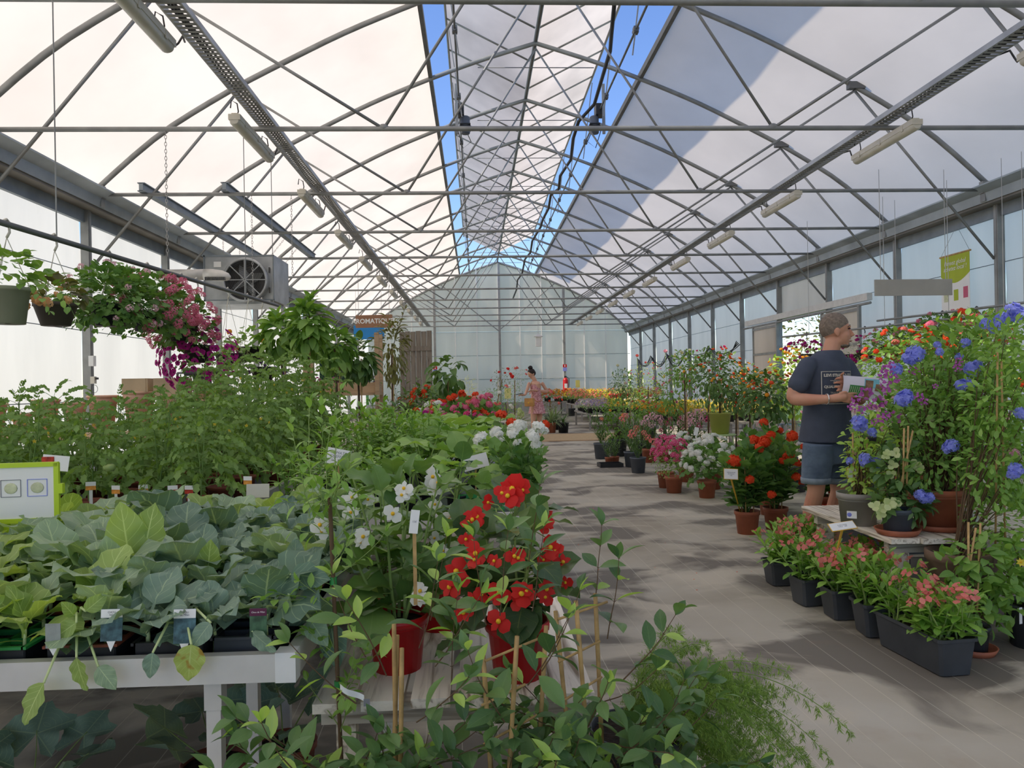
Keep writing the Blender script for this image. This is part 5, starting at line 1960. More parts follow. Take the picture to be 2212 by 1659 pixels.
for s in (-.24, .30):
    MB().tube([(s, 0, zt), (s - .1, .2, 0)], .014, 6).tube([(s, 0, zt), (s + .1, -.2, 0)], .014, 6).build('stand_leg', 'steel_dark', t)
# control boxes on the wall post
p = at(200, 780, 9.9)
t = thing('switch_box', 'white switch box with a lever fixed to the wall post behind the tomatoes', 'switch box', (XL + .12, 9.88, p.z))
MB().box((.03, 0, 0), (.06, .07, .13)).build('box_body', 'white_plastic', t)
MB().tube([(.02, 0, -.06), (.02, 0, -.20)], .008, 6).build('conduit', 'steel_dark', t)
t2 = thing('thermostat', 'small cream thermostat with a coil below the switch box', 'thermostat', (XL + .14, 9.88, p.z - .24))
MB().box((.02, 0, 0), (.05, .06, .09)).build('box_body', 'cream_plastic', t2)
MB().tube([(.05, 0, .02), (.08, 0, .02)], .014, 8).build('knob', 'black_plastic', t2)
MB().tube([(.03 + .04 * math.cos(a), 0, -.11 + .05 * math.sin(a)) for a in np.linspace(0, 12, 40)], .003, 4).build('coil', 'steel', t2, smooth=True)

# ------------------------------------------------------------------ air heater hung from two beams
def chainmesh(L):
    b = MB()
    ring = MB().tube([(.010 * math.cos(a), 0, .020 * math.sin(a)) for a in np.linspace(0, 2 * PI, 11)], .0035, 4, caps=False).T()
    n = int(L / .034)
    return MB().stamp(ring, [TR(z=-.017 - .034 * k, rz=PI / 2 * (k % 2) + .3) for k in range(n)]).mesh('links', 'chain', True)


def hang_chain(label, p, zt, group=None, top_x=None):
    t = thing('hanging_chain', label, 'chain', (p[0], p[1], p[2]), group=group)
    v = Vector(((top_x if top_x is not None else p[0]) - p[0], 0, zt - p[2]))
    link('links', chainmesh(v.length), t, Matrix.Translation(v) @ Vector((0, 0, 1)).rotation_difference(v).to_matrix().to_4x4(), kind='stuff')
    return t


x0, x1 = at(440, 600, 13).x, at(592, 600, 13).x
zt, zb = at(515, 551, 13).z, at(515, 650, 13).z
hx = thing('air_heater', 'large galvanised air heater with a round caged fan', 'heater', ((x0 + x1) / 2, 13.5, zb))
w, h = x1 - x0, zt - zb
MB().box((0, 0, h / 2), (w, 1.0, h)).build('cabinet', 'galva', hx)
for s in (-1, 1):
    MB().box((s * (w / 2 - .012), -.505, h / 2), (.024, .012, h)).build('cabinet_edge', 'galva_dark' if False else 'steel_blue', hx)
    MB().box((0, -.505, h / 2 + s * (h / 2 - .012)), (w, .012, .024)).build('cabinet_edge', 'steel_blue', hx)
MB().box((0, -.1, -.03), (w * .9, .9, .06)).build('base_pan', 'galva', hx)
fx, fz, fr_ = at(530, 605, 12.8).x - (x0 + x1) / 2, at(530, 605, 12.8).z - zb, .345
MB().tube([(fx, -.50, fz), (fx, -.72, fz)], fr_, 36, caps=False).build('fan_shroud', 'galva', hx, smooth=True)
MB().tube([(fx + fr_ * math.cos(a), -.72, fz + fr_ * math.sin(a)) for a in np.linspace(0, 2 * PI, 41)], .022, 6, caps=False).build('fan_rim', 'galva', hx, smooth=True)
MB().tube([(fx, -.51, fz), (fx, -.515, fz)], fr_ * .98, 32).build('fan_back', 'galva_dark', hx)
bl = leaf(.30, .16, 4, 2, 'strap', 0, .2)
blm = bl.mesh('fan_blade', 'galva', True)
for k in range(4):
    link('fan_blade', blm, hx, Matrix.Translation((fx, -.60, fz)) @ Matrix.Rotation(PI / 2, 4, 'X') @ Matrix.Rotation(k * PI / 2 + .4, 4, 'Z') @ Matrix.Rotation(.5, 4, 'Y'))
MB().tube([(fx, -.55, fz), (fx, -.66, fz)], .05, 12).build('fan_hub', 'galva', hx, smooth=True)
gd = MB()
for q in range(1, 13):
    gd.tube([(fx + fr_ * q / 13 * math.cos(a), -.725, fz + fr_ * q / 13 * math.sin(a)) for a in np.linspace(0, 2 * PI, 33)], .004, 3, caps=False)
gd.build('fan_guard', 'steel_dark', hx, kind='stuff')
for k in range(4):
    a = k * PI / 4
    MB().tube([(fx - fr_ * math.cos(a), -.735, fz - fr_ * math.sin(a)), (fx + fr_ * math.cos(a), -.735, fz + fr_ * math.sin(a))], .010, 6).build('guard_bar', 'galva', hx)
MB().box((-w * .30, -.508, h * .80), (.12, .006, .09)).build('rating_plate', 'white_card', hx)
for zz in (.72, .28):
    MB().tube([(w * .44, -.53, h * zz), (w * .44, -.53, h * (zz - .12))], .012, 6).build('handle', 'galva_dark', hx)
# duct with a slotted elbow nozzle in front
dz_ = at(440, 596, 12.2).z
du = thing('flue_duct', 'pale round duct ending in a slotted nozzle before the heater', 'duct', (at(450, 596, 12.2).x, 12.2, dz_))
MB().tube([(XL - du.location.x + .0, 0, .02), (-.05, 0, .02)], .085, 20).build('pipe', 'alu', du, smooth=True)
MB().tube([(-.06, 0, .02), (.06, 0, .015), (.20, 0, .0), (.30, 0, -.02), (.34, 0, -.03)], [.088, .092, .085, .06, .02], 18, flat=1).build('nozzle', 'alu', du, smooth=True)
for k in range(15):
    MB().box((-.02 + k * .021, -.07, -.055), (.008, .06, .05)).build('nozzle_slot', 'steel_dark', du)
for k, (px0, px1) in enumerate(((312, 600), (490, 683))):
    xx = at((px0), 425, 10).x
    b_ = thing('hanging_beam', 'grey steel beam laid across the tie bars %s' % ('over the wall side of the heater' if k == 0 else 'over the aisle side of the heater'), 'beam', (xx, 12.6, ZT + .075))
    MB().box((0, 0, 0), (.05, 5.4, .10)).build('web', 'steel_blue', b_)
    MB().box((0, 0, .05), (.09, 5.4, .012)).box((0, 0, -.05), (.09, 5.4, .012)).build('flanges', 'steel_blue', b_)
g_ = 'chains carrying the heater'
for xx in (at(312, 425, 10).x, at(490, 425, 10).x):
    for yy in (13.05, 13.95):
        cx_ = min(max(xx, x0 + .05), x1 - .05)
        hang_chain('steel chain holding up the air heater', (cx_, yy, zt + .001), ZT + .03, g_, xx)
for px, pya, Y in ((362, 560, 7.5), (632, 600, 10), (547, 655, 10)):
    p = at(px, pya, Y)
    hang_chain('long steel chain hanging from a tie bar above the tomatoes', (p.x, Y, p.z), ZT + .01, 'chains hanging above the tomatoes')

# ------------------------------------------------------------------ pipe rail with hanging baskets
RZ = 2.15
ra, rb_ = on(-60, 462, RZ), on(600, 660, RZ)
rail = thing('basket_rail', 'galvanised pipe rail carrying the hanging baskets above the tomatoes', 'rail', (0, 0, RZ))
MB().tube([(ra.x, ra.y, 0), (rb_.x, rb_.y, 0)], .017, 10).build('pipe', 'steel_dark', rail, smooth=True)
for f in (.15, .80, .97):
    q = ra.lerp(rb_, f)
    MB().tube([(q.x, q.y, 0), (q.x, q.y, ZT - RZ - .02)], .004, 5).build('hanging_rod', 'steel', rail)


def railpt(px):
    "the rail's point that shows at column px"
    best = min((i / 400 for i in range(401)), key=lambda f: abs(_col(ra.lerp(rb_, f)) - px))
    return ra.lerp(rb_, best)


def _col(p):
    d = _M3.inverted() @ (Vector(p) - Vector((0, 0, CAM_H)))
    return 1106 - FPX * d.x / d.z


HOOK = MB().tube([(0, -.022, -.012), (0, -.02, .016), (0, 0, .026), (0, .02, .016), (0, .022, -.01), (.008, .012, -.04), (0, 0, -.07)], .007, 6).mesh('hook', 'cream_plastic', True)
HOOKB = HOOK.copy()
HOOKB.materials[0] = MAT['black_plastic']


def basket(label, name, q, drop, rt, rb2, hp, potmat, hook=HOOK, cat='hanging basket', wires=3):
    "hangs from rail point q; origin at the pot's base"
    t = thing(name, label, cat, (q.x, q.y, q.z - drop))
    link('hook', hook, t, Matrix.Translation((0, 0, drop)))
    MB().lathe([(rb2 * .2, .003), (rb2, 0), (rt * .96, hp - .02), (rt, hp - .02), (rt, hp), (rt - .006, hp), (rt - .01, hp - .025)], 22).build('pot', potmat, t, smooth=True)
    MB().lathe([(0, hp - .018), (rt - .01, hp - .02)], 14).build('soil', 'soil', t)
    for k in range(wires):
        a = 2 * PI * k / wires + .5
        MB().tube([(rt * .97 * math.cos(a), rt * .97 * math.sin(a), hp - .005), (0, 0, drop - .07)], .0022, 4).build('wire', 'cream_plastic', t)
    return t


STL = leaf(.062, .050, 5, 2, 'ovate', .2, .5, serr=.06).T()
IVY = fan(.028, 5, .25, 16, 2, .2, .05, .3, 0, 4).T()
SMALLL = leaf(.030, .016, 3, 2, 'ovate', .2, .5).T()


def trail(T, mat, n, L, seed, r0=.10, z0=.16, size=(1, .8), out=.6, sp=10):
    "hanging runners"
    S = Shoots(seed)
    rr = random.Random(seed)
    for k in range(n):
        a = rr.uniform(0, 2 * PI)
        S.shoot((r0 * math.cos(a), r0 * math.sin(a), z0), (math.cos(a), math.sin(a), .35), L * rr.uniform(.6, 1.1), -2.1 * out, .12, 12, .0014, leaves=sp, first=.15, size=size, ang=60, droop=.1, pet=.02)
    b = MB()
    b.v, b.f, b.m, b.uv, b.n = S.stems.v, S.stems.f, S.stems.m, S.stems.uv, S.stems.n
    b.stamp(T, S.leaves)
    return b.mesh('trailing_shoots', mat, True), S


plain('pot_sage', (.36, .37, .27), .55, 0, .08)
plain('pot_brown', (.10, .08, .065), .55, 0, .12)
q = railpt(15)
t = basket('hanging strawberry in a tall sage green pot', 'strawberry_basket', q, .40 + .12, .105, .08, .19, 'pot_sage')
link('foliage', bushmesh(.17, .17, .13, 90, STL, 'mid_leaf', 3, .26, -.3, .2), t, kind='stuff')
me, S = trail(STL, 'mid_leaf', 7, .55, 5, .09, .2, (.75, .6), .8, 9)
link('runners', me, t, kind='stuff')
q = railpt(118)
t = basket('hanging peach begonia in a shallow brown bowl', 'begonia_basket', q, .50, .115, .075, .13, 'pot_brown')
link('foliage', bushmesh(.15, .15, .09, 70, STL, 'bronze_leaf', 4, .17, -.2, .2), t, kind='stuff')
PEA = cluster(leaf(.022, .024, 3, 2, 'round', -.1, .4).T(), 22, .022, ['peach_petal', 'peach_petal'], -.3, .2, 1, .8, .8, 'flower')
for (dx, dy, dz, s) in ((-.02, -.13, .13, 1.0), (.03, -.14, .12, 1.1), (-.05, -.12, .14, .8), (.11, -.08, .14, .9), (.06, -.10, .17, .6), (-.09, -.05, .19, .8), (.0, .05, .22, .7), (-.13, -.04, .11, .7)):
    link('flower', PEA, t, face((dx, dy, dz), (dx, dy - .1, .06), s))
PKH = cluster(flower(5, .012, .008, .2, 0, nl=2, nw=1).T(), 20, .03, ['pink_petal', 'pink_petal'], -.3, .3, 1.0, .8, 0, 'flower_head')
LPH = cluster(flower(5, .010, .007, .2, 0, nl=2, nw=1).T(), 12, .02, ['light_pink', 'light_pink'], -.3, .3, 1.0, .8, 0, 'flower_head')
PET = flower(5, .021, .024, .55, .25, 'round', 0, .7, 3, 2).mesh('flower', ['magenta_petal', 'eye_dark'], True)
PETP = flower(5, .020, .022, .55, .25, 'round', 0, .7, 3, 2).mesh('flower', ['purple_petal', 'eye_dark'], True)


def hangmass(label, name, px, drop, rad, rz_, zc, T, mat, nl, fl, nf, seed, potmat='black_plastic', flo=-.6, cat='hanging basket', fs=1., hook=HOOK, bias=None, q=None, lo=-.8, down=.35):
    q = q or railpt(px)
    t = basket(label, name, q, drop, .12, .085, .14, potmat, hook, cat)
    link('foliage', bushmesh(rad, rad, rz_, nl, T, mat, seed, zc, lo, .4, .35), t, kind='stuff')
    rr = random.Random(seed)
    for k in range(nf):
        for _ in range(20):
            d = Vector((rr.gauss(0, 1), rr.gauss(0, 1), rr.gauss(0, 1))).normalized()
            if d.z > flo and (bias is None or d.dot(Vector(bias)) > rr.uniform(-.6, .5)):
                break
        link('flower' if 'head' not in fl.name else 'flower_head', fl, t, face((d.x * rad * rr.uniform(.9, 1.08), d.y * rad * rr.uniform(.9, 1.08), zc + d.z * rz_ * rr.uniform(.9, 1.1)), d + Vector((0, -.35, .1)), fs * rr.uniform(.75, 1.15), rr.uniform(0, 6)))
    return t


hangmass('hanging ivy geranium with few pale flowers and trailing shoots', 'ivy_geranium_basket', 235, .46, .34, .25, .16, IVY, 'geranium_leaf', 760, LPH, 30, 71)
hangmass('hanging ivy geranium with loose rose pink heads', 'ivy_geranium_basket', 318, .46, .33, .27, .16, IVY, 'geranium_leaf', 640, PKH, 52, 72, bias=(.8, -.4, .3))
hangmass('hanging ivy geranium smothered in rose pink heads', 'ivy_geranium_basket', 392, .50, .27, .28, .14, IVY, 'geranium_leaf', 380, PKH, 54, 73)
hangmass('hanging magenta petunia forming a dense falling cushion', 'petunia_basket', 425, .66, .30, .30, .06, SMALLL, 'dark_leaf', 260, PET, 230, 74, fs=1.35, flo=-.95)
hangmass('hanging silver-leaved trailing plant beside the magenta petunia', 'silver_basket', 492, .70, .20, .25, .05, SMALLL, 'grey_leaf', 420, LPH, 0, 75)
hangmass('hanging strawberry with orange flowers beneath the heater', 'mixed_basket', 535, .62, .24, .20, .12, STL, 'mid_leaf', 130, cluster(FLT, 12, .02, ['orange_petal', 'orange_petal'], -.2), 9, 76)
hangmass('hanging dark purple petunia near the citrus trees', 'petunia_basket', 565, .80, .22, .24, .08, SMALLL, 'dark_leaf', 220, PETP, 55, 77, fs=1.1, flo=-.95)
# ------------------------------------------------------------------ coral euphorbias along the aisle
EL = [leaf(.105, .037, 6, 2, 'obov', .2, .35 + .3 * q, seed=q).mesh('leaf', 'euphorbia_leaf', True) for q in range(2)]


def bractpair():
    b = MB()
    t_ = leaf(.023, .029, 3, 3, 'round', .1, .3).T()
    b.stamp(t_, [TR(rz=0, rx=.15), TR(rz=PI, rx=.15)])
    b.ell((0, 0, .003), (.003, .003, .003), 5, 4, 1)
    return b.mesh('flower', ['coral_petal', 'pink_petal'], True)


BRC = bractpair()
SQP = squarepot(.165, .15, 'anthracite').mesh('pot', 'anthracite', False)
LNG = squarepot(.18, .165, 'anthracite', .8, .46).mesh('pot', 'anthracite', False)


def euphorbia(seed, ns, pot, lx=.05, ly=.05, h0=.14, H=.20):
    rr = random.Random(seed)
    R = Recipe()
    R.add('pot', pot)
    w = .075
    R.add('soil', MB().box((0, 0, h0 - .03), (lx * 2 + .03, ly * 2 + .03, .01)).mesh('soil', 'soil', False))
    S = Shoots(seed)
    fl = []
    for k in range(ns):
        a = k * 2.4
        p = (rr.uniform(-lx, lx), rr.uniform(-ly, ly), h0 - .02)
        tl = rr.uniform(.1, .75)
        P, D = S.shoot(p, (math.cos(a) * math.sin(tl), math.sin(a) * math.sin(tl), math.cos(tl)), H * rr.uniform(.7, 1.15), .15, .08, 7, .0055, leaves=11, first=.12, size=(1.0, .72), ang=58, droop=-.02)
        if rr.random() < .75:
            for q in range(rr.choice((2, 3, 4))):
                e = Vector((rr.uniform(-1, 1), rr.uniform(-1, .3), rr.uniform(.3, 1))).normalized()
                fl.append(face(P[-1] + e * rr.uniform(.03, .06), e, rr.uniform(.8, 1.3), rr.uniform(0, 6)))
    R.add('stems', S.stems.mesh('stems', 'stem_green', True), kind='stuff')
    R.add('leaf', EL[0], S.leaves[0::2])
    R.add('leaf', EL[1], S.leaves[1::2])
    R.add('flower', BRC, fl)
    return R


EU = [euphorbia(400 + q, 14, SQP) for q in range(3)]
EUL = euphorbia(410, 30, LNG, .06, .19, .155)
r = random.Random(3)
for k, (px, py, lb) in enumerate(((1683, 1268, 'farthest'), (1748, 1312, ''), (1820, 1342, ''), (1895, 1380, ''))):
    p = on(px, py, 0)
    r.choice(EU).place('coral_euphorbia', 'coral flowered euphorbia in a square grey pot along the aisle', 'euphorbia', (p.x + .03, p.y + .07, 0), r.uniform(-.15, .15) + PI / 2 * r.randrange(4), 1.0 + .04 * k, 'coral euphorbias in square pots')
for px, py in ((1725, 1262), (1772, 1268), (1865, 1315)):
    p = on(px - 6, py - 18, 0)
    r.choice(EU).place('coral_euphorbia', 'coral flowered euphorbia in a square grey pot tucked behind the front row', 'euphorbia', (p.x + .04, p.y + .1, 0), r.uniform(-.15, .15), 1.0, 'coral euphorbias of the second row')
EUL.place('euphorbia_trough', 'coral euphorbias in one long grey trough at the end of the row', 'euphorbia', (1.99, 3.375, 0), .10, 1.0)

# price markers on yellow stakes
def marker(label, px, py, Y, wpx, hpx, tilt, key, ks, px1, py1, Y1=None, edge='yellow_plastic', kz=0, lean=.5, turn=0):
    c = at(px, py, Y)
    e = at(px1, py1, Y1 or Y)
    t = thing('price_marker', label, 'price card', e)
    w, h = wpx * Y / FPX, hpx * Y / FPX
    M = Matrix.Translation(c - e) @ Matrix.Rotation(turn, 4, 'Z') @ Matrix.Rotation(-lean, 4, 'X') @ Matrix.Rotation(math.radians(tilt), 4, 'Y')
    MB().box((0, 0, 0), (w, .002, h)).build('card', 'white_card', t, M=M)
    MB().box((0, .0018, 0), (w + .008, .0016, h + .008)).build('frame', edge, t, M=M)
    if key:
        textpart(t, key, M @ TR(0, -.0014, h * kz, rx=PI / 2, s=ks * h), 'ink_grey')
    MB().tube([(0, 0, 0), c - e + Vector((0, .004, -h * .4))], [.004, .007], 6, flat=1.2).build('stake', edge, t)
    return t


marker('white card lettered EUPHORBE on a yellow stake in the coral euphorbias', 1820, 1136, 3.95, 58, 20, -8, 't_euphorbe', .75, 1802, 1215, 4.02, lean=.9)
marker('white price card on a yellow stake in the orange geranium pot', 1579, 1024, 6.02, 30, 22, 4, 't_geranium', .6, 1599, 1106, 6.32, lean=.2)
marker('yellow price card on a yellow stake in the taupe pot', 1840, 1022, 4.25, 19, 20, 3, None, .5, 1852, 1078, 4.32, lean=.1)
mk = marker('white card with a leaf drawing leaning beside the terracotta pot', 2100, 1124, 3.85, 36, 36, -22, None, .5, 2088, 1157, 3.9, lean=.2)
for k in range(5):
    MB().tube([at(2100, 1138, 3.842) - Vector(mk.location), at(2090 + k * 5, 1110 + abs(k - 2) * 4, 3.842) - Vector(mk.location)], .0016, 4).build('leaf_drawing', 'ink', mk)

# ------------------------------------------------------------------ low plank table with shrubs
TZ = .45
a_, b_ = on(1925, 1165, TZ), on(1768, 1113, TZ)
tx0, ty0, ty1 = a_.x, a_.y, b_.y + .35
lt = thing('plank_table', 'low weathered plank table under the blue flowering shrubs', 'table', (tx0, ty0, 0))
for k in range(8):
    MB().box((.075 + k * .155, (ty1 - ty0) / 2 - .01 * (k % 3), TZ - .013), (.148, ty1 - ty0 + .02 * (k % 2), .026)).build('plank', 'white_plank', lt)
for yy in (.12, ty1 - ty0 - .12):
    MB().box((.62, yy, TZ - .06), (1.16, .05, .065)).build('batten', 'white_plank_x', lt)
for lx in (.10, 1.1):
    for yy in (.12, ty1 - ty0 - .12):
        MB().box((lx, yy, (TZ - .09) / 2), (.07, .09, TZ - .09)).build('leg', 'white_plank', lt)
plain('grey_panel', (.30, .28, .25), .8, 0, .12, 6)
MB().box((.34, .10, .17), (.38, .02, .32)).build('end_panel', 'grey_panel', lt)

PBL = leaf(.050, .021, 4, 2, 'obov', .2, .5).T()
BIG = leaf(.065, .034, 5, 2, 'ovate', .25, .6).T()
BH = cluster(flower(5, .020, .017, .35, 0, nl=2, nw=2).T(), 22, .036, ['blue_petal', 'blue_petal'], -.5, .6, 1.0, .85, .3)
BOU = cluster(MB().stamp(leaf(.022, .018, 3, 2, 'ovate', .2, .4).T(), [Matrix.Rotation(2 * PI * k / 3, 4, 'Z') @ Matrix.Rotation(.9, 4, 'X') for k in range(3)]).T(), 6, .018, ['violet_petal', 'violet_petal'], -.3, .5, 1, 1, 0, 'flower')
LIM = MB().stamp(leaf(.034, .030, 4, 2, 'round', .2, .4).T(), [Matrix.Rotation(2 * PI * k / 3, 4, 'Z') @ Matrix.Rotation(.6, 4, 'X') for k in range(3)]).mesh('flower', 'lime_bract', True)


def flowering(label, name, cat, loc, pot, masses, T, mat, flowers, seed, canes=(), saucer=None, dens=1.0, smin=.75, smax=1.25, stems=14, h0=.15):
    "masses: (px,py,Y,rx,rz,n) leafy lobes; flowers: (mesh,name,[(px,py,Y,size)...])"
    rr = random.Random(seed)
    t = thing(name, label, cat, loc)
    L0 = Vector(loc)
    if pot:
        for nm, me, ms, kd, lb in pot.parts:
            link(nm, me, t)
    if saucer:
        MB().lathe([(0, .004), (saucer * .85, 0), (saucer, .03), (saucer - .008, .03), (saucer * .82, .008), (0, .008)], 22, (0, 0, -.008)).build('saucer', 'terracotta', t, smooth=True)
    b = MB()
    ms = []
    for px, py, Y, rx, rz_, n in masses:
        c = at(px, py, Y) - L0
        for i in range(int(n * dens)):
            d = Vector((rr.gauss(0, 1), rr.gauss(0, 1), rr.gauss(0, 1))).normalized()
            k = .25 + .8 * rr.random() ** .5
            p = c + Vector((d.x * rx * k, d.y * rx * k * .8, d.z * rz_ * k))
            e = d + Vector((rr.uniform(-.7, .7), rr.uniform(-.7, .7), rr.uniform(-.6, .7)))
            ms.append(grow(p, e, (d + Vector((0, 0, .9))).normalized(), rr.uniform(smin, smax)) @ Matrix.Rotation(rr.uniform(-.5, .5), 4, 'Y'))
        for i in range(max(2, int(stems * n / 260))):
            e = c + Vector((rr.uniform(-.8, .8) * rx, rr.uniform(-.8, .8) * rx * .8, rr.uniform(-.6, .9) * rz_))
            s0 = Vector((rr.uniform(-.03, .03), rr.uniform(-.03, .03), h0))
            b.tube([s0, s0.lerp(e, .5) + Vector((rr.uniform(-.03, .03), 0, .04)), e], [.004, .003, .0015], 4, caps=False, mi=1)
    b.stamp(T, ms)
    b.build('foliage', [mat, 'stem_brown'], t, smooth=True, kind='stuff')
    for me, nm, pts in flowers:
        for px, py, Y, s in pts:
            p = at(px, py, Y)
            n = (Vector((0, 0, CAM_H)) - p).normalized() + Vector((rr.uniform(-.4, .4), 0, rr.uniform(0, .7)))
            link(nm, me, t, face(p - L0, n, s, rr.uniform(0, 6)))
    for A, B in canes:
        MB().tube([Vector(A) - L0, Vector(B) - L0], .005, 7).build('cane', 'bamboo', t, smooth=True)
    return t


taupe = potted(.115, .092, .18, 'taupe_pot', .035)
p = on(1872, 1138, TZ)
q = (p.x, p.y + .09, TZ)
flowering('blue plumbago on canes in a taupe pot at the table edge', 'plumbago', 'shrub', q, taupe,
          [(1865, 1030, q[1], .11, .16, 170), (1880, 950, q[1] + .02, .13, .14, 160), (1850, 985, q[1], .08, .1, 60), (1900, 1040, q[1] + .05, .12, .12, 110)], PBL, 'light_leaf',
          [(BH, 'flower_head', [(1855, 912, q[1] - .1, 1.0), (1862, 922, q[1] - .1, .7), (1884, 934, q[1] - .08, .6), (1868, 993, q[1] - .12, .85), (1895, 1000, q[1] - .12, .8), (1835, 995, q[1] - .05, .5)])], 81,
          [(at(1845, 1060, q[1]), at(1842, 935, q[1])), (at(1862, 1060, q[1]), at(1858, 940, q[1])), (at(1878, 1060, q[1]), at(1872, 945, q[1]))])
st_ = thing('pot_sticker', 'small sticker with a blue flower on the taupe pot', 'sticker', at(1840, 1112, q[1] - .118), -.55)
MB().box((0, 0, 0), (.05, .001, .04)).build('sticker_paper', 'white_card', st_)
MB().ell((-.012, -.001, 0), (.012, .001, .012), 10, 6).build('flower_print', 'blue_petal', st_)
gb = potted(.082, .066, .125, 'grey_blue_pot', .02)
p = on(1955, 1160, TZ)
q2 = (p.x, p.y + .07, TZ + .012)
flowering('low lime-bracted shrub in a blue grey pot on a saucer', 'bougainvillea', 'shrub', q2, gb,
          [(1965, 1085, q2[1], .10, .10, 120), (1915, 1080, q2[1], .08, .07, 60), (1930, 1020, q2[1] + .05, .10, .12, 90), (1950, 960, q2[1] + .1, .08, .12, 60)], BIG, 'dark_leaf',
          [(LIM, 'flower', [(1890, 1095, q2[1] - .08, 1.1), (1905, 1100, q2[1] - .09, 1.0), (1920, 1090, q2[1] - .1, 1.2), (1932, 1088, q2[1] - .1, 1.1), (1900, 1112, q2[1] - .09, 1.0), (1935, 980, q2[1], 1.1), (1928, 1005, q2[1] - .02, 1.0), (1978, 1005, q2[1], 1.1), (1985, 1015, q2[1], 1.0), (1925, 1025, q2[1], .9), (1912, 985, q2[1], .8), (2010, 905, q2[1] + .1, .8), (1915, 980, q2[1], .8)]),
           (BH, 'flower_head', [(1988, 1070, q2[1] - .1, .7), (2005, 1075, q2[1] - .1, .7), (1997, 1078, q2[1] - .1, .6)])], 83,
          [(at(1950, 1075, q2[1]), at(1953, 925, q2[1])), (at(1958, 1075, q2[1]), at(1962, 920, q2[1])), (at(1940, 1075, q2[1]), at(1972, 930, q2[1]))], saucer=.115)
tp = potted(.14, .105, .21, 'terracotta', .035)
p = on(2055, 1152, TZ)
q3 = (p.x, p.y + .12, TZ + .012)
Yb = q3[1]
flowering('large blue plumbago bush in a terracotta pot on the low table', 'plumbago', 'shrub', q3, tp,
          [(2050, 960, Yb, .22, .22, 420), (2015, 905, Yb, .20, .20, 330), (2080, 860, Yb, .22, .22, 380), (2010, 1000, Yb - .05, .18, .14, 200), (2110, 980, Yb + .05, .2, .24, 320), (2025, 835, Yb + .1, .22, .18, 330), (2060, 790, Yb + .1, .22, .16, 260)], PBL, 'mid_leaf',
          [(BH, 'flower_head', [(1975, 766, Yb - .1, 1.15), (1965, 772, Yb - .1, .9), (1952, 862, Yb - .2, 1.05), (1958, 855, Yb - .2, .8), (2055, 963, Yb - .25, .85), (2045, 968, Yb - .24, .6), (2098, 797, Yb - .15, .9), (2112, 790, Yb - .15, .7), (2078, 832, Yb - .18, .8), (2090, 828, Yb - .18, .7), (1936, 797, Yb - .1, .8), (2030, 760, Yb - .1, .5), (2025, 745, Yb, .5), (2072, 770, Yb, .5), (2085, 740, Yb, .6)]),
           (BOU, 'flower', [(1915, 800, Yb - .3, 0.86), (1908, 812, Yb - .3, 0.73), (1925, 790, Yb - .3, 0.66), (1912, 832, Yb - .3, 0.73), (1932, 820, Yb - .3, 0.79), (1915, 845, Yb - .3, 0.66), (1848, 865, Yb - .2, 0.73), (1840, 880, Yb - .2, 0.66), (1862, 885, Yb - .2, 0.66), (1880, 878, Yb - .2, 0.59), (1905, 903, Yb - .25, 0.79), (1915, 897, Yb - .25, 0.66), (1985, 858, Yb - .25, 0.73), (1995, 868, Yb - .25, 0.66), (2072, 780, Yb - .2, 0.59), (2068, 795, Yb - .2, 0.66), (1888, 912, Yb - .2, 0.53), (1950, 868, Yb - .2, 0.53), (2020, 835, Yb - .2, 0.46)])], 85, saucer=.15, stems=14)
flowering('pale flowered bougainvillea behind the blue plumbago', 'bougainvillea', 'shrub', (q3[0] + .25, Yb + .75, TZ), tp,
          [(2060, 850, Yb + .7, .3, .3, 420), (2110, 800, Yb + .7, .35, .35, 460), (1990, 880, Yb + .7, .2, .25, 220), (2120, 930, Yb + .6, .3, .35, 300), (1960, 950, Yb + .6, .3, .3, 300)], BIG, 'mid_leaf',
          [(BOU, 'flower', [(1900, 870, Yb + .4, 1.2), (1870, 850, Yb + .4, 1.2), (2030, 800, Yb + .4, 1.2), (1975, 800, Yb + .4, 1.0), (1935, 900, Yb + .35, 1.2)]),
           (BH, 'flower_head', [(2165, 690, Yb + .4, 1.0), (2150, 706, Yb + .4, .9), (2200, 680, Yb + .3, 1.2), (2190, 668, Yb + .3, 1.0), (2130, 700, Yb + .4, .8)])], 86, stems=24)
# tall climber in a stone pot at the edge
plain('stone_brown', (.16, .105, .07), .85, 0, .35, 5, .4)
sp = Recipe().add('pot', MB().lathe([(.02, .01), (.095, 0), (.115, .06), (.13, .2), (.14, .36), (.15, .37), (.15, .41), (.135, .41), (.125, .34)], 26).mesh('pot', 'stone_brown', True)).add('soil', soilmesh(.13, .36))
p = on(2085, 1398, 0)
q4 = (2.37, 3.70, 0)
flowering('tall leafy climber in a brown stone pot by the low table', 'plumbago', 'climbing plant', q4, sp,
          [(2160, 1130, q4[1], .16, .2, 300), (2150, 1000, q4[1], .17, .22, 330), (2160, 870, q4[1], .18, .2, 330), (2180, 750, q4[1] + .05, .14, .16, 200), (2210, 950, q4[1], .16, .35, 330)], PBL, 'pepper_leaf',
          [(BH, 'flower_head', [(2195, 1015, q4[1] - .18, .8), (2188, 1025, q4[1] - .18, .6), (2205, 893, q4[1] - .15, .7)])], 87, [(at(2150, 1200, q4[1]), at(2155, 760, q4[1])), (at(2172, 1200, q4[1]), at(2163, 780, q4[1]))], h0=.38, stems=5)
sp2 = thing('stone_pot', 'brown stone planter standing empty behind the tall climber', 'planter', (2.78, 4.22, 0))
link('pot', sp.parts[0][1], sp2, Matrix.Diagonal((1, 1, .80, 1)))
dp = potted(.12, .095, .20, 'anthracite', .02)
p = on(2190, 1430, 0)
q5 = (2.60, 3.50, 0)
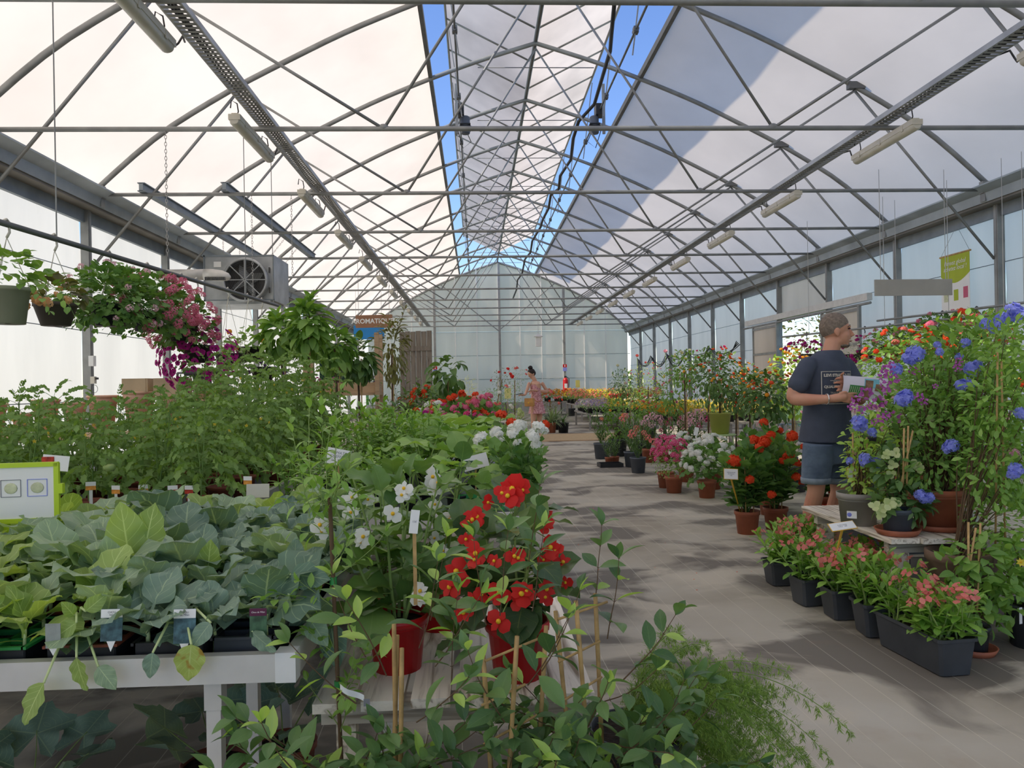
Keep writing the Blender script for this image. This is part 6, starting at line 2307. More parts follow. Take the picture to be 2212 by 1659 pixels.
YF_ = flower(7, .018, .010, .3, .25, nl=2, nw=2).mesh('flower', ['yellow_petal', 'flower_eye'], True)
flowering('leafy plant with one yellow flower in a dark grey pot', 'mandevilla', 'shrub', q5, dp,
          [(2185, 1290, q5[1], .12, .10, 120), (2170, 1240, q5[1], .1, .1, 70), (2205, 1200, q5[1], .08, .08, 50)], BIG, 'pepper_leaf', [(YF_, 'flower', [(2205, 1215, q5[1] - .1, 1.2)])], 88, h0=.18)
wt = thing('plant_tag', 'white looped label stuck in the dark grey pot', 'plant tag', at(2205, 1330, q5[1] - .1), .3)
MB().box((0, 0, 0), (.018, .001, .075)).build('label_strip', 'white_plastic', wt)
sp3 = potted(.075, .06, .10, 'terracotta', .015)
p = on(2092, 1425, 0)
q6 = (2.27, 3.44, .008)
flowering('thin leafy climber on three canes standing in a saucer', 'cane_climber', 'climbing plant', q6, potted(.07, .055, .12, 'anthracite'),
          [(2090, 1290, q6[1], .10, .12, 70), (2110, 1200, q6[1], .10, .10, 50), (2060, 1240, q6[1], .08, .1, 40), (2120, 1330, q6[1], .1, .08, 50)], BIG, 'mid_leaf', [], 89,
          [(at(2070, 1370, q6[1]), at(2108, 1140, q6[1])), (at(2092, 1370, q6[1]), at(2092, 1128, q6[1])), (at(2108, 1370, q6[1]), at(2118, 1130, q6[1]))], saucer=.10, h0=.1)

# ------------------------------------------------------------------ orange geraniums, verbenas and white geraniums
GT = potted(.105, .08, .19, 'terracotta', .03)


def tallger(seed, H, head, nh, pts, loc, label, pot, group=None, hs=1.1, spread=.45, name='orange_geranium', ns=13, mat='geranium_leaf', canes=3):
    R = shrublet(seed, H, ns, 13, GL, mat, pot, size=(1.7, 1.2), spread=spread * 1.3, pet=.05, droop=.0, rise=.4, h0=.17, rad=.005)
    t = R.place(name, label, 'geranium', loc, 0, 1.0, group)
    rr = random.Random(seed)
    for px, py, dy, s in pts:
        p = at(px, py, loc[1] + dy)
        n = (Vector((0, 0, CAM_H)) - p).normalized() * .7 + Vector((rr.uniform(-.3, .3), 0, .8))
        link('flower_head', HEAD[head], t, face(p - Vector(loc), n, s * hs, rr.uniform(0, 6)))
        o = min((q for P in R.nodes for q in P), key=lambda q: (q - (p - Vector(loc))).length)
        MB().tube([o, p - Vector(loc)], .0025, 4).build('flower_stalk', 'stem_green', t)
    for k in range(canes):
        MB().tube([(.05 * math.cos(k * 2.1), .05 * math.sin(k * 2.1), .1), (.08 * math.cos(k * 2.1), .08 * math.sin(k * 2.1), H + .12)], .005, 6).build('cane', 'bamboo', t)
    return t


p = on(1624, 1157, 0)
tallger(501, .52, 'orange', 0, [(1585, 995, -.15, 1.3), (1620, 1036, -.2, .9), (1650, 955, 0, 1.4), (1628, 950, .05, 1.1), (1640, 968, -.05, 1.0), (1667, 1068, -.2, .9), (1592, 1000, -.12, .9), (1655, 945, .1, .8)], (p.x, p.y + .10, 0), 'tall orange geranium on canes in the foremost terracotta pot', GT)
p = on(1690, 1150, 0)
tallger(502, .60, 'orange', 0, [(1665, 940, 0, 1.0), (1712, 942, 0, 1.2), (1705, 985, -.1, 1.2), (1722, 1000, -.1, .9), (1720, 1030, -.15, .9), (1690, 995, -.12, .8), (1735, 965, -.05, .7), (1733, 1040, -.1, .8)], (p.x, p.y + .14, 0), 'tall orange geranium on canes beside the man', GT)
p = on(1770, 1125, 0)
tallger(503, .50, 'orange', 0, [(1782, 1098, -.1, 1.1), (1788, 1105, -.1, .9), (1795, 1060, -.05, .8), (1772, 1108, -.1, .7)], (p.x + .15, p.y + .25, 0), 'orange geranium behind the man with low heads', GT)
p = on(1660, 1110, 0)
tallger(504, .62, 'orange', 0, [(1650, 912, 0, 1.0), (1700, 955, .0, .9), (1685, 930, .0, .8)], (p.x, p.y - .03, 0), 'orange geranium at the back of the geranium group', GT)


def mound(label, name, cat, px, py, wpx, hpx, pot, T, mat, fl, nf, fs, seed, nl=160, flo=0., group=None, center=None, loc=None, ph=.16, fname='flower_head', Y=None):
    "a domed pot plant whose pot foot shows at (px,py); the dome is wpx wide and hpx tall in the photograph"
    p = on(px, py, 0) if loc is None else Vector(loc)
    Yc = p.y + .08
    R_ = wpx * Yc / FPX / 2
    Hh = hpx * Yc / FPX
    t = thing(name, label, cat, (p.x, Yc, p.z), group=group)
    for nm, me, ms, kd, lb in pot.parts:
        link(nm, me, t)
    zc = ph + Hh * .38
    link('foliage', bushmesh(R_, R_, Hh * .6, nl, T, mat, seed, zc, -.7, .2, .4), t, kind='stuff')
    rr = random.Random(seed)
    for d in fib(nf, flo):
        d = (d + Vector((rr.uniform(-.25, .25), rr.uniform(-.25, .25), rr.uniform(-.15, .15)))).normalized()
        link(fname, fl, t, face((d.x * R_ * .98, d.y * R_ * .98, zc + d.z * Hh * .62), d, fs * rr.uniform(.8, 1.2), rr.uniform(0, 6)))
    return t


VER = cluster(flower(5, .012, .012, .2, .25, nl=2, nw=2).T(), 12, .028, ['hot_pink', 'eye_white', 'hot_pink'], .1, .2, 1.0, .5, 0)
mound('hot pink verbena dome in the larger terracotta pot', 'pink_verbena', 'flowers', 1460, 1066, 82, 92, GT, SMALLL, 'mid_leaf', VER, 46, 1.0, 511, 300, .1)
mound('hot pink verbena dome half behind its neighbour', 'pink_verbena', 'flowers', 1442, 1055, 66, 85, GT, SMALLL, 'mid_leaf', VER, 34, 1.0, 512, 240, .1)
mound('white geranium dome in a terracotta pot by the aisle', 'white_geranium', 'geranium', 1532, 1077, 112, 92, GT, GL, 'geranium_leaf', HEAD['white'], 34, 1.0, 513, 150, -.1)
mound('taller white geranium dome behind the aisle one', 'white_geranium', 'geranium', 1545, 1058, 100, 88, GT, GL, 'geranium_leaf', HEAD['white'], 34, 1.0, 514, 150, .0)
mound('white geranium dome at the back with a price card', 'white_geranium', 'geranium', 1487, 1042, 74, 80, GT, GL, 'geranium_leaf', HEAD['white'], 22, .95, 515, 120, .0)
marker('small white price card above the white geraniums', 1504, 932, 9.2, 8, 17, 12, None, .5, 1504, 975, 9.2, edge='white_plastic', lean=.1)

# ------------------------------------------------------------------ lantanas: one on a green stool
LAN = cluster(flower(5, .008, .007, .2, 0, nl=1, nw=2).T(), 16, .024, ['yellow_petal', 'orange_petal'], .2, .2, 1.0, .5, .9)
LANO = cluster(flower(5, .008, .007, .2, 0, nl=1, nw=2).T(), 16, .024, ['orange_petal', 'orange_red'], .2, .2, 1.0, .5, .9)
op = potted(.145, .105, .27, 'olive_pot', .012)


Yl = 9.75
sz = at(1556, 937, Yl).z
standard('yellow and orange lantana standard in an olive green pot', 'lantana', 1555, 900, Yl, (1548, 822, 68, 66), op, BIG, 'dark_leaf', [LAN, LANO], 34, 521, sz, .25, flo=.45, nl=520)
stl = thing('metal_stool', 'small pale green metal stool under the olive pot', 'stool', (at(1556, 937, Yl).x, Yl, 0))
plain('pale_green_metal', (.42, .55, .25), .45, .1, .05)
MB().lathe([(0, sz - .022), (.19, sz - .022), (.20, sz - .012), (.19, sz - .001), (0, sz - .001)], 20).build('seat', 'pale_green_metal', stl)
for k in range(4):
    a = PI / 4 + k * PI / 2
    MB().tube([(.17 * math.cos(a), .17 * math.sin(a), sz - .02), (.21 * math.cos(a), .21 * math.sin(a), 0)], .009, 6).build('leg', 'pale_green_metal', stl)
standard('dark lantana standard with sparse orange heads beside the man', 'lantana', 1652, 985, 7.6, (1660, 860, 62, 62), bigpot, BIG, 'dark_leaf', [LAN, LANO], 22, 522, 0, .3, flo=.6, nl=520)
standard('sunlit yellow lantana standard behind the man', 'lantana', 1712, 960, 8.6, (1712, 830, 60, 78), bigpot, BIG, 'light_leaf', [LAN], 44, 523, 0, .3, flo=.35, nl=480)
standard('orange lantana standard by the sliding door', 'lantana', 1620, 950, 10.5, (1612, 838, 45, 50), bigpot, BIG, 'dark_leaf', [LANO, LAN], 24, 524, 0, .3, flo=.5, nl=360)
TRM = MB().stamp(leaf(.03, .010, 3, 1, 'petal', .4, .3).T(), [Matrix.Rotation(2 * PI * k / 5, 4, 'Z') @ Matrix.Rotation(1.1, 4, 'X') for k in range(5)]).mesh('flower', 'orange_red', True)
standard('trumpet vine with orange red tubes behind the olive pot', 'trumpet_vine', 1590, 960, 10.2, (1590, 860, 50, 45), bigpot, BIG, 'dark_leaf', TRM, 34, 525, 0, .3, flo=.0, nl=300, fname='flower', fs=1.3)
mound('pale pink vinca bush behind the man', 'vinca', 'flowers', 1700, 1040, 120, 190, bigpot, SMALLL, 'dark_leaf', flower(5, .018, .018, .1, .2, nl=2, nw=2).mesh('flower', ['light_pink', 'hot_pink'], True), 46, 1.2, 526, 500, -.3, fname='flower', ph=.25)
p = at(1895, 880, 5.6)
mound('pink and white vinca bush behind the brochure', 'vinca', 'flowers', 0, 0, 120, 130, bigpot, SMALLL, 'light_leaf', flower(5, .020, .020, .1, .2, nl=2, nw=2).mesh('flower', ['light_pink', 'hot_pink'], True), 44, 1.2, 527, 420, -.3, fname='flower', loc=(p.x, 5.5, .55), ph=.25)
vst = thing('plant_stand', 'dark stand holding the vinca bush behind the low table', 'stand', (p.x, 5.58, 0))
MB().box((0, 0, .27), (.5, .4, .54)).build('body', 'anthracite', vst)
MB().box((0, 0, .54), (.54, .44, .02)).build('top', 'anthracite', vst)

# ------------------------------------------------------------------ oleanders and pink flowers along the aisle
OLE = cluster(flower(5, .022, .016, .3, .15, nl=2, nw=2).T(), 12, .05, ['coral_petal', 'pink_petal', 'coral_petal'], -.1, .4, 1.0, .7, 0)
OLP = cluster(flower(5, .016, .013, .3, .15, nl=2, nw=2).T(), 18, .05, ['light_pink', 'pink_petal', 'light_pink'], -.1, .4, 1.0, .7, 0)
OLH = cluster(flower(5, .016, .013, .3, .15, nl=2, nw=2).T(), 18, .05, ['hot_pink', 'pink_petal', 'hot_pink'], -.1, .4, 1.0, .7, 0)
OLL = leaf(.10, .018, 4, 2, 'lance', .2, .4).T()
gp = potted(.115, .09, .22, 'grey_blue_pot', .02)
OLR = [shrublet(540 + q, .55, 10, 16, OLL, 'dark_leaf', gp, size=(1.1, .8), spread=.55, ang=40, pet=0, droop=.05, rise=.3, h0=.2, rad=.004) for q in range(2)]
OLT = [shrublet(545 + q, .50, 10, 16, OLL, 'dark_leaf', GT, size=(1.1, .8), spread=.6, ang=42, pet=0, droop=.05, rise=.3, h0=.17, rad=.004) for q in range(2)]


def oleander(label, px, py, rec, heads, hm, s=1., rz=0):
    p = on(px, py, 0)
    t = rec.place('oleander', label, 'oleander', (p.x, p.y + .1, 0), rz, s)
    for hx_, hy_, dy, k in heads:
        c = at(hx_, hy_, p.y + .1 + dy)
        m = Matrix.Rotation(-rz, 4, 'Z') @ Matrix.Translation(-Vector(t.location)) @ face(c, (rnd.uniform(-.3, .3), -.6, .7), k)
        m.translation = m.translation / s
        link('flower_head', hm, t, m)
    return t


oleander('coral pink oleander in the front grey blue pot', 1382, 1023, OLR[0], [(1368, 935, -.1, 1.1), (1376, 925, 0, .9), (1362, 942, -.1, .8), (1400, 945, -.1, 1.0), (1412, 955, -.15, 1.2), (1420, 962, -.12, .9), (1392, 935, -.05, .8)], OLE)
oleander('oleander in the second grey blue pot behind the front one', 1368, 1010, OLR[1], [(1345, 905, 0, 1.0), (1352, 898, 0, .9)], OLE, 1.05, 1.0)
oleander('narrow leaved oleander in a blue grey pot at the mat', 1302, 992, OLR[1], [(1300, 905, 0, .6)], OLE, 1.2, 2.0)
oleander('pale pink oleander in a terracotta pot', 1405, 1000, OLT[0], [(1400, 905, 0, 1.3), (1412, 898, 0, 1.2), (1424, 905, 0, 1.3), (1390, 915, 0, 1.1), (1430, 912, 0, 1.0), (1408, 918, -.1, 1.0)], OLP, 1.15)
oleander('deep pink oleander in a terracotta pot', 1440, 1000, OLT[1], [(1440, 915, 0, .9), (1448, 905, 0, .8), (1428, 930, 0, .8), (1452, 925, -.1, .7)], OLH, 1.1, .7)
oleander('tall pink oleander beside the olive pot', 1478, 1005, OLT[0], [(1480, 905, 0, 1.2), (1492, 898, 0, 1.2), (1505, 892, 0, 1.2), (1518, 890, 0, 1.1), (1470, 915, 0, 1.0), (1488, 915, -.1, 1.1), (1500, 910, -.1, 1.0), (1515, 905, -.1, .9)], OLP, 1.2, 2.4)
oleander('rosy oleander behind the white geraniums', 1508, 995, OLT[1], [(1475, 925, 0, .9), (1485, 935, 0, .9), (1510, 920, 0, 1.0), (1525, 905, 0, 1.0), (1468, 905, 0, .8)], OLH, 1.2, 1.4)
oleander('low dark oleander standing in the black tray', 1318, 1005, OLT[1], [], OLE, .62, .2)
oleander('second low dark oleander in the black tray', 1332, 1003, OLT[0], [], OLE, .62, .9)
tr_ = thing('black_tray', 'shallow black nursery tray on the aisle floor', 'plant tray', (on(1318, 1008, 0).x, on(1318, 1008, 0).y, 0), .05)
MB().box((0, 0, .006), (.34, .26, .012)).build('base', 'black_plastic', tr_)
for s in (-1, 1):
    MB().box((s * .17, 0, .03), (.012, .26, .06)).build('side', 'black_plastic', tr_)
    MB().box((0, s * .13, .03), (.34, .012, .06)).build('side', 'black_plastic', tr_)
flowering('leafy climber with orange stars at the corner of the aisle', 'black_eyed_susan', 'climbing plant', (on(1335, 985, 0).x, on(1335, 985, 0).y, 0), bigpot,
          [(1330, 930, on(1335, 985, 0).y, .22, .28, 260), (1325, 885, on(1335, 985, 0).y, .2, .2, 160)], BIG, 'mid_leaf',
          [(flower(5, .03, .026, .1, .25, 'round', nl=3, nw=2).mesh('flower', ['orange_petal', 'eye_dark'], True), 'flower', [(1318, 886, on(1335, 985, 0).y - .2, 1.0), (1345, 896, on(1335, 985, 0).y - .2, 1.1), (1300, 905, on(1335, 985, 0).y - .2, .7), (1335, 870, on(1335, 985, 0).y - .2, .9)])], 551, h0=.28)

# ------------------------------------------------------------------ bedding flowers farther down the house
def bedding(seed, fm, T=SMALLL, mat='mid_leaf', n=70, R_=.13, Hh=.12, nf=16, pot=smallpot, fs=1.):
    Rr = Recipe()
    Rr.parts += pot.parts
    Rr.add('foliage', bushmesh(R_, R_, Hh, n, T, mat, seed, .13, -.5, .1, .3), kind='stuff')
    rr = random.Random(seed)
    ms = []
    for d in fib(nf, .1):
        d = (d + Vector((rr.uniform(-.3, .3), rr.uniform(-.3, .3), 0))).normalized()
        ms.append(face((d.x * R_, d.y * R_, .13 + d.z * Hh * 1.1), d, fs * rr.uniform(.8, 1.25)))
    Rr.add('flower', fm, ms)
    return Rr


def daisy(mt, eye, L=.026):
    return flower(8, L, L * .55, .1, .3, nl=2, nw=1).mesh('flower', [mt, eye], True)


BED = {'yellow': bedding(601, daisy('yellow_petal', 'flower_eye')), 'orange': bedding(602, daisy('orange_petal', 'flower_eye')), 'white': bedding(603, daisy('white_petal', 'flower_eye')),
       'lilac': bedding(604, daisy('lilac_petal', 'flower_eye'), mat='grey_leaf'), 'pale_yellow': bedding(605, daisy('pale_yellow', 'flower_eye')), 'coral': bedding(606, daisy('coral_petal', 'flower_eye')),
       'red': bedding(607, daisy('red_petal', 'flower_eye')), 'light_pink': bedding(608, daisy('light_pink', 'eye_white'))}
r = random.Random(61)


def bed(label, x0, x1, y0, y1, z, kinds, step, lab, s=1.):
    t = thing('flower_stage', label, 'plant stage', ((x0 + x1) / 2, (y0 + y1) / 2, 0))
    MB().box((0, 0, z - .02), (x1 - x0, y1 - y0, .035)).build('deck', 'grey_panel', t)
    nx = max(2, int((x1 - x0) / 1.2))
    for i in range(nx + 1):
        for yy in (-1, 1):
            MB().box((-(x1 - x0) / 2 + .05 + i * (x1 - x0 - .1) / nx, yy * ((y1 - y0) / 2 - .06), (z - .04) / 2), (.05, .05, z - .04)).build('leg', 'grey_panel', t)
    y = y0 + .15
    while y < y1 - .1:
        x = x0 + .12
        while x < x1 - .05:
            k = kinds[int((x - x0) / (x1 - x0) * len(kinds) * .999)] if r.random() < .65 else r.choice(kinds)
            BED[k].place(k + '_daisy', '%s bedding daisy on %s' % (k.replace('_', ' '), lab), 'flowers', (x + r.uniform(-.06, .06), y + r.uniform(-.06, .06), z), r.uniform(0, 6), s * r.uniform(.9, 1.25), '%s daisies on %s' % (k.replace('_', ' '), lab))
            x += step
        y += step


bed('low stage of yellow and orange daisies beyond the oleanders', 3.08, 5.4, 12.62, 15.2, .58, ['orange', 'yellow', 'pale_yellow', 'yellow'], .27, 'the stage beyond the oleanders', 1.15)
bed('low stage of lilac and yellow daisies past the mat', 3.0, 5.0, 20.5, 23.5, .45, ['lilac', 'yellow', 'white', 'light_pink'], .32, 'the stage past the mat', 1.3)
bed('far stage of mixed bedding daisies near the gable', 3.4, 6.4, 25.0, 29.0, .55, ['coral', 'yellow', 'pale_yellow', 'white', 'coral'], .42, 'the far stage near the gable', 1.7)
bed('far stage of coral daisies against the gable', 2.4, 4.8, 30.5, 32.5, .55, ['coral', 'orange', 'red', 'yellow'], .42, 'the stage against the gable', 1.7)

# roses on stems along the wall
ROS = {}
for nm, mt in (('cream', 'cream_petal'), ('pink', 'light_pink'), ('coral', 'coral_petal'), ('yellow', 'pale_yellow'), ('hot', 'hot_pink')):
    b = MB()
    pl = leaf(.030, .034, 3, 3, 'round', .35, -.6).T()
    ms = []
    for ring, (n, tilt, rr_) in enumerate(((3, 1.45, .55), (5, 1.15, .8), (6, .75, 1.0))):
        for k in range(n):
            ms.append(Matrix.Rotation(2 * PI * k / n + ring * .5, 4, 'Z') @ Matrix.Rotation(tilt, 4, 'X') @ Matrix.Scale(rr_, 4))
    b.stamp(pl, ms)
    ROS[nm] = b.mesh('rose', mt, True)
for lb, px, pyb, Y, cr, mat, fm, nf, sd in (('cream rose bush near the far red pots', 1345, 930, 16.5, (1345, 835, 30, 40), 'dark_leaf', [ROS['cream']], 12, 701),
                                          ('loose rose bush with tall pink roses', 1400, 930, 15.9, (1400, 835, 42, 55), 'light_leaf', [ROS['pink'], ROS['coral']], 14, 702),
                                          ('rose bush with pale pink clusters before the wall', 1465, 930, 12.4, (1450, 850, 45, 50), 'mid_leaf', [ROS['pink']], 26, 703),
                                          ('rose bush with cream and yellow roses by the lantana', 1480, 930, 11.0, (1478, 800, 38, 45), 'mid_leaf', [ROS['cream'], ROS['yellow']], 12, 704),
                                          ('rose bush with crimson pink roses behind the lantana', 1530, 930, 11.4, (1540, 800, 48, 55), 'dark_leaf', [ROS['hot'], ROS['coral']], 12, 705),
                                          ('coral rose bush at the aisle side of the stage', 1386, 930, 12.95, (1390, 885, 32, 28), 'mid_leaf', [ROS['coral']], 14, 706),
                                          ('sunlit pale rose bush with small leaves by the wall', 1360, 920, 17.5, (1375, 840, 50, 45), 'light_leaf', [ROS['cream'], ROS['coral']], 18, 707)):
    standard(lb, 'rose_bush', px, pyb, Y, cr, bigpot, SMALLL if 'small leaves' in lb or 'loose' in lb else PBL, mat, fm, nf, sd, 0, .3, 'rose bush', 1.3, .2, 420, (1.0, 1.6), 'rose')
for px, py, Y, lb in ((1437, 762, 12.5, 'single pale pink rose on a long stem above the bushes'), (1376, 771, 15.6, 'single coral rose on a long stem near the wall cables'), (1334, 792, 16.0, 'single cream rose rising above its bush')):
    p = at(px, py, Y)
    t = thing('long_stem_rose', lb, 'rose', (p.x, Y, 0))
    MB().tube([(.05, 0, 0), (.04, .02, p.z * .5), (0, 0, p.z)], [.008, .006, .004], 5).build('stem', 'stem_green', t, smooth=True)
    link('rose', ROS['pink' if 'pale' in lb else 'coral' if 'coral' in lb else 'cream'], t, face((0, 0, p.z), (0, -.6, .8), 2.1))
    link('foliage', bushmesh(.10, .10, .35, 40, PBL, 'mid_leaf', int(px), p.z * .62, -1, .2, .2), t, kind='stuff')
    for nm, me, ms, kd, lb2 in smallpot.parts:
        link(nm, me, t)

# ------------------------------------------------------------------ baskets and rails on the right
for k, (pa, pb) in enumerate((((1690, 728), (2250, 668)), ((1895, 693), (2260, 648)))):
    A, B = at(*pa, 12.6 if k == 0 else 11.0), at(*pb, 8.1 if k == 0 else 8.0)
    zz = (A.z + B.z) / 2
    t = thing('basket_rail', 'thin pipe rail with hooks over the flower mass, the %s of two' % ('lower' if k == 0 else 'upper'), 'rail', (0, 0, 0))
    MB().tube([A, B], .016, 8).build('pipe', 'steel', t, smooth=True)
    for f in (.15, .5, .9):
        c = A.lerp(B, f)
        MB().tube([c, (c.x, c.y, ZT + .0)], .004, 5).build('hanging_wire', 'chain', t)
RAILS = (at(1690, 728, 12.6), at(2250, 668, 8.1)), (at(1895, 693, 11.0), at(2260, 648, 8.0))


def rail2(k, px):
    A, B = RAILS[k]
    f = min((i / 300 for i in range(301)), key=lambda f: abs(_col(A.lerp(B, f)) - px))
    return A.lerp(B, f)


RDH = cluster(flower(5, .012, .010, .2, 0, nl=2, nw=1).T(), 20, .032, ['orange_red', 'orange_red'], -.3, .3, 1.0, .8, 0, 'flower_head')
hangmass('hanging pink ivy geranium on the lower of the two rails', 'ivy_geranium_basket', 0, .42, .36, .30, .12, IVY, 'mid_leaf', 460, PKH, 30, 801, hook=HOOKB, q=rail2(0, 1922))
hangmass('hanging red ivy geranium beside the pink one on the lower rail', 'ivy_geranium_basket', 0, .42, .36, .30, .12, IVY, 'mid_leaf', 460, RDH, 26, 802, hook=HOOKB, q=rail2(0, 1982))
hangmass('hanging mixed ivy geranium on the upper rail by the banner', 'ivy_geranium_basket', 0, .42, .38, .32, .12, IVY, 'geranium_leaf', 460, PKH, 30, 803, hook=HOOKB, q=rail2(1, 2035))
hangmass('hanging red ivy geranium below the grey hanging board', 'ivy_geranium_basket', 0, .42, .38, .32, .12, IVY, 'mid_leaf', 460, RDH, 26, 804, hook=HOOKB, q=rail2(1, 2110))
hangmass('hanging deep purple flowered basket by the sliding door', 'purple_basket', 0, .45, .40, .25, .12, SMALLL, 'grey_leaf', 420, cluster(FLT, 10, .02, ['magenta_petal', 'magenta_petal'], -.2, .3), 46, 805, hook=HOOKB, q=rail2(0, 1742))
hangmass('hanging grey-leaved basket with purple flowers behind the man', 'purple_basket', 0, .50, .40, .28, .12, SMALLL, 'grey_leaf', 380, cluster(FLT, 10, .02, ['magenta_petal', 'magenta_petal'], -.2, .3), 50, 806, hook=HOOKB, q=rail2(0, 1835))
q_ = rail2(0, 1868)
hangmass('sunlit hanging basket dripping with white and lime flowers', 'white_basket', 0, .45, .24, .34, -.10, SMALLL, 'light_leaf', 420, flower(5, .022, .02, .3, .2, nl=2, nw=2).mesh('flower', ['cream_petal', 'flower_eye'], True), 60, 807, hook=HOOKB, q=q_, flo=-.95)
# leafy filling behind the low table
for k, (px, py, Y, rx, rz_, mt, nf, fm, lb) in enumerate(((1950, 800, 7.2, 100, 90, 'mid_leaf', 26, [HEAD['coral'], HEAD['orange']], 'tall geranium bush with coral heads behind the plumbagos'),
                                                      (2060, 780, 6.8, 110, 100, 'mid_leaf', 26, [HEAD['pink'], HEAD['orange']], 'tall geranium bush with rose heads under the green banner'),
                                                      (2170, 790, 6.2, 110, 130, 'pepper_leaf', 14, [HEAD['orange'], HEAD['coral']], 'large leafy bush with orange heads at the wall side'),
                                                      (1900, 960, 6.6, 80, 80, 'dark_leaf', 10, [HEAD['light']], 'dark leafy bush low behind the low table'),
                                                      (2020, 980, 6.0, 90, 90, 'dark_leaf', 8, [HEAD['hot']], 'dark leafy bush behind the terracotta pot'),
                                                      (2150, 1000, 5.4, 90, 120, 'mid_leaf', 6, [HEAD['light']], 'leafy bush filling the space behind the tall climber'))):
    standard(lb, 'geranium_bush', px, 1000, Y, (px, py, rx, rz_), bigpot, BIG, mt, fm, nf, 820 + k, 0, .3, 'shrub', .9, .3, 620, (.8, 1.3))

# ------------------------------------------------------------------ hanging board, banner, sliding door
bd = hung_board('hanging_board', 'blank grey board hanging over the flower mass', 1973, 621, 9.0, 178, 36, 'grey_board' if 'grey_board' in MAT else 'taupe_pot', rz=.02)
plain('grey_board', (.40, .38, .34), .7, 0, .06, 5)
plain('banner_green', (.42, .50, .03), .6, 0, .05)
for o_ in bd.children:
    if o_.name.startswith('board'):
        o_.data.materials[0] = MAT['grey_board']
ba = thing('banner', 'green and white hanging banner reading Pensez global achetez local', 'banner', (XR - .06, 10.93, 0), -PI / 2)
zt_ = at(2060, 549, 10.93).z
zb_ = at(2060, 770, 10.93).z
MB().box((0, 0, (zt_ + zb_) / 2 - .1), (.66, .004, zt_ - zb_ - .2)).build('sheet', 'white_card', ba)
V = [(-.335, 0, zt_), (.335, 0, zt_), (.335, 0, zt_ - .30)] + [(.335 - .67 * k / 10, 0, zt_ - .30 - .12 * math.sin(PI * k / 10)) for k in range(1, 10)] + [(-.335, 0, zt_ - .30)]
n_ = len(V)
MB().add([(x, -.004, z) for x, y, z in V] + [(x, .001, z) for x, y, z in V], [tuple(range(n_))[::-1], tuple(range(n_, 2 * n_))] + [(i, (i + 1) % n_, n_ + (i + 1) % n_, n_ + i) for i in range(n_)]).build('green_heading', 'banner_green', ba)
textpart(ba, 't_pensez', TR(0, -.006, zt_ - .16, rx=PI / 2, s=.31), 'white_card')
for k, (mt, xx, zz) in enumerate((('print_pale', -.22, .60), ('banner_green', 0.02, .60), ('pink_petal', .24, .58))):
    MB().box((xx, -.004, zt_ - zz), (.10, .003, .16)).build('badge', mt, ba)
MB().ell((.05, -.004, zt_ - .95), (.09, .003, .15), 14, 8).build('picture', 'print_orange', ba)
MB().box((0, -.004, zb_ + .10), (.66, .003, .20)).build('footer_band', 'banner_green', ba)
MB().tube([(-.36, 0, zt_), (.36, 0, zt_)], .014, 8).build('top_bar', 'bamboo', ba)
MB().tube([(-.34, 0, zt_), (0, .035, zt_ + .42), (.34, 0, zt_)], .003, 4).build('cord', 'chain', ba)

dr = thing('door_1', None, None, (XR, 0, 0), kind='structure')
zd = 2.62
MB().box((-.10, 16.4, zd + .10), (.10, 6.2, .13)).build('track_cover', 'alu', dr)
MB().tube([(-.14, 13.2, zd - .02), (-.14, 19.6, zd - .02)], .025, 8).build('track', 'steel', dr)
for y0, y1 in ((13.6, 15.1), (17.4, 18.9)):
    for yy in (y0, y1):
        MB().box((-.14, yy, zd / 2), (.05, .06, zd)).build('door_stile', 'steel', dr)
    for zz in (.08, 1.9, zd - .1):
        MB().box((-.14, (y0 + y1) / 2, zz), (.04, y1 - y0, .05)).build('door_rail', 'steel', dr)
    MB().box((-.14, (y0 + y1) / 2, zd / 2), (.01, y1 - y0, zd - .1)).build('door_sheet', 'wall_film', dr)
MB().box((0.03, 16.25, (3.55 + zd) / 2), (.02, 2.5, 3.55 - zd)).build('transom_sheet', 'wall_film', dr)

# petals dropped on the aisle
fp = MB()
rr = random.Random(9)
pl_ = leaf(.014, .012, 2, 2, 'round', .2, .6).T()
fp.stamp(pl_, [TR(rr.uniform(.7, 2.6), rr.uniform(4.2, 9.0), .003, rz=rr.uniform(0, 6), rx=rr.uniform(-.2, .2), s=rr.uniform(.6, 1.1)) for k in range(36)])
fp.build('fallen_petals', 'orange_red', smooth=True, label='orange red petals scattered on the aisle floor', cat='petals', kind='stuff')
# ------------------------------------------------------------------ people
def skinmat(name, c, red):
    m, nt, N, L, b, out = newmat(name)
    tc = N.new('ShaderNodeTexCoord')
    nz = N.new('ShaderNodeTexNoise')
    nz.inputs['Scale'].default_value = 9
    L.new(tc.outputs['Object'], nz.inputs['Vector'])
    r_ = ramp(N, [(.35, c), (.7, red)])
    L.new(nz.outputs[0], r_.inputs[0])
    L.new(r_.outputs[0], b.inputs['Base Color'])
    b.inputs['Roughness'].default_value = .5
    b.inputs['Subsurface Weight'].default_value = .12
    b.inputs['Subsurface Radius'].default_value = (.02, .008, .005)
    b.inputs['Specular IOR Level'].default_value = .35


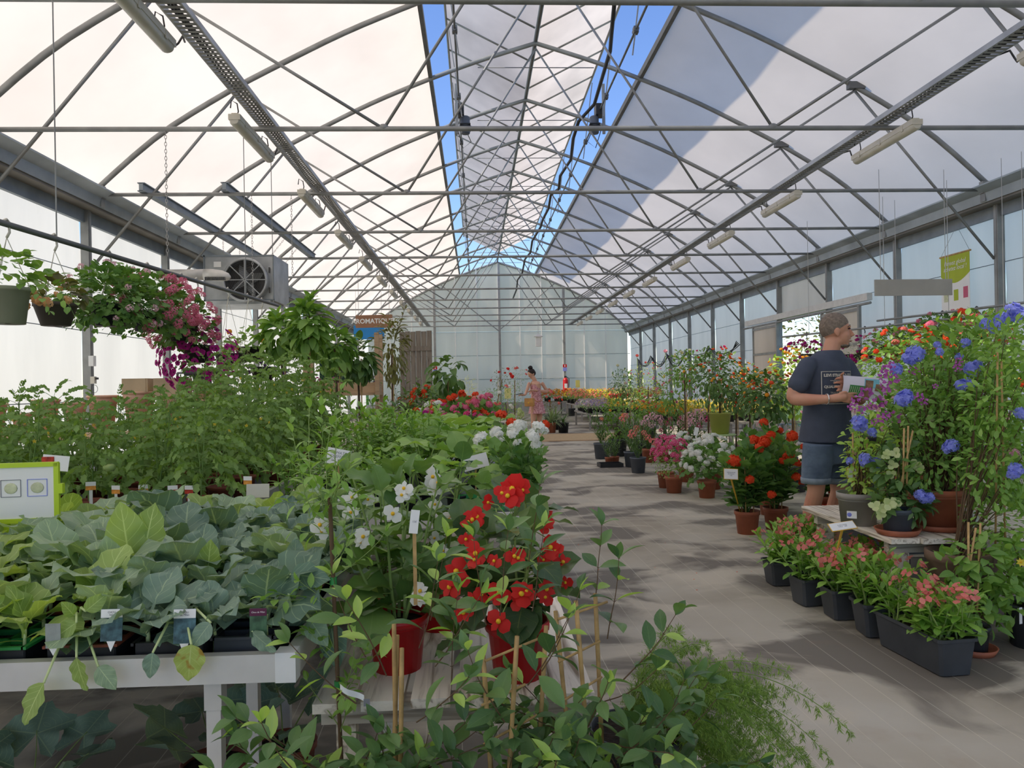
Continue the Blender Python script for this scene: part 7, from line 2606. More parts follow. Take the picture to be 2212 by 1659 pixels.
skinmat('skin_man', (.62, .32, .21), (.57, .255, .165))
skinmat('skin_woman', (.66, .39, .27), (.62, .33, .23))
plain('navy_cotton', (.066, .078, .112), .85, 0, .12, 14, .15)
plain('print_cream', (.62, .58, .50), .8, 0, .1, 50)
plain('hair_grey', (.20, .155, .12), .75, 0, .35, 70, .6)
plain('hair_dark', (.022, .013, .010), .6, 0, .3, 60, .4)
plain('silver', (.75, .74, .72), .25, .9, .05)
plain('leather_tan', (.55, .28, .08), .45, 0, .15, 12)
plain('eye_white_', (.75, .72, .68), .3, 0, 0)
plain('lip', (.36, .12, .09), .5, 0, .1)
plain('teeth', (.80, .77, .70), .3, 0, .02)


def denim():
    m, nt, N, L, b, out = newmat('denim')
    tc = N.new('ShaderNodeTexCoord')
    nz = N.new('ShaderNodeTexNoise')
    nz.inputs['Scale'].default_value = 5
    nz.inputs['Detail'].default_value = 6
    L.new(tc.outputs['Object'], nz.inputs['Vector'])
    r_ = ramp(N, [(.35, (.055, .085, .135)), (.62, (.13, .18, .25)), (.8, (.25, .30, .36))])
    L.new(nz.outputs[0], r_.inputs[0])
    L.new(r_.outputs[0], b.inputs['Base Color'])
    b.inputs['Roughness'].default_value = .9
    w = N.new('ShaderNodeTexNoise')
    w.inputs['Scale'].default_value = 26
    L.new(tc.outputs['Object'], w.inputs['Vector'])
    bp = N.new('ShaderNodeBump')
    bp.inputs['Strength'].default_value = .35
    bp.inputs['Distance'].default_value = .02
    L.new(w.outputs[0], bp.inputs['Height'])
    L.new(bp.outputs[0], b.inputs['Normal'])


denim()
plain('denim_pale', (.22, .27, .32), .9, 0, .15, 20)


def floral():
    m, nt, N, L, b, out = newmat('floral_dress')
    tc = N.new('ShaderNodeTexCoord')
    vz = N.new('ShaderNodeTexVoronoi')
    vz.inputs['Scale'].default_value = 26
    L.new(tc.outputs['Object'], vz.inputs['Vector'])
    r_ = ramp(N, [(.0, (.80, .62, .60)), (.35, (.42, .12, .15)), (.6, (.70, .40, .42))])
    L.new(vz.outputs['Distance'], r_.inputs[0])
    L.new(r_.outputs[0], b.inputs['Base Color'])
    b.inputs['Roughness'].default_value = .85


floral()


def loft(b, secs, u, v, n=26, mi=0, pw=2.3):
    "closed body through oval sections (centre, half width along u, half depth along v)"
    u, v = Vector(u), Vector(v)
    a = np.linspace(0, 2 * PI, n, endpoint=False)
    V = []
    for c, A, B in secs:
        for q in a:
            cx, sy = math.cos(q), math.sin(q)
            k = (abs(cx) ** pw + abs(sy) ** pw) ** (-1 / pw)
            V.append(Vector(c) + u * (A * k * cx) + v * (B * k * sy))
    F = [(j * n + i, j * n + (i + 1) % n, (j + 1) * n + (i + 1) % n, (j + 1) * n + i) for j in range(len(secs) - 1) for i in range(n)]
    m = len(secs)
    b.add([tuple(x) for x in V], np.array(F), mi)
    b.add([tuple(x) for x in V[:n]], [tuple(range(n))[::-1]], mi)
    b.add([tuple(x) for x in V[-n:]], [tuple(range(n))], mi)
    return b


def fuse(o, vox, it=5, fac=.5):
    "weld the overlapping shapes into one smooth skin"
    m = o.modifiers.new('weld', 'REMESH')
    m.mode = 'VOXEL'
    m.voxel_size = vox
    m.use_smooth_shade = True
    s = o.modifiers.new('soften', 'SMOOTH')
    s.iterations = it
    s.factor = fac
    return o


def limb(b, P, R, n=14, sub=4):
    "tapering limb through joints, smoothed"
    P = [Vector(p) for p in P]
    Q, RR = [], []
    k = len(P)
    for i in range(k - 1):
        p0, p1, p2, p3 = P[max(i - 1, 0)], P[i], P[i + 1], P[min(i + 2, k - 1)]
        for j in range(sub):
            t = j / sub
            Q.append(.5 * ((2 * p1) + (p2 - p0) * t + (2 * p0 - 5 * p1 + 4 * p2 - p3) * t * t + (3 * p1 - p0 - 3 * p2 + p3) * t ** 3))
            RR.append(R[i] + (R[i + 1] - R[i]) * t)
    Q.append(P[-1])
    RR.append(R[-1])
    b.tube(Q, RR, n)
    b.ell(P[-1], (R[-1],) * 3, 10, 7)
    b.ell(P[0], (R[0],) * 3, 10, 7)
    return b


# ---- the man: torso turned to the aisle side, face in profile, brochure in both hands
YM = 5.25
M0 = Vector((at(1780, 1200, YM).x, YM, 0))


def m(px, py, dy=0.):
    return at(px, py, YM + dy) - M0


man = thing('person', 'man in navy printed t-shirt and denim shorts reading a brochure', 'person', M0)
f_ = Vector((.42, -.9075, 0))
u_ = Vector((.9075, .42, 0))
zs = lambda py: m(1790, py).z
ctr = lambda px, py: m(px, py, .0)
body = MB()
loft(body, [(ctr(1786, 945), .135, .09), (ctr(1786, 920), .145, .095), (ctr(1786, 870), .145, .09), (ctr(1786, 820), .15, .09), (ctr(1786, 788), .14, .08), (ctr(1790, 772), .08, .06)], u_, f_)
# neck and head: head frame h (nose), s (side)
h_ = Vector((.975, -.22, 0))
s_ = Vector((.22, .975, 0))
limb(body, [ctr(1788, 782), ctr(1794, 762), ctr(1800, 738)], [.066, .058, .056])
hc = m(1806, 712)
HM = Matrix((h_, s_, Vector((0, 0, 1)))).transposed()
body.ell(hc + Vector((0, 0, .016)) - h_ * .012, (.096, .076, .094), 22, 15, M=HM)          # skull
body.ell(hc + h_ * .030 - Vector((0, 0, .050)), (.062, .060, .078), 18, 13, M=HM)          # face
body.ell(hc + h_ * .052 - Vector((0, 0, .106)), (.034, .036, .026), 12, 9, M=HM)           # chin
body.ell(hc + h_ * .005 - Vector((0, 0, .080)), (.055, .058, .040), 14, 10, M=HM)          # jaw
body.ell(hc + h_ * .074 + Vector((0, 0, .018)), (.022, .054, .013), 12, 8, M=HM)           # brow
body.tube([hc + h_ * .082 + Vector((0, 0, .004)), hc + h_ * .100 - Vector((0, 0, .022)), hc + h_ * .112 - Vector((0, 0, .038)), hc + h_ * .092 - Vector((0, 0, .046))], [.009, .011, .0135, .012], 8)   # nose
body.ell(hc + h_ * .078 - Vector((0, 0, .066)), (.019, .032, .009), 10, 7, M=HM)           # upper lip
body.ell(hc + h_ * .074 - Vector((0, 0, .086)), (.018, .028, .010), 10, 7, M=HM)           # lower lip
for sd in (-1, 1):
    body.ell(hc + h_ * .052 + s_ * sd * .038 - Vector((0, 0, .044)), (.026, .020, .022), 10, 7, M=HM)   # cheeks
    e0 = hc - h_ * .010 + s_ * sd * .076 - Vector((0, 0, .018))
    body.ell(e0, (.019, .008, .031), 10, 8, M=HM)                                          # ears
    body.ell(e0 - Vector((0, 0, .024)) + h_ * .004, (.010, .007, .012), 8, 6, M=HM)
# arms and hands
rs_, re_, rw_ = m(1742, 788, -.10), m(1713, 858, -.10), m(1790, 862, -.285)
limb(body, [rs_, rs_.lerp(re_, .5) + Vector((-.006, 0, 0)), re_, re_.lerp(rw_, .35) + Vector((0, 0, -.012)), rw_], [.040, .048, .044, .043, .027])
rk = m(1822, 858, -.333)
limb(body, [rw_, rw_.lerp(rk, .55), rk], [.026, .030, .028], 12)
for (tx, ty, dy, r0) in ((1850, 850, -.327, .0085), (1847, 858, -.329, .0088), (1844, 866, -.330, .0085), (1838, 872, -.330, .0075)):
    tp_ = m(tx, ty, dy)
    k0 = rk + Vector((0, 0, (858 - ty) * .0022))
    limb(body, [rk.lerp(k0, .9), k0.lerp(tp_, .5) + Vector((0, -.012, .004)), tp_], [r0 * 1.2, r0, r0 * .85], 8, 3)
limb(body, [rw_.lerp(rk, .45), rw_.lerp(rk, .8) + Vector((0, -.016, .030)), m(1828, 847, -.345)], [.013, .011, .009], 8, 3)
ls_, le_, lw_ = m(1829, 788, .11), m(1858, 862, .02), m(1842, 838, -.17)
limb(body, [ls_, ls_.lerp(le_, .5), le_, le_.lerp(lw_, .5), lw_], [.040, .047, .043, .038, .027])
lk = m(1826, 832, -.23)
limb(body, [lw_, lk], [.026, .027], 12)
for k, (ty, tx) in enumerate(((817, 1806), (826, 1803), (835, 1804), (843, 1808))):
    b0 = m(1822, ty + 1, -.235)
    limb(body, [lk.lerp(b0, .8), m(1812, ty, -.255), m(tx, ty + 1, -.245)], [.0105, .0092, .0080], 8, 3)
limb(body, [lk, m(1818, 812, -.26), m(1822, 806, -.30)], [.012, .010, .0085], 8, 3)
# legs and feet
for kx, ky, ax, dy, fx in ((1762, 1062, 1756, -.07, .03), (1812, 1062, 1806, .07, .05)):
    hip = m(1786, 965, dy) + u_ * (.085 if dy > 0 else -.085)
    kn = m(kx, ky, dy - .02)
    an = Vector((m(ax, 1160, dy).x, dy + .03, .09))
    cf = kn.lerp(an, .38) + Vector((-.012, .018, 0))
    limb(body, [hip.lerp(kn, .30), hip.lerp(kn, .6), kn, cf, an, an - Vector((0, 0, .05))], [.060, .066, .056, .056, .036, .036])
    body.ell((an.x + .03, an.y - .05, .035), (.05, .10, .035), 12, 8)
bo_ = body.build('body', 'skin_man', man, smooth=True)
fuse(bo_, .0055, 4)
# shirt
sh_ = MB()
loft(sh_, [(ctr(1784, 954), .198, .158), (ctr(1785, 920), .186, .144), (ctr(1786, 880), .176, .128), (ctr(1786, 845), .178, .124), (ctr(1786, 812), .190, .124), (ctr(1786, 793), .190, .114), (ctr(1787, 778), .172, .100), (ctr(1789, 767), .125, .086), (ctr(1792, 757), .078, .072)], u_, f_, 32, 0, 2.2)
limb(sh_, [rs_ + Vector((.05, .04, .0)), rs_ + Vector((.008, .005, -.012)), rs_.lerp(re_, .62)], [.052, .062, .070], 16)
limb(sh_, [ls_ + Vector((-.05, -.04, .0)), ls_ + Vector((-.008, -.005, -.012)), ls_.lerp(le_, .62)], [.052, .062, .070], 16)
so = sh_.build('t_shirt', 'navy_cotton', man, smooth=True)
fuse(so, .008, 5)
# shorts
st_ = MB()
loft(st_, [(ctr(1786, 1000), .155, .118), (ctr(1786, 975), .172, .130), (ctr(1786, 935), .160, .118)], u_, f_)
for kx, dy in ((1762, -.07), (1812, .07)):
    hip = m(1786, 972, dy) + u_ * (.085 if dy > 0 else -.085)
    kn = m(kx, 1036, dy - .015)
    st_.tube([hip + Vector((0, 0, .05)), hip.lerp(kn, .4), hip.lerp(kn, .75), kn], [.098, .100, .097, .095], 20)
fuse(st_.build('shorts', 'denim', man, smooth=True), .008, 5)
for kx, dy in ((1762, -.07), (1812, .07)):
    kn = m(kx, 1036, dy - .015)
    MB().lathe([(.088, -.022), (.097, -.024), (.099, .0), (.098, .016), (.090, .016)], 24, kn).build('shorts_cuff', 'denim_pale', man, smooth=True)
    an = Vector((m(1756 if dy < 0 else 1806, 1160, dy).x, dy + .03, 0))
    sb = MB().ell((an.x + .03, an.y - .05, .04), (.056, .135, .045), 16, 9).ell((an.x + .03, an.y + .03, .06), (.05, .055, .06), 14, 9).box((an.x + .03, an.y - .045, .012), (.10, .26, .024))
    fuse(sb.build('shoe', 'anthracite', man, smooth=True), .007, 3)
# cropped hair: a thin cap over the skull, higher at the front
hr = MB()
n1, n2 = 30, 16
V = []
for j in range(n2 + 1):
    th = PI * .74 * j / n2
    for i in range(n1):
        a = 2 * PI * i / n1
        fr = math.cos(a)
        lim = PI * (.60 - .20 * max(0, fr) ** .8 + .13 * max(0, -fr) ** .7)
        t_ = min(th, lim)
        d = Vector((math.sin(t_) * math.cos(a), math.sin(t_) * math.sin(a), math.cos(t_)))
        th_ = .007 - .005 * min(1, (t_ / lim) ** 3)
        V.append(hc + Vector((0, 0, .016)) - h_ * .012 + h_ * (d.x * (.096 + th_)) + s_ * (d.y * (.076 + th_)) + Vector((0, 0, d.z * (.094 + th_ + .003))))
F = [(j * n1 + i, (j + 1) * n1 + i, (j + 1) * n1 + (i + 1) % n1, j * n1 + (i + 1) % n1) for j in range(n2) for i in range(n1)]
hr.add([tuple(v) for v in V], np.array(F)).build('hair', 'hair_grey', man, smooth=True)
bdm = MB().ell(hc + h_ * .064 - Vector((0, 0, .108)), (.026, .030, .022), 12, 8, M=HM).ell(hc + h_ * .040 - Vector((0, 0, .112)), (.040, .046, .016), 12, 8, M=HM)
bdm.build('beard', 'hair_grey', man, smooth=True)
for sd in (-1, 1):
    MB().ell(hc + h_ * .077 + s_ * sd * .033 + Vector((0, 0, .003)), (.010, .013, .006), 10, 7, M=HM).build('eye', 'eye_dark', man, smooth=True)
    MB().tube([hc + h_ * .088 + s_ * sd * .016 + Vector((0, 0, .021)), hc + h_ * .083 + s_ * sd * .036 + Vector((0, 0, .026)), hc + h_ * .066 + s_ * sd * .054 + Vector((0, 0, .018))], [.004, .005, .003], 6).build('eyebrow', 'hair_grey', man, smooth=True)
MB().ell(hc + h_ * .082 - Vector((0, 0, .076)), (.012, .028, .006), 12, 7, M=HM).build('teeth', 'teeth', man, smooth=True)
MB().tube([hc + h_ * .095 - Vector((0, 0, .083)) + s_ * y_ for y_ in (-.022, 0, .022)], [.003, .005, .003], 6).build('lower_lip', 'lip', man, smooth=True)
MB().tube([rw_ + Vector((-.012, 0, 0)) + Vector((0, math.cos(a) * .032, math.sin(a) * .034)) for a in np.linspace(0, 2 * PI, 20)], .004, 6, caps=False).build('bracelet', 'silver', man, smooth=True)
# chest print, wrapped on the shirt
C0 = ctr(1786, 836)


def chest(me, M, name='shirt_print'):
    me = me.copy()
    me.transform(M)
    me.materials.clear()
    me.materials.append(MAT['print_cream'])
    for v in me.vertices:
        x, y = v.co.x, v.co.y
        A, B = .178, .128
        k = max(0., 1 - (abs(x) / (A + .012)) ** 2.2) ** (1 / 2.2)
        bulge = .0
        v.co = C0 + u_ * x + f_ * (B * k + .005 + bulge) + Vector((0, 0, y))
    return link(name, me, man)


def strip(x0, y0, x1, y1, n=16):
    b = MB()
    V = []
    for i in range(n + 1):
        t_ = i / n
        for s in (0, 1):
            V.append((x0 + (x1 - x0) * (t_ if abs(x1 - x0) > abs(y1 - y0) else s), y0 + (y1 - y0) * (s if abs(x1 - x0) > abs(y1 - y0) else t_), 0))
    return b.add(V, np.array([(2 * i, 2 * i + 2, 2 * i + 3, 2 * i + 1) for i in range(n)])).mesh('shirt_print', 'print_cream', False)


ox = -.028
I4 = Matrix.Identity(4)
for a_ in ((ox - .125, .104, ox + .125, .108), (ox - .125, -.115, ox + .125, -.111), (ox - .127, -.115, ox - .123, .108), (ox + .123, -.115, ox + .127, .108)):
    chest(strip(*a_), I4)
chest(TXT['t_levi'], TR(ox, .080, 0, s=.086), 'lettering')
chest(strip(ox - .045, .050, ox + .045, .055), I4)
chest(TXT['t_quality'], TR(ox, .002, 0, s=.079), 'lettering')
chest(TXT['t_original'], TR(ox, .030, 0, s=.10), 'lettering')
chest(strip(ox - .075, .043, ox + .075, .046), I4)
chest(TXT['t_trade'], TR(ox, -.040, 0, s=.12), 'lettering')
hb = MB()
for k, (hx_, sc_) in enumerate(((-.022, 1), (.022, -1))):
    P2 = [(-.02, 0), (-.012, .012), (.0, .012), (.008, .022), (.016, .02), (.012, .010), (.010, -.004), (.014, -.02), (.010, -.022), (.005, -.008), (-.010, -.008), (-.014, -.024), (-.018, -.024), (-.016, -.006)]
    V = [(hx_ + sc_ * x, -.042 + y, 0) for x, y in P2]
    hb.add(V, [tuple(range(len(V)))])
chest(hb.mesh('horse_print', 'print_cream', False), I4, 'horse_print')

# brochure in his hands
br = thing('brochure', 'folded white brochure with green block and a photograph held by the man', 'brochure', M0 + m(1868, 838, -.27))
B0 = m(1868, 838, -.27)
nb = 14


def page(dx0, dx1, dz0, dz1, eps, mat, name):
    "a piece of the cover between two fractions, following its curl"
    def pt(a, c):
        top = m(1822, 811, -.262).lerp(m(1918, 818, -.25), a)
        bot = m(1817, 852, -.285).lerp(m(1905, 866, -.31), a)
        p = top.lerp(bot, c)
        p.y -= .018 * math.sin(PI * c) + .010 * math.sin(PI * a) + eps
        return p - B0
    V = [tuple(pt(dx0 + (dx1 - dx0) * i / nb, dz0 + (dz1 - dz0) * j / 6)) for j in range(7) for i in range(nb + 1)]
    V2 = [(x, y + .004, z) for x, y, z in V] if eps == 0 else []
    w = nb + 1
    F = [(j * w + i, (j + 1) * w + i, (j + 1) * w + i + 1, j * w + i + 1) for j in range(6) for i in range(nb)]
    b = MB().add(V, np.array(F))
    if V2:
        b.add(V2, np.array([f[::-1] for f in F]))
    return b.build(name, mat, br, smooth=True)


plain('paper_lilac', (.72, .68, .76), .5, 0, .02)
plain('paper_green', (.04, .20, .05), .5, 0, .15, 60)
plain('photo_cyan', (.20, .50, .60), .5, 0, .2, 20)
plain('photo_brown', (.25, .14, .08), .5, 0, .5, 30)
page(0, 1, 0, 1, 0, 'paper_lilac', 'cover')
page(.14, .48, .45, .95, .002, 'paper_green', 'green_block')
page(.46, .80, .08, .50, .0015, 'photo_cyan', 'photograph')
page(.48, .66, .15, .98, .0025, 'photo_brown', 'photograph')
page(.72, .90, .30, .62, .003, 'photo_brown', 'photograph')
for k in range(6):
    page(.17 + .045 * k, .178 + .045 * k, .52, .88, .003, 'print_pale', 'lettering')

# ---- the woman at the mat
YW = 17.6
W0 = Vector((at(1158, 947, YW).x, YW, 0))


def wq(px, py, dy=0.):
    return at(px, py, YW + dy) - W0


wo = thing('person', 'woman in a pink floral sundress looking down at her phone', 'person', W0)
fw = Vector((-.80, -.60, 0))
uw = Vector((-.60, .80, 0)) * -1
wb = MB()
loft(wb, [(wq(1160, 885), .17, .12), (wq(1159, 868), .155, .11), (wq(1158, 852), .118, .09), (wq(1157, 840), .135, .10), (wq(1157, 829), .155, .085), (wq(1157, 824), .10, .06)], uw, fw)
limb(wb, [wq(1157, 828), wq(1154, 820), wq(1149, 811)], [.056, .050, .050])
hcw = wq(1147.5, 806)
fh = Vector((-.72, -.45, -.50)).normalized()
sh2 = Vector((-.53, .85, 0)).normalized()
uh = fh.cross(sh2) * -1
uh = uh if uh.z > 0 else -uh
HW = Matrix((fh, sh2, uh)).transposed()
wb.ell(hcw, (.092, .074, .092), 18, 13, M=HW)
wb.ell(hcw + fh * .030 - uh * .055, (.055, .055, .065), 16, 11, M=HW)
wb.ell(hcw + fh * .052 - uh * .105, (.022, .026, .020), 10, 7, M=HW)
wb.tube([hcw + fh * .082, hcw + fh * .105 - uh * .035, hcw + fh * .085 - uh * .045], [.009, .012, .010], 7)
for sd in (-1, 1):
    wb.ell(hcw - fh * .005 + sh2 * sd * .074 - uh * .03, (.016, .008, .026), 8, 6, M=HW)
rsw, rew, rww = wq(1143, 829, -.08), wq(1136, 849, -.16), wq(1134, 853, -.36)
limb(wb, [rsw, rsw.lerp(rew, .5), rew, rew.lerp(rww, .4), rww], [.040, .037, .032, .031, .020])
lsw, lew, lww = wq(1172, 829, .05), wq(1182, 846, .02), wq(1152, 843, -.16)
limb(wb, [lsw, lsw.lerp(lew, .5), lew, lew.lerp(lww, .4), lww], [.041, .038, .033, .032, .021])
for wr, dirs in ((rww, (-.10, -.04, 0)), (lww, (-.08, -.02, -.015))):
    d = Vector(dirs)
    limb(wb, [wr, wr + d * .6], [.022, .026], 10)
    for k in range(4):
        o2 = Vector((0, -.02 + .014 * k, .010 - .006 * k))
        limb(wb, [wr + d * .6 + o2, wr + d * 1.1 + o2 + Vector((0, 0, -.004)), wr + d * (1.55 - .06 * abs(k - 1)) + o2 + Vector((0, 0, -.018))], [.0095, .0085, .0075], 7, 2)
    limb(wb, [wr + d * .2, wr + d * .6 + Vector((0, -.035, .012)), wr + d * 1.0 + Vector((0, -.035, .012))], [.011, .0095, .008], 7, 2)
for hx_, kx, ax, dy, fy in ((1153, 1152, 1151, -.05, 0), (1166, 1165, 1163, .03, 0)):
    hip, kn = wq(hx_, 880, dy), wq(kx, 911, dy - .02)
    an = wq(ax, 941, dy + .02)
    limb(wb, [hip, hip.lerp(kn, .5), kn, kn.lerp(an, .4) + Vector((.008, .01, 0)), an, an - Vector((0, 0, .02))], [.080, .070, .052, .052, .032, .034])
    wb.ell((an.x - .05, an.y - .03, .035), (.105, .042, .030), 12, 8)
fuse(wb.build('body', 'skin_woman', wo, smooth=True), .0065, 4)
dsb = MB()
nn = 40
V = []
rows = [(wq(1160, 893), .225, .165), (wq(1160, 884), .205, .15), (wq(1159, 870), .172, .128), (wq(1158, 854), .126, .098), (wq(1157, 843), .142, .110), (wq(1156, 835), .142, .106), (wq(1156, 831), .128, .096)]
for k, (c, A, B) in enumerate(rows):
    for i in range(nn):
        a = 2 * PI * i / nn
        w_ = 1 + (.05 * math.sin(a * 9) * (1 - k / 3) if k < 3 else 0)
        V.append(c + uw * (A * w_ * math.cos(a)) + fw * (B * w_ * math.sin(a)))
dsb.add([tuple(v) for v in V], np.array([(j * nn + i, j * nn + (i + 1) % nn, (j + 1) * nn + (i + 1) % nn, (j + 1) * nn + i) for j in range(len(rows) - 1) for i in range(nn)]))
dsb.build('sundress', 'floral_dress', wo, smooth=True)
for sd in (-1, 1):
    MB().tube([wq(1156, 832) + uw * sd * .075 + fw * .092, wq(1157, 825) + uw * sd * .088 + fw * .02, wq(1157, 832) + uw * sd * .075 - fw * .085], .006, 5).build('dress_strap', 'floral_dress', wo, smooth=True)
hw_ = MB()
hw_.ell(hcw - fh * .014 + uh * .016, (.094, .082, .090), 18, 12, M=HW)
hw_.ell(hcw - fh * .030 - uh * .02, (.080, .080, .075), 16, 10, M=HW)
fuse(hw_.build('hair', 'hair_dark', wo, smooth=True), .008, 3)
MB().ell(hcw + uh * .120 - fh * .045, (.052, .050, .046), 14, 10, M=HW).tube([hcw + uh * .12 - fh * .045 + Vector((.04 * math.cos(a), .04 * math.sin(a), .012 * math.sin(a * 2))) for a in np.linspace(0, 7, 20)], .016, 7).build('hair_bun', 'hair_dark', wo, smooth=True)
for hx_, ax, dy in ((1153, 1151, -.05), (1166, 1163, .03)):
    an = wq(ax, 941, dy + .02)
    MB().box((an.x - .045, an.y - .025, .009), (.25, .085, .018)).build('sandal_sole', 'leather_tan', wo)
    MB().tube([(an.x - .09 + .0 * k, an.y - .025 + .045 * math.cos(k), .035 + .035 * math.sin(k)) for k in np.linspace(0, PI, 9)], .006, 5).tube([(an.x + .0, an.y - .0 + .042 * math.cos(k), .06 + .02 * math.sin(k)) for k in np.linspace(0, 2 * PI, 12)], .005, 5).build('sandal_strap', 'white_plastic', wo, smooth=True)
ph = thing('smartphone', 'dark smartphone in the woman\'s hand', 'phone', W0 + rww + Vector((-.13, -.05, .024)), .3)
MB().box((0, 0, 0), (.16, .08, .010)).build('phone_body', 'black_plastic', ph, M=Matrix.Rotation(-.2, 4, 'Y'))
MB().box((0, 0, .0058), (.148, .072, .001)).build('screen', 'ink', ph, M=Matrix.Rotation(-.2, 4, 'Y'))
bc = wq(1144, 869, -.26)
bg_ = thing('shoulder_bag', 'small gold tan leather shoulder bag worn by the woman', 'bag', W0 + bc, -.5)
bb = MB().box((0, 0, 0), (.22, .085, .19)).box((0, 0, .0), (.20, .10, .17))
bo2 = bb.build('bag_body', 'leather_tan', bg_, smooth=True)
fuse(bo2, .008, 6)
MB().box((0, -.052, .03), (.205, .012, .12)).build('flap', 'leather_tan', bg_)
MB().box((0, -.061, -.01), (.025, .006, .025)).build('clasp', 'flower_eye', bg_)
Lp = W0 + bc
Ri = Matrix.Rotation(.5, 3, 'Z')



def onbody(c, A, B, deg, k=1.13):
    a = math.radians(deg)
    return c + uw * (A * k * math.cos(a)) + fw * (B * k * math.sin(a))


sp_ = [Ri @ (W0 + q - Lp) for q in (bc + Vector((.06, .0, .09)), onbody(wq(1158, 854), .126, .098, 85), onbody(wq(1157, 843), .142, .110, 95), onbody(wq(1156, 832), .142, .100, 104, 1.1),
                                  wq(1157, 824) - uw * .085 + fw * .05, wq(1157, 822) - uw * .085 - fw * .02, onbody(wq(1156, 832), .142, .100, 256, 1.1), onbody(wq(1157, 843), .142, .110, 262), onbody(wq(1158, 856), .135, .105, 300, 1.2),
                                  onbody(wq(1159, 864), .160, .120, 350, 1.2), onbody(wq(1159, 868), .172, .128, 40, 1.2), bc + Vector((.10, .04, .06)))]
MB().tube(sp_, .010, 6, flat=.5).build('strap', 'leather_tan', bg_, smooth=True)

# ------------------------------------------------------------------ the far end: mat, strap-leaved plants, extinguisher, feeder
A, B = on(1128, 955, 0), on(1290, 937, 0)
plain('coir', (.50, .36, .20), .95, 0, .12, 30, .3)
mt_ = thing('floor_mat', 'wide beige coir mat lying across the aisle', 'mat', ((A.x + 3.0) / 2 - .3, (A.y + B.y) / 2, 0))
MB().box((0, 0, .008), (3.6, B.y - A.y, .016)).build('mat_body', 'coir', mt_)
for s in (-1, 1):
    MB().box((0, s * (B.y - A.y) / 2, .009), (3.62, .05, .02)).build('bound_edge', 'leather_tan' if False else 'cardboard', mt_)
STR = leaf(.55, .032, 7, 2, 'strap', .25, 1.1).T()


def spiky(label, name, px, py, Y, s, mat, potm, seed, n=46, cat='potted plant'):
    p = at(px, py, Y)
    t = thing(name, label, cat, (p.x, Y, 0), s=1)
    for nm, me, ms, kd, lb in potted(.15, .12, .26, potm, .025).parts:
        link(nm, me, t)
    rr = random.Random(seed)
    b = MB()
    ms = []
    for k in range(n):
        el = rr.uniform(.25, 1.45)
        a = rr.uniform(0, 6.28)
        ms.append(grow((0, 0, .25), (math.cos(a) * math.cos(el), math.sin(a) * math.cos(el), math.sin(el)), s=s * rr.uniform(.7, 1.15)))
    b.stamp(STR, ms).build('foliage', mat, t, smooth=True, kind='stuff')
    return t


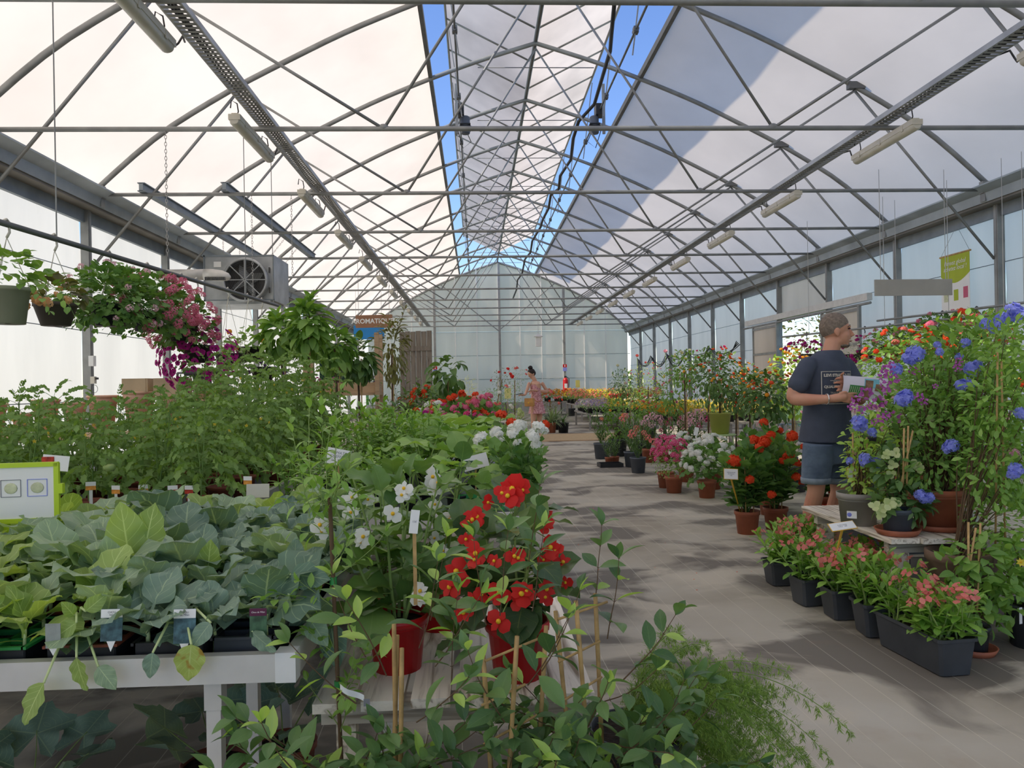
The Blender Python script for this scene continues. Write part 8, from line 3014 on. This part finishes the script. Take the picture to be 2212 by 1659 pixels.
spiky('spiky strap-leaved plant in a black pot by the cream hydrangea', 'cordyline', 1118, 935, 18.4, 1.1, 'strap_leaf', 'black_plastic', 1)
spiky('grassy strap-leaved plant in a terracotta pot at the edge of the mat', 'cordyline', 1190, 935, 19.9, 1.0, 'strap_leaf', 'terracotta', 2)
spiky('short dark sago palm in a black pot beside the mat', 'sago_palm', 1217, 935, 19.8, .72, 'dark_leaf', 'black_plastic', 3, 30)
spiky('pale strap-leaved plant behind the woman', 'cordyline', 1160, 930, 20.6, 1.1, 'grey_leaf', 'black_plastic', 4)
spiky('arching grass plant behind the terracotta pot', 'cordyline', 1200, 930, 21.2, 1.0, 'strap_leaf', 'black_plastic', 5)
HYD = cluster(FLT, 40, .06, ['lime_bract', 'cream_petal'], -.3, .2, .8, 1.2, .8)
for k, (lb, nm, px, Y, cr, mat, fm, nf, T, kw) in enumerate((
        ('tall plant with large drooping leaves on a bamboo stake', 'avocado_tree', 966, 12.8, (968, 815, 36, 48), 'dark_leaf', [], 0, leaf(.20, .10, 6, 4, 'ovate', .25, 1.2).T(), dict(nl=80)),
        ('lower side crown of large drooping leaves by the stake', 'avocado_tree', 950, 13.3, (950, 835, 26, 30), 'dark_leaf', [], 0, leaf(.20, .10, 6, 4, 'ovate', .25, 1.2).T(), dict(nl=50)),
        ('pale variegated bamboo-like shrub behind the staked plant', 'pale_shrub', 1008, 14.5, (1008, 855, 30, 40), 'pale_leaf', [], 0, OLL, dict(nl=260)),
        ('fuchsia with dark red drops beside the far post', 'fuchsia', 1075, 19.5, (1085, 820, 26, 26), 'bronze_leaf', [HEAD['red']], 8, PBL, dict(nl=150)),
        ('airy purple-leaved shrub behind the woman', 'airy_shrub', 1112, 21.5, (1112, 820, 30, 32), 'grey_leaf', [HEAD['coral']], 5, PBL, dict(nl=220)),
        ('deep green laurel behind the red geraniums', 'laurel_bush', 905, 11.5, (905, 875, 40, 40), 'dark_leaf', [HEAD['orange']], 14, TL_, dict(nl=260)),
        ('coral hydrangea-like bush near the far kerb', 'coral_bush', 1048, 15.5, (1050, 880, 24, 20), 'mid_leaf', [HEAD['coral']], 12, SMALLL, dict(nl=220)),
        ('cream panicle hydrangea by the edge of the mat', 'hydrangea', 1125, 16.4, (1122, 910, 16, 20), 'light_leaf', [HYD], 6, SMALLL, dict(nl=120)),
        ('bright green euonymus ball beside the geranium bench', 'green_ball', 1035, 13.5, (1037, 885, 11, 11), 'light_leaf', [], 0, SMALLL, dict(nl=260)),
        ('dense dark bush under the fuchsia', 'dark_bush', 1095, 18.8, (1092, 870, 40, 38), 'mid_leaf', [HEAD['coral'], HEAD['white']], 8, PBL, dict(nl=420)),
        ('dense green bush beyond the geranium bench', 'dark_bush', 1020, 16.5, (1020, 890, 36, 34), 'mid_leaf', [HEAD['orange']], 6, PBL, dict(nl=380)),
        ('leafy green bush by the far gable post', 'dark_bush', 1060, 22.0, (1060, 862, 34, 26), 'mid_leaf', [], 0, PBL, dict(nl=380)),
        ('rusty flowered bush behind the terracotta pot', 'rusty_bush', 1188, 23.5, (1188, 868, 28, 24), 'bronze_leaf', [HEAD['orange'], HEAD['coral']], 14, PBL, dict(nl=300)),
        ('yellow flowered bush against the far gable', 'yellow_bush', 1235, 30.0, (1240, 858, 36, 14), 'mid_leaf', [BED and HEAD['coral']], 10, PBL, dict(nl=300)))):
    standard(lb, nm, px, 930, Y, cr, bigpot, T, mat, fm, nf, 900 + k, 0, .3, 'shrub' if 'tree' not in nm else 'tree', 1.1, .3, **kw)
# fire extinguisher under its sign, on the gable post
ex = thing('fire_extinguisher', 'red fire extinguisher hanging on the far gable post', 'fire extinguisher', (RX + 3 * .98 + .05, YB - .30, .80))
MB().lathe([(0, 0), (.11, 0), (.12, .04), (.12, .62), (.09, .70), (.03, .74), (0, .74)], 16).build('cylinder', 'red_pot', ex, smooth=True)
MB().box((0, 0, .78), (.10, .05, .07)).build('valve', 'black_plastic', ex)
MB().tube([(.04, 0, .78), (.16, 0, .7), (.15, 0, .3)], .016, 6).build('hose', 'black_rubber', ex, smooth=True)
MB().box((0, -.121, .36), (.13, .004, .22)).build('instruction_label', 'white_card', ex)
for q_, lb in ((3, 'small red and blue safety notice on the extinguisher post'), (-3, 'small red and blue safety notice on the gable post by the plank screen')):
    ns_ = thing('safety_notice', lb, 'sign', (RX + q_ * .98 + .05, YB - .15, 1.95))
    MB().box((0, 0, .13), (.18, .006, .14)).build('red_field', 'red_pot', ns_)
    MB().box((0, 0, -.03), (.18, .006, .16)).build('blue_field', 'blue_petal', ns_)
    MB().box((0, -.004, .13), (.03, .004, .10)).build('pictogram', 'white_card', ns_)
p = at(1163, 738, 22.5)
fd = thing('hanging_lantern', 'pale box lantern with a pitched lid hanging in mid-house', 'lantern', (p.x, 22.5, p.z))
MB().box((0, 0, 0), (.16, .16, .28)).build('box_body', 'alu_white', fd)
MB().add([(-.13, -.13, .14), (.13, -.13, .14), (.13, .13, .14), (-.13, .13, .14), (0, 0, .24)], [(0, 1, 4), (1, 2, 4), (2, 3, 4), (3, 0, 4), (3, 2, 1, 0)]).build('lid', 'alu', fd)
MB().tube([(0, 0, .24), (0, 0, ZT - p.z)], .006, 5).build('hanging_wire', 'chain', fd)
for px, py, Y, lb in ((1248, 829, 27.0, 'yellow sticky insect card on a stick among the far coral daisies'), (1097, 850, 19.0, 'pale yellow insect card on a stick in the dark bush under the fuchsia')):
    p = at(px, py, Y)
    t = thing('sticky_card', lb, 'sticky card', (p.x, Y, 0), .6)
    MB().box((0, 0, p.z), (.20, .004, .26)).build('card', 'pale_yellow', t)
    MB().tube([(0, .01, .555 if px == 1248 else 0), (0, .01, p.z - .05)], .006, 5).build('stick', 'bamboo', t)
rp = thing('red_tub', 'dark red glazed tub among the far roses', 'tub', (at(1338, 850, 24).x, 24.0, .35))
MB().lathe([(.2, 0), (.30, .5), (.34, .52), (.34, .58), (.29, .58), (.27, .5)], 20).build('tub_body', 'red_pot', rp, smooth=True)
rs2 = thing('tub_stand', 'grey block under the red tub', 'stand', (rp.location.x, 24.0, 0))
MB().box((0, 0, .17), (.7, .7, .34)).build('block', 'concrete', rs2)

# ------------------------------------------------------------------ outside: hedge beyond the gable, trees by the sliding door
HLF = leaf(.30, .20, 3, 2, 'ovate', .2, .5).T()
hed = [bushmesh(2.2, 1.2, 1.3, 500, HLF, 'mid_leaf', 40 + q, 0.9, -.9, .2, .5) for q in range(2)]
for k in range(9):
    t = thing('hedge_bush', 'rounded hedge bush showing dimly through the far gable', 'bush', (-9 + 2.9 * k, 38.5 + (k % 3) * .8, -.11), k * 1.3, 'hedge bushes beyond the gable')
    link('foliage', hed[k % 2], t, kind='stuff')
for k, (x, y, mt, zc, rx, lb) in enumerate(((10.3, 22.4, 'bronze_leaf', 2.6, 1.3, 'purple-leaved tree outside the sliding door'), (9.6, 19.4, 'light_leaf', 1.6, 1.2, 'light green tree outside the sliding door'))):
    t = thing('outdoor_tree', lb, 'tree', (x, y, -.11))
    MB().tube([(0, 0, 0), (.05, 0, zc * .6), (0, 0, zc)], [.09, .07, .04], 8).build('trunk', 'stem_brown', t, smooth=True)
    link('foliage', bushmesh(rx, rx, rx * .8, 420, leaf(.16, .08, 3, 2, 'ovate', .2, .5).T(), mt, 60 + k, zc, -.9, .2, .3), t, kind='stuff')
ow = thing('outdoor_wall', 'pale rendered wall of a building outside the sliding door', 'building', (19, 28, -.11), 0)
plain('render_pink', (.75, .66, .60), .9, 0, .05, 3)
MB().box((0, 0, 1.8), (.3, 26, 3.6)).build('wall_face', 'render_pink', ow)
MB().box((0, 0, 3.68), (.5, 26.2, .16)).build('coping', 'concrete', ow)

# ------------------------------------------------------------------ pieces that belong to a part go under that part
UNDER = {'soil': ('pot', 'tub', 'box_body'), 'rim': ('tub',), 'divider': ('tub',), 'clip': ('housing',), 'hook': ('housing',), 'lead': ('housing',), 'fan_blade': ('fan_shroud',), 'fan_hub': ('fan_shroud',), 'fan_guard': ('fan_shroud',),
         'guard_bar': ('fan_shroud',), 'fan_rim': ('fan_shroud',), 'fan_back': ('fan_shroud',), 'lettering': ('t_shirt', 'card', 'board', 'green_heading', 'cover', 'heading'), 'shirt_print': ('t_shirt',), 'horse_print': ('t_shirt',), 'shorts_cuff': ('shorts',),
         'hair_bun': ('hair',), 'clasp': ('flap',), 'sandal_strap': ('sandal_sole',), 'splice': ('arch',), 'pinion': ('shaft',), 'cooling_fins': ('motor_barrel',), 'rolled_rim': ('pot_body',), 'nozzle_slot': ('nozzle',), 'flower_print': ('sticker_paper',),
         'spike': ('card',), 'heading': ('card',), 'photograph': ('card', 'cover'), 'green_block': ('cover',), 'badge': ('sheet',), 'screen': ('phone_body',), 'cabbage_drawing': ('panel',), 'picture_border': ('panel',), 'rating_plate': ('cabinet',), 'handle': ('cabinet',),
         'cabinet_edge': ('cabinet',), 'instruction_label': ('cylinder',), 'valve': ('cylinder',), 'bound_edge': ('mat_body',), 'corner_cap': ('rim_board',), 'joint': ('tie_bar',), 'leaf_drawing': ('card',), 'trim': ('pot',)}
kids = {}
for o in scene.objects:
    if o.parent is not None:
        kids.setdefault(o.parent.name, []).append(o)
for root, ch in list(kids.items()):
    if scene.objects[root].parent is not None:
        continue
    parts = {}
    for c in ch:
        parts.setdefault(c.name.split('.')[0], []).append(c)
    for c in ch:
        for want in UNDER.get(c.name.split('.')[0], ()):
            if want in parts and c not in parts[want] and parts[want][0].parent == c.parent:
                p = min(parts[want], key=lambda q: (q.matrix_basis.translation - c.matrix_basis.translation).length)
                if p.name.split('.')[0] in UNDER and any(w in parts for w in UNDER[p.name.split('.')[0]]):
                    continue
                c.parent = p
                c.matrix_parent_inverse = p.matrix_basis.inverted()
                break
